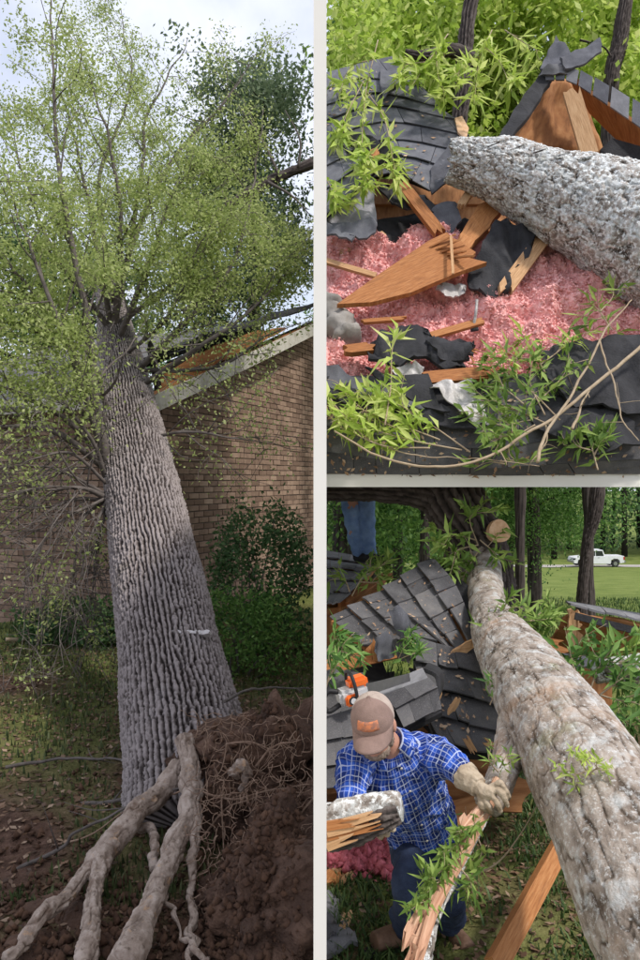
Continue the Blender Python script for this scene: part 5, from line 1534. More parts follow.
# right hand wreck
rw = thing('tilted_roof_slab', 'tilted dark roof slab with brown underside right of the log', 'roof piece', P(590, 665, 5.0))
shingles(rw, [pts3([(566, 603), (640, 616)], 5.9, 5.8), pts3([(570, 609), (645, 626)], 5.5, 5.4)], 4, M['shingle_light'], 0.015, 0.02, seed=20)
poly_slab('underside', jag(CP([(572, 611, 5.5), (645, 628, 5.4), (650, 676, 5.6), (606, 674, 5.7), (570, 668, 5.8), (548, 655, 5.8), (556, 630, 5.6)]), 3, 0.015, 47), 0.03, M['plywood'], rw, 0.03, 47)
poly_slab('splintered_edge', jag(CP([(568, 610, 5.45), (580, 612, 5.45), (578, 630, 5.45), (580, 645, 5.45), (570, 646, 5.45), (571, 630, 5.45)]), 4, 0.012, 48), 0.03, M['tan_wood'], rw)
plank('edge_strip', P(575, 616, 5.4), P(650, 634, 5.3), 0.05, 0.03, M['felt'], rw, up=(0, -1, 0.2))
plank('sill_board', P(515, 640, 5.4), P(565, 648, 5.3), 0.10, 0.03, M['orange_wood'], rw, up=(0, -1, 0.3), splint=(0.03, 0.05), seed=5)
poly_slab('dark_sheet', jag(CP([(548, 652, 5.2), (600, 655, 5.1), (604, 668, 5.0), (556, 668, 5.1)]), 3, 0.01, 49), 0.02, M['shingle'], rw)
plank('prop', P(590, 640, 5.7), P(590, 760, 5.7), 0.3, 0.1, M['plywood'], rw, up=(0, -1, 0))
gl = thing('short_lichen_limb', 'short grey lichen limb lying in the leaves at the right edge', 'limb', P(620, 672, 4.4))
bark_tube('bark', [(*P(594, 676, 4.4), 0.05), (*P(612, 670, 4.4), 0.075), (*P(650, 668, 4.4), 0.085)], M['lichen'], gl, 40, 50, 0.012, 0.04, 0.08, 86, 'flake')

# split log carried by the man
sl = thing('split_log', 'split log with orange torn wood held under the man\'s arm', 'log', P(330, 822, 2.8))
bark_tube('bark', [(*P(323, 822, 2.84), 0.052), (*P(350, 815, 2.82), 0.056), (*P(380, 808, 2.8), 0.058), (*P(401, 806, 2.78), 0.05)], M['lichen'], sl, 60, 110, 0.014, 0.03, 0.07, 87, 'flake', 0.008)
bark_tube('bark', [(*P(326, 842, 2.76), 0.028), (*P(352, 836, 2.74), 0.036), (*P(380, 822, 2.73), 0.04), (*P(399, 815, 2.73), 0.035)], M['dark_bark'], sl, 40, 90, 0.012, 0.03, 0.09, 88)
for k, (a, b, c, d, w) in enumerate(((324, 830, 366, 820, 0.045), (324, 836, 372, 826, 0.03), (324, 845, 350, 836, 0.04), (324, 826, 352, 822, 0.03))):
    p0 = P(a, b, 2.715); p0[0] = max(p0[0], 0.025)
    plank('torn_wood', p0, P(c, d, 2.70), w, 0.03, M['orange_wood' if k % 2 else 'tan_wood'], sl, up=(0, -1, 0.25), splint=(0.0, 0.07), seed=k, strips=6)

# torn branch the man is pulling
tb = thing('torn_branch', 'torn branch stripped to pinkish wood slanting down under the gloved hand', 'branch', P(420, 950, 2.5))
bark_tube('bark_end', [(*P(532, 690, 3.6), 0.12), (*P(519, 722, 3.42), 0.098), (*P(511, 752, 3.22), 0.08), (*P(501, 780, 3.05), 0.062), (*P(488, 805, 2.95), 0.045)], M['lichen_warm'], tb, 70, 140, 0.012, 0.03, 0.07, 89, 'flake')
wood_m = mat('pinkish_torn_wood', [(0.25, (0.36, 0.17, 0.10)), (0.5, (0.56, 0.32, 0.21)), (0.75, (0.70, 0.48, 0.34))], 7, 0.8, 0.3, coord='UV', stretch=(18, 1.2, 1), fine=14, obj_var=0.25)
for k, (p, w) in enumerate((([(496, 785, 2.96), (470, 838, 2.82), (440, 895, 2.66), (408, 965, 2.48)], 0.05), ([(492, 800, 2.93), (465, 850, 2.79), (436, 905, 2.62), (418, 962, 2.46)], 0.045),
                            ([(468, 848, 2.80), (445, 880, 2.70), (420, 915, 2.60), (408, 940, 2.55)], 0.022), ([(498, 778, 2.95), (486, 800, 2.9), (462, 830, 2.82)], 0.03))):
    c = spline(CP(p), 20)
    G = np.zeros((5, 20, 3))
    T = unit(np.gradient(c, axis=0)); S = unit(np.cross(T, (0, -1, 0.4)))
    jj = np.random.default_rng(k).uniform(-1, 1, 5) * 0.06
    for i in range(5):
        wv = w * (1 - 0.35 * np.abs(np.linspace(-0.6, 1, 20)))[:, None]
        G[i] = c + S * wv * (i / 4 - 0.5) + np.array((0, -0.01, 0.006)) * math.sin(i / 4 * math.pi)
        G[i, -1] += T[-1] * jj[i]
    V, f, uv = slab_grid(G, 0.03)
    new_mesh('torn_wood', V, f, wood_m, tb, uv=uv[:, [1, 0]])
bark_tube('bark_strip', [(*P(488, 815, 2.98), 0.02), (*P(462, 868, 2.80), 0.025), (*P(436, 925, 2.62), 0.028), (*P(424, 970, 2.5), 0.028)], M['lichen'], tb, 30, 80, 0.008, 0.03, 0.07, 90, 'flake')

# loose timber and scraps on the grass
def ground_pt(px, py, up=0.0):
    d = 2.2 * F / (py - 480.0)
    for _ in range(3):
        z = gz((px - 320) / F * d, d) + up
        d = (H - z) * F / (py - 480.0)
    return P(px, py, d)
t = thing('loose_plank', 'reddish brown plank leaning from the grass against the big log', 'plank', P(500, 950, 3.0))
plank('plank', P(494, 968, 2.95), P(566, 836, 3.7), 0.085, 0.04, M['orange_wood'], t, up=(0.5, -0.8, 0.5), segs=10)
for k in range(3):
    plank('splinter', P(566 - 2 * k, 838 + 2 * k, 3.68), P(570 + k, 830 - 2 * k, 3.72), 0.02, 0.015, M['tan_wood'], t, up=(0.5, -0.8, 0.5), seed=k, strips=2, segs=2, splint=(0, 0.02))
t = thing('wood_chip', 'small yellow wood chip on the gravel near the boot', 'chip', ground_pt(344, 935))
plank('chip', ground_pt(340, 938, 0.02), ground_pt(349, 912, 0.02), 0.045, 0.015, M['tan_wood'], t, splint=(0.02, 0.03), seed=2)
plank('sliver', ground_pt(343, 936, 0.03), ground_pt(345, 922, 0.035), 0.012, 0.008, M['tan_wood'], t, splint=(0.01, 0.02), seed=3, strips=2)
t = thing('plywood_scrap', 'frayed plywood scrap on the grass below the spilled pink insulation', 'plywood', ground_pt(335, 880))
poly_slab('ply', jag([ground_pt(324, 868, 0.04), ground_pt(346, 866, 0.04), ground_pt(352, 872, 0.03), ground_pt(338, 884, 0.02), ground_pt(324, 886, 0.02)], 4, 0.012, 51), 0.02, M['tan_wood'], t)
poly_slab('veneer', jag([ground_pt(325, 874, 0.055), ground_pt(340, 871, 0.055), ground_pt(340, 880, 0.045), ground_pt(326, 884, 0.045)], 4, 0.01, 55), 0.008, M['orange_wood'], t)
t = thing('shingle_scrap', 'gritty shingle scrap on the ground in the lower left corner by the chip', 'shingle', ground_pt(330, 930))
poly_slab('shingle', jag([ground_pt(324, 890, 0.03), ground_pt(333, 895, 0.03), ground_pt(342, 918, 0.03), ground_pt(358, 945, 0.03), ground_pt(324, 955, 0.03)], 4, 0.012, 52), 0.02, M['shingle_light'], t, 0.02, 5)
poly_slab('shingle', jag([ground_pt(324, 915, 0.05), ground_pt(332, 915, 0.05), ground_pt(336, 935, 0.05), ground_pt(324, 940, 0.05)], 3, 0.01, 56), 0.015, M['shingle_dusty'], t, 0.02, 5)
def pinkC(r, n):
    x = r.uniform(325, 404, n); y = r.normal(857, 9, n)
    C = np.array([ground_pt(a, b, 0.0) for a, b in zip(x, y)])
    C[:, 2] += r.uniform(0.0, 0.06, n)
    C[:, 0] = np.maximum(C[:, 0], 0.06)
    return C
clods('spilled_insulation', 1400, pinkC, 0.032, 13, mat('shaded_pink_fluff', [(0.3, (0.42, 0.09, 0.12)), (0.7, (0.66, 0.20, 0.24))], 25, 1.0, 0.5), 'pink insulation spilled on the ground behind the man', 'insulation')  # darker copy of the pink, shade put into its colour
def pinkC2(r, n):
    x = r.uniform(444, 470, n); y = r.normal(812, 6, n)
    C = np.array([P(a, b, 3.9 + r.uniform(0, 0.2)) for a, b in zip(x, y)])
    return C

# grass and litter, lawn side
def densC(x, y):
    q = np.stack([x, y, 0 * x], -1)
    return np.clip(0.75 + 0.7 * fbm(q * 1.3, 3, 24), 0.05, 1)
blades('grass', 40000, 0.06, 3.2, 2.4, 6.5, 0.06, M['grass'], 25, densC, 'long green grass and trodden leaves around the boots', 1.4, 0.006)
blades('grass', 26000, 0.1, 14, 6.5, 28, 0.12, M['grass'], 26, None, 'sunlit lawn grass beyond the wrecked roof', 0.8, 0.012)
litter('leaf_litter', 9000, 0.07, 3.0, 2.4, 6.5, 0.05, M['litter'], 27, 'dead leaves and chips in the grass by the big log')
def brownC(r, n):
    x = r.uniform(2.0, 9.0, n); y = r.uniform(12, 22, n)
    return np.stack([x, y, zt(x, y) + 0.02], -1)

# leafy sprays on the log side
GC = 'leaf_spring'
def lawn_spray(label, stems, ln, w, m='leaf_spring', **k):
    return spray(label, stems, ln, w, m, depth=P, **k)
lawn_spray('bright green leafy tuft hanging from the dark trunk by the cut stub', [[(478, 545, 5.7), (470, 520, 5.6), (480, 508, 5.6)], [(478, 545, 5.7), (458, 550, 5.6), (444, 560, 5.6)], [(480, 548, 5.7), (466, 572, 5.6), (462, 585, 5.6)], [(480, 540, 5.7), (494, 552, 5.6), (500, 560, 5.6)], [(476, 540, 5.7), (455, 535, 5.6), (446, 545, 5.6)]], 0.13, 0.032, seed=91, dens=55, side=3)
lawn_spray('leafy wreath of green twigs round the narrow neck of the big log', [[(475, 635, 4.5), (486, 618, 4.4), (505, 612, 4.4)], [(478, 628, 4.5), (500, 615, 4.45), (520, 618, 4.5)], [(500, 618, 4.5), (525, 622, 4.5), (545, 610, 4.6)], [(515, 625, 4.5), (540, 625, 4.6), (552, 614, 4.7)]], 0.10, 0.022, seed=92, dens=80, side=5, sl=0.14)
lawn_spray('green leafy bush of twigs in front of the tilted roof slab', [[(590, 690, 4.3), (570, 670, 4.3), (545, 662, 4.4)], [(590, 690, 4.3), (600, 665, 4.3), (612, 650, 4.3)], [(580, 690, 4.3), (560, 680, 4.2), (545, 672, 4.3)], [(600, 695, 4.2), (620, 680, 4.2), (640, 668, 4.2)], [(600, 695, 4.1), (618, 700, 4.0), (636, 702, 3.9)], [(585, 685, 4.3), (572, 662, 4.4), (580, 650, 4.5)]], 0.115, 0.028, 'leaf_mid', seed=93, dens=50, side=5)
lawn_spray('upright green sprig at the right edge by the tilted roof slab', [[(622, 675, 4.6), (618, 655, 4.6), (612, 645, 4.6)], [(622, 672, 4.6), (630, 655, 4.6), (632, 648, 4.6)]], 0.16, 0.036, seed=94, dens=46, side=2, sl=0.12)
lawn_spray('small green leaf tuft lying on top of the big log', [[(590, 775, 2.62), (583, 765, 2.6), (578, 755, 2.6)], [(588, 775, 2.62), (598, 768, 2.6), (606, 772, 2.58)], [(585, 772, 2.62), (577, 774, 2.6), (572, 770, 2.62)]], 0.042, 0.010, 'leaf_lime', seed=95, dens=120, side=3, sl=0.05, r=0.003)
lawn_spray('green leaves growing along the torn branch below the glove', [[(486, 812, 2.88), (470, 828, 2.8), (455, 835, 2.76)], [(478, 828, 2.84), (455, 846, 2.76), (440, 858, 2.72)], [(468, 850, 2.78), (448, 866, 2.7), (430, 880, 2.66)], [(458, 868, 2.74), (435, 885, 2.66), (420, 900, 2.62)], [(478, 838, 2.84), (482, 850, 2.82), (478, 862, 2.8)], [(460, 868, 2.76), (470, 880, 2.74), (472, 892, 2.72)], [(446, 890, 2.7), (430, 900, 2.64), (416, 904, 2.6)]], 0.06, 0.015, 'leaf_spring', seed=96, dens=115, side=3, sl=0.06, r=0.003)
lawn_spray('few green leaves on the branch above the glove', [[(500, 768, 2.98), (505, 758, 2.96), (510, 750, 2.98)], [(498, 772, 2.98), (490, 762, 2.96), (488, 754, 2.97)]], 0.045, 0.011, seed=97, dens=90, side=2, sl=0.05, r=0.003)
lawn_spray('dim green leaf tangle at the left edge by the chainsaw', [[(324, 665, 4.3), (340, 652, 4.3), (352, 656, 4.3)], [(325, 690, 4.0), (330, 675, 4.0), (338, 662, 4.1)], [(324, 655, 4.4), (332, 645, 4.4), (340, 650, 4.4)]], 0.11, 0.024, 'leaf_mid', seed=98, dens=70, side=5, sl=0.12, xmin=XM)
lawn_spray('small green tuft growing through the fallen shingle sheet', [[(398, 660, 4.4), (404, 648, 4.35), (412, 640, 4.4)], [(398, 660, 4.4), (412, 654, 4.35), (422, 652, 4.4)]], 0.08, 0.018, 'leaf_mid', seed=99, dens=90, side=3, sl=0.08, r=0.003)
lawn_spray('leafy twig drooping over the intact roof corner', [[(352, 596, 5.9), (362, 578, 5.9), (374, 565, 6.0)], [(350, 592, 5.9), (345, 580, 5.9), (338, 574, 5.9)], [(366, 575, 5.9), (378, 568, 6.0), (388, 560, 6.0)], [(360, 582, 5.9), (376, 582, 5.9), (384, 576, 5.9)]], 0.12, 0.028, 'leaf_spring', seed=100, dens=44, side=3, sl=0.14, xmin=XM)
lawn_spray('flat green sprig lying on the flank of the big log near the hollow', [[(490, 705, 3.55), (496, 690, 3.6), (500, 672, 3.75)]], 0.06, 0.014, 'leaf_mid', seed=101, dens=110, side=4, sl=0.06, r=0.003)
t = lawn_spray('thin bowed green twig arching from the grass beside the branch', [[(440, 880, 2.9), (490, 868, 2.95), (520, 835, 3.0), (545, 790, 3.05)]], 0.05, 0.012, 'leaf_mid', seed=102, dens=5, side=2, r=0.005)

# ------------------------------------------------------------------ chainsaw
cs = thing('chainsaw', 'orange and grey chainsaw standing on the wreck behind the cap', 'chainsaw', P(345, 706, 3.75))
M['saw_orange'] = mat('orange_saw_plastic', [(0.3, (0.72, 0.13, 0.02)), (0.7, (0.85, 0.19, 0.03))], 5, 0.4, 0.03, spec=0.5)
M['saw_grey'] = mat('pale_grey_saw_plastic', [(0.3, (0.45, 0.45, 0.45)), (0.7, (0.60, 0.60, 0.60))], 6, 0.5, 0.05)
M['saw_black'] = mat('black_rubber', [(0.3, (0.012, 0.012, 0.013)), (0.7, (0.03, 0.03, 0.032))], 6, 0.55, 0.05)
M['steel'] = mat('worn_steel', [(0.3, (0.32, 0.32, 0.33)), (0.7, (0.5, 0.5, 0.52))], 12, 0.35, 0.1, metal=0.9)
def rbox(name, c, ax, ay, az, sx, sy, sz, m, parent, bev=0.012):
    bm = bmesh.new()
    bmesh.ops.create_cube(bm, size=1)
    for v in bm.verts:
        v.co = Vector((v.co.x * sx, v.co.y * sy, v.co.z * sz))
    bmesh.ops.bevel(bm, geom=bm.edges[:], offset=min(bev, 0.35 * min(sx, sy, sz)), segments=2, affect='EDGES')
    V = np.array([v.co[:] for v in bm.verts]); f = [tuple(v.index for v in fc.verts) for fc in bm.faces]
    bm.free()
    A = np.array([ax, ay, az])
    return new_mesh(name, np.asarray(c) + V @ A, f, m, parent, smooth=False)
ax = unit(np.array((0.92, 0.3, 0.18))); ay = unit(np.cross((0, 0, 1), ax)); az = np.cross(ax, ay)
sc0 = P(352, 694, 3.72)
rbox('engine_body', sc0, ax, ay, az, 0.15, 0.09, 0.075, M['saw_grey'], cs, 0.015)
rbox('top_cover', sc0 + az * 0.055 + ax * 0.035, ax, ay, az, 0.10, 0.08, 0.055, M['saw_orange'], cs, 0.015)
rbox('starter_cover', sc0 - ay * 0.055 - ax * 0.02 - az * 0.01, ax, ay, az, 0.07, 0.025, 0.055, M['saw_orange'], cs, 0.01)
def loop(name, pts, r, m, parent, nu=10):
    V, q, tt = tube_arrays(spline(pts, 30), np.full(30, r), nu)
    return new_mesh(name, V, list(q) + list(tt), m, parent, smooth=True)
loop('rear_handle', [sc0 - ax * 0.07 + az * 0.03, sc0 - ax * 0.12 + az * 0.045, sc0 - ax * 0.155 + az * 0.0, sc0 - ax * 0.135 - az * 0.05, sc0 - ax * 0.07 - az * 0.035], 0.013, M['saw_black'], cs)
loop('front_handle', [sc0 - ay * 0.05 - az * 0.04, sc0 - ay * 0.075 + az * 0.03, sc0 - ay * 0.04 + az * 0.105, sc0 + ay * 0.04 + az * 0.10, sc0 + ay * 0.06 - az * 0.02], 0.009, M['saw_black'], cs)
sheet('guide_bar', bil([sc0 + ax * 0.07 + az * 0.01 + ay * 0.05, sc0 + ax * 0.34 + az * 0.0 + ay * 0.05, sc0 + ax * 0.34 - az * 0.04 + ay * 0.05, sc0 + ax * 0.07 - az * 0.05 + ay * 0.05], 6, 3), 0.006, M['steel'], cs)
th = np.linspace(0, 2 * np.pi, 20, endpoint=False)
for k in range(2):
    c0 = sc0 - ay * 0.068 - ax * (0.02 + 0.0 * k) - az * 0.01
    r0 = 0.022 - 0.008 * k
    V = np.array([c0 + (ax * math.cos(a) + az * math.sin(a)) * r0 - ay * (0.004 + 0.003 * k) for a in th] + [c0 + (ax * math.cos(a) + az * math.sin(a)) * r0 for a in th])
    new_mesh('starter_disc', V, [tuple(range(20)), tuple(range(20, 40))[::-1]] + [(i, (i + 1) % 20, (i + 1) % 20 + 20, i + 20) for i in range(20)], M['saw_black' if k == 0 else 'saw_grey'], cs)

# ------------------------------------------------------------------ people
def ell_tube(path, ra, rb, side, nu=20):
    path = np.asarray(path, float)
    T = unit(np.gradient(path, axis=0))
    S = np.broadcast_to(np.asarray(side, float), path.shape)
    N = unit(S - T * (S * T).sum(1, keepdims=True))
    B = np.cross(T, N)
    th = np.linspace(0, 2 * np.pi, nu, endpoint=False)
    V = path[:, None, :] + np.asarray(ra)[:, None, None] * np.cos(th)[None, :, None] * N[:, None, :] + np.asarray(rb)[:, None, None] * np.sin(th)[None, :, None] * B[:, None, :]
    V = V.reshape(-1, 3)
    n = len(path)
    f = [tuple(q) for q in grid_faces(nu, n, True)] + [tuple(range(nu))[::-1], tuple((n - 1) * nu + i for i in range(nu))]
    return V, f

def ellipsoid(c, axes, rad, nu=20, nv=12):
    """axes: three unit rows, rad: three radii."""
    A = np.array(axes)
    th = np.linspace(0, 2 * np.pi, nu, endpoint=False)
    ph = np.linspace(0.05, np.pi - 0.05, nv)
    D = np.stack([np.outer(np.sin(ph), np.cos(th)), np.outer(np.sin(ph), np.sin(th)), np.outer(np.cos(ph), np.ones(nu))], -1) * np.array(rad)
    V = np.asarray(c) + D.reshape(-1, 3) @ A
    return V, [tuple(q) for q in grid_faces(nu, nv, True)] + [tuple(range(nu))[::-1], tuple((nv - 1) * nu + i for i in range(nu))]

def limb(pts, rs, n=16, flat=1.0, side=(1, 0, 0)):
    s = spline([(*p, r) for p, r in zip(pts, rs)], n)
    V, q, t = tube_arrays(s[:, :3], s[:, 3], 18)
    return V, [tuple(a) for a in q] + [tuple(a) for a in t]

def fuse(shapes, voxel, smooth=6):
    """Union of closed shapes as one continuous skin (voxel remesh), as arrays."""
    V = []; Fc = []; n = 0
    for v, f in shapes:
        V.append(v); Fc += [tuple(i + n for i in a) for a in f]; n += len(v)
    me = bpy.data.meshes.new('tmp'); me.from_pydata([tuple(x) for x in np.vstack(V)], [], Fc)
    o = bpy.data.objects.new('tmp', me); COL.objects.link(o)
    m = o.modifiers.new('r', 'REMESH'); m.mode = 'VOXEL'; m.voxel_size = voxel
    m2 = o.modifiers.new('s', 'SMOOTH'); m2.iterations = smooth; m2.factor = 0.5
    dg = bpy.context.evaluated_depsgraph_get()
    ev = o.evaluated_get(dg)
    em = ev.to_mesh()
    VV = np.zeros(len(em.vertices) * 3, np.float32); em.vertices.foreach_get('co', VV)
    FF = [tuple(p.vertices) for p in em.polygons]
    nn = np.zeros(len(em.vertices) * 3, np.float32); em.vertices.foreach_get('normal', nn)
    ev.to_mesh_clear()
    bpy.data.objects.remove(o); bpy.data.meshes.remove(me)
    return VV.reshape(-1, 3).astype(float), FF, nn.reshape(-1, 3).astype(float)

def seg_coords(V, segs):
    """Cloth coordinates: distance along and around the nearest limb segment."""
    best = np.full(len(V), 1e9); pu = np.zeros(len(V)); pv = np.zeros(len(V))
    for (a, b, ra, ref, off) in segs:
        a = np.asarray(a); b = np.asarray(b); d = b - a; L = np.linalg.norm(d); d = d / L
        t = (V - a) @ d
        tc = np.clip(t, 0, L)
        c = a + tc[:, None] * d
        r = np.linalg.norm(V - c, axis=1) / ra
        n = unit(np.asarray(ref) - d * np.dot(ref, d)); bb = np.cross(d, n)
        ang = np.arctan2((V - c) @ bb, (V - c) @ n)
        k = r < best
        best = np.where(k, r, best); pu = np.where(k, t + off, pu); pv = np.where(k, ang * ra, pv)
    return pu, pv

M['skin'] = mat('sunburnt_skin', [(0.3, (0.42, 0.20, 0.14)), (0.7, (0.58, 0.32, 0.23))], 10, 0.55, 0.1, spec=0.4)
M['beard'] = mat('greying_beard', [(0.3, (0.16, 0.11, 0.08)), (0.7, (0.34, 0.27, 0.22))], 60, 0.9, 0.6, fine=200)
M['jeans'] = mat('dark_blue_denim', [(0.3, (0.016, 0.024, 0.055)), (0.7, (0.04, 0.06, 0.12))], 14, 0.9, 0.35, fine=160)
M['jeans_blue'] = mat('washed_blue_denim', [(0.3, (0.12, 0.21, 0.44)), (0.7, (0.28, 0.42, 0.68))], 9, 0.9, 0.35, fine=120)
M['cap_front'] = mat('taupe_cap_cloth', [(0.3, (0.20, 0.135, 0.115)), (0.7, (0.27, 0.185, 0.16))], 25, 0.9, 0.3, fine=250)
M['cap_back'] = mat('beige_cap_mesh', [(0.3, (0.36, 0.29, 0.25)), (0.7, (0.47, 0.39, 0.34))], 25, 0.9, 0.4, fine=300)
M['glove'] = mat('worn_leather_glove', [(0.25, (0.25, 0.19, 0.13)), (0.5, (0.42, 0.34, 0.25)), (0.8, (0.55, 0.47, 0.37))], 16, 0.85, 0.4, fine=90)
M['boot'] = mat('brown_work_boot', [(0.3, (0.10, 0.055, 0.035)), (0.7, (0.20, 0.12, 0.08))], 20, 0.7, 0.3)
M['patch'] = mat('orange_cap_print', [(0.4, (0.62, 0.22, 0.10)), (0.6, (0.30, 0.15, 0.11))], 60, 0.8, 0.1)
M['dark_shirt'] = mat('dark_green_shirt', [(0.3, (0.02, 0.03, 0.022)), (0.7, (0.045, 0.06, 0.045))], 12, 0.9, 0.3)

def plaid():
    m = bpy.data.materials.new('blue_check_cloth'); m.use_nodes = True
    nt = m.node_tree; N = nt.nodes; L = nt.links
    b = N['Principled BSDF']; b.inputs['Roughness'].default_value = 0.9; b.inputs['Specular IOR Level'].default_value = 0.15
    def mth(op, a, c=None, v=None):
        n = N.new('ShaderNodeMath'); n.operation = op
        L.new(a, n.inputs[0])
        if c is not None: L.new(c, n.inputs[1])
        if v is not None: n.inputs[1].default_value = v
        return n.outputs[0]
    bands = []; lines = []
    for nm, per in (('pu', 0.046), ('pv', 0.040)):
        a = N.new('ShaderNodeAttribute'); a.attribute_name = nm
        x = mth('DIVIDE', a.outputs['Fac'], v=per)
        fr_ = mth('FRACT', mth('ADD', x, v=100.0))
        ln = mth('LESS_THAN', fr_, v=0.10)
        f2 = mth('FRACT', mth('ADD', mth('MULTIPLY', x, v=1.0), v=100.5))
        l2 = mth('LESS_THAN', f2, v=0.07)
        lines.append(mth('MAXIMUM', ln, mth('MULTIPLY', l2, v=0.5)))
        bands.append(mth('GREATER_THAN', mth('FRACT', mth('ADD', mth('MULTIPLY', x, v=0.5), v=100.2)), v=0.55))
    base = _ramp(nt, [(0.0, (0.012, 0.03, 0.16)), (0.5, (0.022, 0.065, 0.34)), (1.0, (0.04, 0.115, 0.52))])
    sm = mth('MULTIPLY', mth('ADD', bands[0], bands[1]), v=0.5)
    L.new(sm, base.inputs['Fac'])
    mx = N.new('ShaderNodeMix'); mx.data_type = 'RGBA'; mx.inputs[7].default_value = (0.72, 0.78, 0.90, 1)
    L.new(mth('MULTIPLY', mth('MAXIMUM', lines[0], lines[1]), v=0.52), mx.inputs[0])
    L.new(base.outputs['Color'], mx.inputs[6])
    L.new(mx.outputs[2], b.inputs['Base Color'])
    return m
M['plaid'] = plaid()

def hand(wrist, palm_c, knuckles, tips, thumb, side_n, r, voxel=0.0035, extra=()):
    sh = [limb([wrist, palm_c, np.mean(knuckles, 0)], [r * 2.2, r * 2.5, r * 2.0], 10)]
    for k in range(len(knuckles)):
        sh.append(limb([palm_c * 0.6 + knuckles[k] * 0.4, knuckles[k], (knuckles[k] + tips[k]) / 2 + side_n * r * 0.9, tips[k]], [r * 1.05, r * 1.1, r * 0.95, r * 0.75], 14))
    sh.append(limb(thumb, [r * 1.2, r * 1.05, r * 0.8][:len(thumb)], 12))
    return fuse(sh + list(extra), voxel, 2)

# ---- the man in the checked shirt
man = thing('person', 'person in blue checked shirt, brown cap and leather gloves pulling a torn branch', 'person', ground_pt(425, 930))
pel = P(426, 846, 3.44); waist = P(418, 815, 3.37); chest = P(400, 778, 3.22); nb = P(393, 751, 3.14)
shR = P(424, 752, 3.2); shL = P(358, 762, 3.12)
side = unit(shR - shL)
elR = P(449, 764, 3.07); wrR = P(470, 780, 2.95)
elL = P(353, 800, 2.97); wrL = P(378, 822, 2.90)
hipR = P(441, 848, 3.45); knR = P(446, 888, 3.27); anR = P(450, 925, 3.66)
hipL = P(411, 848, 3.42); knL = P(412, 888, 3.2); anL = P(405, 926, 3.56)
hd = P(374, 727, 3.03)
hf = unit(np.array((-0.20, -0.86, -0.38)))          # where the face points
hu = unit(np.array((-0.10, 0, 1.0)) - hf * np.dot(hf, (-0.10, 0, 1.0)))
hs = np.cross(hf, hu)
AX = (hs, hf, hu)
def HL(a, b, c):
    return hd + hs * a + hf * b + hu * c
def torso(k, lo=0.0):
    p = spline([pel + (pel - waist) * lo, waist, (waist + chest) / 2, chest, nb + (chest - nb) * 0.25], 18)
    ra = np.interp(np.linspace(0, 1, 18), [0, 0.25, 0.5, 0.75, 0.9, 1], np.array([0.152, 0.150, 0.158, 0.168, 0.16, 0.11])) * k
    rb = np.interp(np.linspace(0, 1, 18), [0, 0.25, 0.5, 0.75, 0.9, 1], np.array([0.115, 0.115, 0.118, 0.115, 0.10, 0.08])) * k
    return ell_tube(p, ra, rb, side)
# body
shapes = [torso(0.9), limb([shR + (shL - shR) * 0.12, shR, elR, wrR, P(478, 787, 2.92)], [0.055, 0.05, 0.043, 0.032, 0.03]), limb([shL + (shR - shL) * 0.12, shL, elL, wrL], [0.055, 0.05, 0.043, 0.032]),
          limb([pel, hipR, knR, anR], [0.08, 0.078, 0.055, 0.04]), limb([pel, hipL, knL, anL], [0.08, 0.078, 0.055, 0.04]),
          limb([nb, (nb + hd) / 2, hd], [0.06, 0.055, 0.055]),
          ellipsoid(HL(0, -0.012, 0.03), AX, (0.076, 0.094, 0.095)), ellipsoid(HL(0, 0.022, -0.055), AX, (0.056, 0.062, 0.06)),
          ellipsoid(HL(0, 0.088, -0.018), AX, (0.014, 0.02, 0.026)), ellipsoid(HL(0, 0.098, -0.03), AX, (0.017, 0.014, 0.012)),
          ellipsoid(HL(0.078, -0.015, -0.005), AX, (0.012, 0.022, 0.034)), ellipsoid(HL(-0.078, -0.015, -0.005), AX, (0.012, 0.022, 0.034)),
          ellipsoid(HL(0.032, 0.07, 0.022), AX, (0.024, 0.014, 0.008)), ellipsoid(HL(-0.032, 0.07, 0.022), AX, (0.024, 0.014, 0.008)),
          ellipsoid(HL(0, 0.078, -0.062), AX, (0.024, 0.010, 0.006)), ellipsoid(HL(0, 0.075, -0.074), AX, (0.022, 0.011, 0.007))]
V, f, n = fuse(shapes, 0.006, 3)
new_mesh('body', V, f, M['skin'], man, smooth=True)
for s in (-1, 1):
    v, f = ellipsoid(HL(0.031 * s, 0.078, 0.008), AX, (0.012, 0.008, 0.008), 12, 8)
    new_mesh('eye', v, f, M['old_white'], man, smooth=True)
V, f, n = fuse([ellipsoid(HL(0, 0.034, -0.085), AX, (0.056, 0.052, 0.036)), ellipsoid(HL(0, 0.082, -0.052), AX, (0.03, 0.012, 0.006)),
                ellipsoid(HL(0.058, 0.0, -0.05), AX, (0.014, 0.028, 0.045)), ellipsoid(HL(-0.058, 0.0, -0.05), AX, (0.014, 0.028, 0.045))], 0.004, 2)
V = V + n * (0.004 * fbm(V * 160, 2, 3))[:, None]
new_mesh('beard', V, f, M['beard'], man, smooth=True)
V, f, n = fuse([ellipsoid(HL(0, -0.04, 0.0), AX, (0.080, 0.075, 0.06))], 0.006, 2)
new_mesh('hair', V + n * (0.004 * fbm(V * 120, 2, 4))[:, None], f, M['beard'], man, smooth=True)
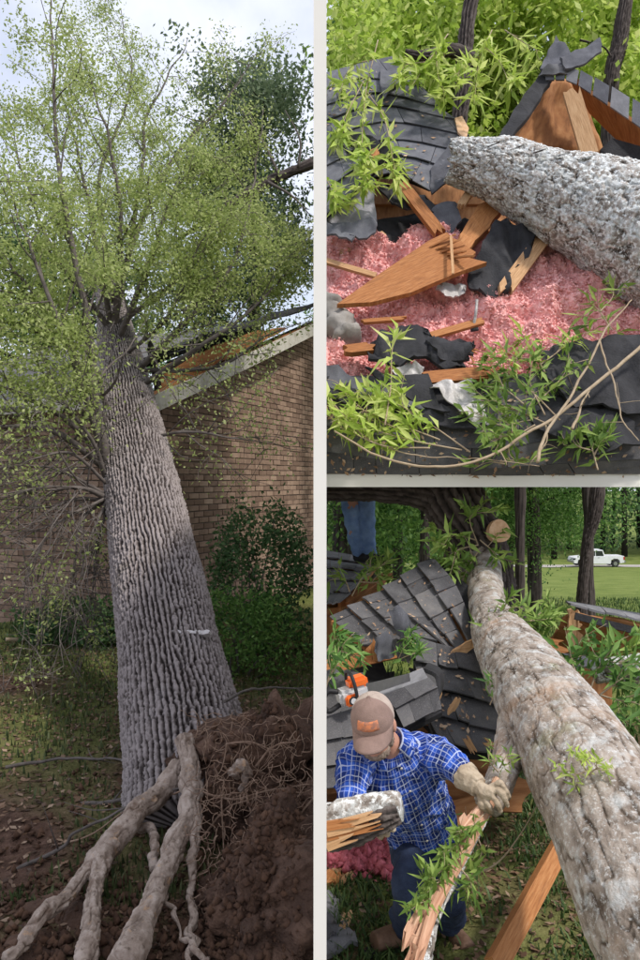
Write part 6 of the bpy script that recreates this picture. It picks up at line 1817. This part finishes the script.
# shirt
shapes = [torso(1.08, 0.1), limb([shR + (shL - shR) * 0.2, shR, elR, wrR - (wrR - elR) * 0.22], [0.082, 0.078, 0.064, 0.054]), limb([shL + (shR - shL) * 0.2, shL, elL, wrL], [0.082, 0.076, 0.062, 0.05]),
          ell_tube(spline([chest, nb, nb + (hd - nb) * 0.25], 8), np.linspace(0.14, 0.078, 8), np.linspace(0.10, 0.07, 8), side)]
V, f, n = fuse(shapes, 0.0075, 5)
segs = [(pel, nb, 0.155, (0, -1, 0), 0.0), (shR, elR, 0.075, (0, 0, 1), 0.4), (elR, wrR, 0.058, (0, 0, 1), 0.4 + np.linalg.norm(elR - shR)), (shL, elL, 0.075, (0, -1, 0), 0.9), (elL, wrL, 0.058, (0, -1, 0), 0.9 + np.linalg.norm(elL - shL))]
pu, pv = seg_coords(V, segs)
w = fbm(V * np.array((13, 13, 7)), 3, 41); w2 = 1 - np.abs(fbm(V * np.array((9, 9, 16)) + 5, 2, 44)) * 2
V = V + n * (0.012 * w + 0.013 * np.clip(w2, 0, 1) ** 2)[:, None]
pu = pu + 0.006 * fbm(V * 14, 2, 90); pv = pv + 0.006 * fbm(V * 14 + 4, 2, 91)
sh = new_mesh('shirt', V, f, M['plaid'], man, {'pu': pu, 'pv': pv}, smooth=True)
# collar and button placket
cb = nb + (hd - nb) * 0.22
cv, cn_ = unit(hd - nb), None
cN = unit(side - cv * np.dot(side, cv)); cB = np.cross(cv, cN)
G = np.zeros((4, 26, 3)); a = np.linspace(-2.6, 2.6, 26) + (1.57 if np.dot(cB, (0, -1, 0)) < 0 else -1.57)
for j in range(4):
    rr_ = 0.078 + 0.010 * j; hh = 0.035 * (1 - j / 3) - 0.012 * j
    G[j] = cb + (cN[None] * np.cos(a)[:, None] * rr_ + cB[None] * np.sin(a)[:, None] * rr_ * 0.92) + cv * hh
o = sheet('collar', G, 0.006, M['plaid'], sh, True)
for nm, arr in (('pu', np.tile(np.repeat(np.arange(4) * 0.02, 26), 2)), ('pv', np.tile(np.tile(np.linspace(0, 0.3, 26), 4), 2))):
    at = o.data.attributes.new(nm, 'FLOAT', 'POINT'); at.data.foreach_set('value', arr.astype(np.float32))
for k in range(5):
    u = k / 5
    c = nb * (1 - u) + (pel * 0.85 + nb * 0.15) * u
    fr_n = unit(np.cross(side, nb - pel)); fr_n = fr_n if fr_n[1] < 0 else -fr_n
    v, f = ellipsoid(c + fr_n * (0.128 if k else 0.10), (side, unit(np.cross(fr_n, side)), fr_n), (0.006, 0.006, 0.003), 10, 6)
    new_mesh('button', v, f, M['old_white'], sh, smooth=True)
# jeans
shapes = [ell_tube(spline([waist + (pel - waist) * 0.5, pel, pel + (pel - waist) * 0.25], 8), np.full(8, 0.15), np.full(8, 0.118), side),
          limb([pel * 0.4 + hipR * 0.6, hipR, knR, anR + (knR - anR) * 0.06], [0.098, 0.1, 0.078, 0.07]), limb([pel * 0.4 + hipL * 0.6, hipL, knL, anL + (knL - anL) * 0.06], [0.098, 0.1, 0.078, 0.07])]
V, f, n = fuse(shapes, 0.0075, 5)
V = V + n * (0.012 * fbm(V * np.array((10, 10, 16)), 3, 47))[:, None]
new_mesh('jeans', V, f, M['jeans'], man, smooth=True)
# boots
def boot(an, toe, nm='boot'):
    an = np.asarray(an); toe = np.asarray(toe)
    d = unit((toe - an) * np.array((1, 1, 0)))
    b0 = an + np.array((0, 0, -0.03))
    V, f, n = fuse([limb([an + (0, 0, 0.08), an, b0], [0.058, 0.055, 0.055]), limb([b0 - d * 0.04, b0 + d * 0.08, b0 + d * 0.17], [0.048, 0.05, 0.045])], 0.006, 4)
    zlo = b0[2] - 0.045
    V[:, 2] = np.maximum(V[:, 2], zlo)
    bt = new_mesh(nm, V, f, M['boot'], man, smooth=True)
    G = bil([b0 - d * 0.085 + np.cross(d, (0, 0, 1)) * 0.045, b0 + d * 0.215 + np.cross(d, (0, 0, 1)) * 0.04, b0 + d * 0.215 - np.cross(d, (0, 0, 1)) * 0.04, b0 - d * 0.085 - np.cross(d, (0, 0, 1)) * 0.045], 6, 4)
    G[..., 2] = zlo + 0.004
    sheet('sole', G, 0.025, M['saw_black'], bt)
boot(anL, anL + np.array((-0.16, -0.08, 0)))
boot(anR, anR + np.array((0.06, -0.16, 0)))
# cap
def cap():
    th = np.linspace(0, 2 * np.pi, 48, endpoint=False)
    ph = np.linspace(0.02, np.pi / 2 + 0.10, 16)
    D = np.stack([np.outer(np.sin(ph), np.cos(th)), np.outer(np.sin(ph), np.sin(th)), np.outer(np.cos(ph), np.ones(48))], -1)
    seam = 1 - 0.018 * np.exp(-((np.mod(th * 6 / (2 * np.pi) + 0.5, 1) - 0.5) / 0.06) ** 2)[None, :, None]
    R = np.array((0.088, 0.106, 0.098)) * seam
    R = R * (1 + 0.03 * np.maximum(0, np.sin(th))[None, :, None] * np.array((0, 0, 1)))
    c = HL(0, -0.01, 0.042)
    V = c + (D * R).reshape(-1, 3) @ np.array(AX)
    fs = [tuple(q) for q in grid_faces(48, 16, True)] + [tuple(range(48))]
    front = lambda q: math.sin(th[q[0] % 48] + 0.065) > -0.05
    ff = [q for q in fs if len(q) > 4 or not front(q)]
    fb = [q for q in fs if len(q) == 4 and front(q)]
    cp_ = new_mesh('cap', V, ff, M['cap_back'], man, smooth=True)
    new_mesh('front_panel', V, fb, M['cap_front'], cp_, smooth=True)
    G = np.zeros((8, 22, 3)); a = np.linspace(math.radians(12), math.radians(168), 22)
    for j in range(8):
        u = j / 7
        for i in range(22):
            s = math.cos(a[i])
            x = s * (0.088 + 0.004 * u) * (1 - 0.12 * u * abs(s))
            y = math.sin(a[i]) * 0.10 + 0.082 * u * (math.sin(a[i]) ** 0.6)
            z = -0.004 - 0.020 * u - 0.028 * s * s * (0.3 + u)
            G[j, i] = c + hs * x + hf * y + hu * z
    sheet('brim', G, 0.006, M['cap_front'], cp_, True)
    # printed patch on the front panel
    k = 12
    G = np.zeros((5, k, 3))
    for j in range(5):
        for i in range(k):
            aa = math.radians(90 + (i / (k - 1) - 0.5) * 62); pp = math.radians(70 + (j / 4 - 0.5) * 22)
            G[j, i] = c + (np.array((math.sin(pp) * math.cos(aa), math.sin(pp) * math.sin(aa), math.cos(pp))) * np.array((0.088, 0.106, 0.1)) * 1.012) @ np.array(AX)
    sheet('printed_patch', G, 0.002, M['patch'], cp_, True)
    v, f = ellipsoid(c + hu * 0.098, AX, (0.008, 0.008, 0.005), 12, 6)
    new_mesh('top_button', v, f, M['cap_front'], cp_, smooth=True)
cap()
# gloves
kn = [P(500, 783, 2.865), P(499, 791, 2.855), P(494, 798, 2.855), P(487, 803, 2.865)]
tp = [P(509, 797, 2.87), P(508, 806, 2.86), P(501, 812, 2.86), P(492, 813, 2.88)]
V, f, n = hand(P(472, 782, 2.94), P(484, 791, 2.89), kn, tp, [P(480, 797, 2.90), P(482, 806, 2.87), P(488, 812, 2.90)], unit(np.array((0.15, -0.9, 0.35))), 0.0112,
               extra=[limb([P(464, 775, 2.985), P(470, 780, 2.955), P(479, 787, 2.915)], [0.057, 0.050, 0.040], 10)])
V = V + n * (0.003 * fbm(V * 45, 3, 7))[:, None]
new_mesh('glove', V, f, M['glove'], man, smooth=True)
kn = [P(392, 818, 2.82), P(389, 824, 2.81), P(384, 829, 2.81), P(378, 832, 2.82)]
tp = [P(400, 812, 2.70), P(397, 817, 2.69), P(392, 822, 2.69), P(386, 826, 2.70)]
V, f, n = hand(wrL, P(384, 824, 2.86), kn, [P(398, 822, 2.76), P(394, 829, 2.76), P(388, 834, 2.76), P(381, 836, 2.78)], [P(380, 815, 2.88), P(386, 806, 2.87), P(392, 803, 2.86)], unit(np.array((0.3, -0.6, -0.6))), 0.012)
new_mesh('glove', V, f, M['glove'], man, smooth=True)

# ---- the person standing on the far roof (only the legs show under the beam)
DP = 6.95
pr = thing('person', 'person in washed blue jeans standing on the intact roof corner', 'person', P(371, 559, DP))
def PP(a, b, d=DP): return P(a, b, d)
pw = PP(358, 470); hL = PP(352, 482); hR = PP(366, 482)
kL = PP(352, 522, DP - 0.06); kR = PP(367, 526, DP - 0.03); aL = PP(358, 553, DP + 0.05); aR = PP(371, 555, DP)
chb = PP(358, 425); nkb = PP(359, 402); hdb = PP(359, 381)
sLb = PP(341, 410); sRb = PP(377, 410)
shapes = [ell_tube(spline([PP(358, 485), pw, PP(358, 448), chb, nkb], 14), np.interp(np.linspace(0, 1, 14), [0, .5, .8, 1], [.15, .14, .17, .1]), np.interp(np.linspace(0, 1, 14), [0, .5, .8, 1], [.11, .10, .115, .07]), (1, 0, 0)),
          limb([pw, hL, kL, aL], [.09, .085, .055, .042]), limb([pw, hR, kR, aR], [.09, .085, .055, .042]),
          limb([sLb, PP(335, 440), PP(340, 468, DP - .12), PP(348, 478, DP - .2)], [.06, .045, .035, .03]), limb([sRb, PP(384, 440), PP(378, 468, DP - .12), PP(368, 478, DP - .2)], [.06, .045, .035, .03]),
          limb([nkb, PP(359, 392), hdb], [.055, .05, .05]), ellipsoid(hdb, np.eye(3), (.075, .09, .11)), ellipsoid(hdb + (0, -.09, -.01), np.eye(3), (.014, .02, .025)),
          ellipsoid(hdb + (.077, 0, 0), np.eye(3), (.01, .02, .03)), ellipsoid(hdb + (-.077, 0, 0), np.eye(3), (.01, .02, .03))]
V, f, n = fuse(shapes, 0.01, 3)
new_mesh('body', V, f, M['skin'], pr, smooth=True)
V, f, n = fuse([ellipsoid(hdb + (0, .015, .03), np.eye(3), (.083, .095, .095))], .01, 2)
new_mesh('hair', V, f, M['beard'], pr, smooth=True)
V, f, n = fuse([ell_tube(spline([PP(358, 492), pw, PP(358, 448), chb, nkb], 14), np.interp(np.linspace(0, 1, 14), [0, .5, .8, 1], [.165, .155, .19, .12]), np.interp(np.linspace(0, 1, 14), [0, .5, .8, 1], [.125, .115, .13, .085]), (1, 0, 0)),
                limb([sLb, PP(335, 440), PP(338, 458, DP - .08)], [.08, .06, .05]), limb([sRb, PP(384, 440), PP(381, 458, DP - .08)], [.08, .06, .05])], .012, 4)
new_mesh('shirt', V, f, M['dark_shirt'], pr, smooth=True)
V, f, n = fuse([ell_tube(spline([pw, PP(358, 482), PP(358, 494)], 6), np.full(6, .15), np.full(6, .115), (1, 0, 0)),
                limb([pw * .4 + hL * .6, PP(350, 495), kL, aL], [.10, .092, .07, .06]), limb([pw * .4 + hR * .6, PP(366, 495), kR, aR], [.10, .092, .072, .062])], .01, 4)
V = V + n * (0.014 * fbm(V * np.array((8, 8, 14)), 3, 48))[:, None]
new_mesh('jeans', V, f, M['jeans_blue'], pr, smooth=True)
for a, dx in ((aL, 0.06), (aR, 0.1)):
    V, f, n = fuse([limb([a + (0, 0, .06), a, a + (0, 0, -.03)], [.055, .052, .05]), limb([a + (-dx * .3, .03, -.04), a + (dx, -.06, -.04), a + (dx * 1.8, -.12, -.045)], [.045, .045, .04])], .01, 3)
    new_mesh('boot', V, f, M['felt'], pr, smooth=True)

# ------------------------------------------------------------------ pickup truck on the far road
TY = 83.0
tx = (596 - 320) / F * TY
tz = gz(tx, TY) + 0.07
tk = thing('pickup_truck', 'white pickup truck parked on the far road beyond the lawn', 'truck', (tx, TY, tz))
M['white_paint'] = mat('white_car_paint', [(0.4, (0.72, 0.73, 0.75)), (0.6, (0.78, 0.79, 0.80))], 2, 0.3, 0, spec=0.5)
M['car_glass'] = mat('dark_car_glass', [(0.4, (0.02, 0.025, 0.03)), (0.6, (0.035, 0.04, 0.045))], 2, 0.1, 0, spec=0.8)
M['lamp_red'] = mat('red_lamp', [(0.4, (0.45, 0.02, 0.02)), (0.6, (0.55, 0.03, 0.03))], 2, 0.3, 0)
def extr(name, prof, y0, y1, m, parent, inset=0.0):
    V = [(tx + x, TY + y0, tz + z) for x, z in prof] + [(tx + x, TY + y1, tz + z) for x, z in prof]
    n = len(prof)
    return new_mesh(name, V, [tuple(range(n)), tuple(range(n, 2 * n))[::-1]] + [(i, i + n, (i + 1) % n + n, (i + 1) % n) for i in range(n)], m, parent)
W2 = 0.98
extr('body', [(-2.75, 0.42), (-2.8, 0.75), (-2.7, 1.02), (-1.5, 1.14), (0.75, 1.16), (0.75, 1.20), (2.75, 1.20), (2.78, 0.5), (2.3, 0.42), (2.25, 0.75), (2.0, 0.92), (1.6, 0.92), (1.32, 0.75), (1.27, 0.36), (-1.35, 0.36), (-1.42, 0.75), (-1.7, 0.92), (-2.05, 0.92), (-2.3, 0.75), (-2.36, 0.42)], -W2, W2, M['white_paint'], tk)
cab = extr('cab', [(-1.45, 1.13), (-0.75, 1.78), (-0.4, 1.86), (0.45, 1.85), (0.72, 1.15)], -W2 + 0.1, W2 - 0.1, M['white_paint'], tk)
for pr_ in ([(-1.2, 1.2), (-0.68, 1.72), (-0.42, 1.76), (-0.40, 1.2)], [(-0.32, 1.2), (-0.34, 1.76), (0.36, 1.75), (0.55, 1.2)]):
    extr('side_window', pr_, -W2 + 0.085, -W2 + 0.11, M['car_glass'], tk)
extr('windscreen', [(-1.47, 1.17), (-0.80, 1.77), (-0.77, 1.75), (-1.42, 1.15)], -W2 + 0.2, W2 - 0.2, M['car_glass'], tk)
extr('rear_window', [(0.50, 1.75), (0.71, 1.25), (0.735, 1.25), (0.53, 1.75)], -W2 + 0.25, W2 - 0.25, M['car_glass'], tk)
for x in (-1.87, 1.78):
    for y in (-W2 + 0.02, W2 - 0.26):
        c = np.array((tx + x, TY + y, tz + 0.38)); aa = np.linspace(0, 2 * np.pi, 24, endpoint=False)
        def disc(r, y0, y1, nm, m, par):
            V = np.array([c + (math.cos(q) * r, y0, math.sin(q) * r) for q in aa] + [c + (math.cos(q) * r, y1, math.sin(q) * r) for q in aa])
            return new_mesh(nm, V, [tuple(range(24)), tuple(range(24, 48))[::-1]] + [(i, i + 24, (i + 1) % 24 + 24, (i + 1) % 24) for i in range(24)], m, par)
        wh = disc(0.38, -0.04, 0.24, 'wheel', M['saw_black'], tk)
        disc(0.22, -0.055, 0.0, 'rim', M['steel'], wh)
extr('bumper', [(-2.88, 0.45), (-2.88, 0.65), (-2.74, 0.65), (-2.74, 0.45)], -W2, W2, M['steel'], tk)
extr('bumper', [(2.76, 0.5), (2.76, 0.68), (2.92, 0.68), (2.92, 0.5)], -W2, W2, M['steel'], tk)
extr('headlight', [(-2.83, 0.78), (-2.77, 0.95), (-2.55, 0.97), (-2.6, 0.8)], -W2 - 0.02, -W2 + 0.25, M['car_glass'], tk)
extr('tail_light', [(2.66, 0.8), (2.66, 1.12), (2.80, 1.12), (2.80, 0.8)], -W2 - 0.02, -W2 + 0.15, M['lamp_red'], tk)
extr('door_handle', [(-0.15, 1.02), (-0.15, 1.06), (0.05, 1.06), (0.05, 1.02)], -W2 - 0.03, -W2, M['steel'], tk)
extr('mirror', [(-1.15, 1.15), (-1.15, 1.34), (-1.0, 1.34), (-1.0, 1.15)], -W2 - 0.2, -W2 + 0.06, M['saw_black'], tk)

# ------------------------------------------------------------------ trees beyond the wreck
def at_px(px, d):
    x = (px - 320) / F * d
    return (x, d, gz(x, d))
right_only = lambda p: p[:, 0] > 0.012 * p[:, 1]
GT = 'standing trees beyond the wrecked roof'
bg_tree('tree', 'dark trunked tree at the far left behind the person in jeans', at_px(343, 15.0), 13, 0.20, 3.0, 26000, 0.11, M['leaf_mid'], 111, GT, 0.30, mask=right_only, low=(260, 2.5, 0.3, 3.0))
bg_tree('tree', 'slender dark tree right of the person in jeans', at_px(399, 16.5), 12, 0.12, 2.4, 24000, 0.11, M['leaf_mid'], 112, GT, 0.20, mask=right_only, low=(260, 1.8, -0.4, 3.0))
bg_tree('tree', 'leafy tree with low drooping green boughs right of the cut stub', at_px(535, 22.0), 13, 0.19, 3.2, 42000, 0.095, M['leaf_mid'], 114, GT, 0.12, low=(420, 2.3, 0.1, 3.5))
bg_tree('tree', 'thin tree close behind the cut stub', at_px(508, 24.0), 14, 0.14, 3.0, 36000, 0.10, M['leaf_mid'], 115, GT, 0.12, low=(420, 2.2, -0.3, 3.5))
bg_tree('tree', 'tall bright tree behind the dark arching trunk', at_px(455, 19.0), 14.5, 0.17, 3.4, 22000, 0.15, M['leaf_spring'], 116, GT, 0.18)
bg_tree('tree', 'leafy tree between the slender tree and the arching trunk', at_px(424, 26.0), 16, 0.20, 3.6, 26000, 0.15, M['leaf_mid'], 117, GT, 0.12, low=(260, 3.0, -0.8, 3.0))
bg_tree('tree', 'bright tree near the right edge behind the raised ridge', at_px(668, 17.0), 13.5, 0.18, 2.8, 16000, 0.14, M['leaf_spring'], 118, GT, 0.45)
bg_tree('tree', 'bright tree crown showing above the left torn roof', at_px(372, 22.0), 16, 0.18, 3.0, 16000, 0.16, M['leaf_spring'], 119, GT, 0.30, mask=right_only)
dk = thing('dark_tree', 'dark crooked trunk rising behind the drooping lime branch above the log', 'tree', at_px(458, 10.2))
b_ = np.array(at_px(458, 10.2))
bark_tube('trunk', [(*(b_ - (0, 0, 0.3)), 0.17), (*P(458, 420, 10.2), 0.16), (*P(458, 160, 10.2), 0.11), (*P(463, 90, 10.2), 0.11), (*P(468, 20, 10.3), 0.10), (*P(485, -60, 10.4), 0.08)], M['dark_bark'], dk, 50, 160, 0.03, 0.06, 0.2, 120)
bark_tube('limb', [(*P(474, 62, 10.2), 0.12), (*P(450, 50, 10.1), 0.10), (*P(425, 56, 10.0), 0.07), (*P(405, 52, 10.0), 0.03)], M['dark_bark'], dk, 30, 60, 0.02, 0.05, 0.15, 121)
dk2 = thing('dark_tree', 'dark slanting trunk standing in front of the white pickup and rising behind the ridge', 'tree', at_px(579, 10.6))
b_ = np.array(at_px(579, 10.6))
bark_tube('trunk', [(*(b_ - (0, 0, 0.3)), 0.15), (*P(582, 600, 10.6), 0.085), (*P(588, 540, 10.6), 0.078), (*P(598, 487, 10.6), 0.09), (*P(606, 300, 10.6), 0.10), (*P(610, 100, 10.6), 0.11), (*P(620, 40, 10.6), 0.11), (*P(632, -40, 10.6), 0.07)], M['dark_bark'], dk2, 50, 220, 0.02, 0.03, 0.10, 122)
bark_tube('limb', [(*P(616, 70, 10.6), 0.04), (*P(605, 48, 10.5), 0.03), (*P(580, 40, 10.5), 0.02)], M['dark_bark'], dk2, 16, 30, 0.01, 0.05, 0.15, 123)
for k, (px_, d_, h_, lab) in enumerate(((343, 12.6, 11.2, 'lime green tree crown filling the view above the left torn shingles'), (425, 13.4, 11.8, 'lime green tree crown behind the dark crooked limb'),
                                        (520, 12.2, 10.8, 'lime green tree crown between the log end and the raised ridge'), (590, 13.2, 11.6, 'lime green tree crown above the raised ridge flap'))):
    bg_tree('tree', lab, at_px(px_ + (14 if k == 0 else 0), d_), h_, 0.09, 1.9, 21000, 0.15, M['leaf_lime'], 130 + k, GT, 0.62, mask=right_only)
# far wood: one mass of foliage with trunks behind the road
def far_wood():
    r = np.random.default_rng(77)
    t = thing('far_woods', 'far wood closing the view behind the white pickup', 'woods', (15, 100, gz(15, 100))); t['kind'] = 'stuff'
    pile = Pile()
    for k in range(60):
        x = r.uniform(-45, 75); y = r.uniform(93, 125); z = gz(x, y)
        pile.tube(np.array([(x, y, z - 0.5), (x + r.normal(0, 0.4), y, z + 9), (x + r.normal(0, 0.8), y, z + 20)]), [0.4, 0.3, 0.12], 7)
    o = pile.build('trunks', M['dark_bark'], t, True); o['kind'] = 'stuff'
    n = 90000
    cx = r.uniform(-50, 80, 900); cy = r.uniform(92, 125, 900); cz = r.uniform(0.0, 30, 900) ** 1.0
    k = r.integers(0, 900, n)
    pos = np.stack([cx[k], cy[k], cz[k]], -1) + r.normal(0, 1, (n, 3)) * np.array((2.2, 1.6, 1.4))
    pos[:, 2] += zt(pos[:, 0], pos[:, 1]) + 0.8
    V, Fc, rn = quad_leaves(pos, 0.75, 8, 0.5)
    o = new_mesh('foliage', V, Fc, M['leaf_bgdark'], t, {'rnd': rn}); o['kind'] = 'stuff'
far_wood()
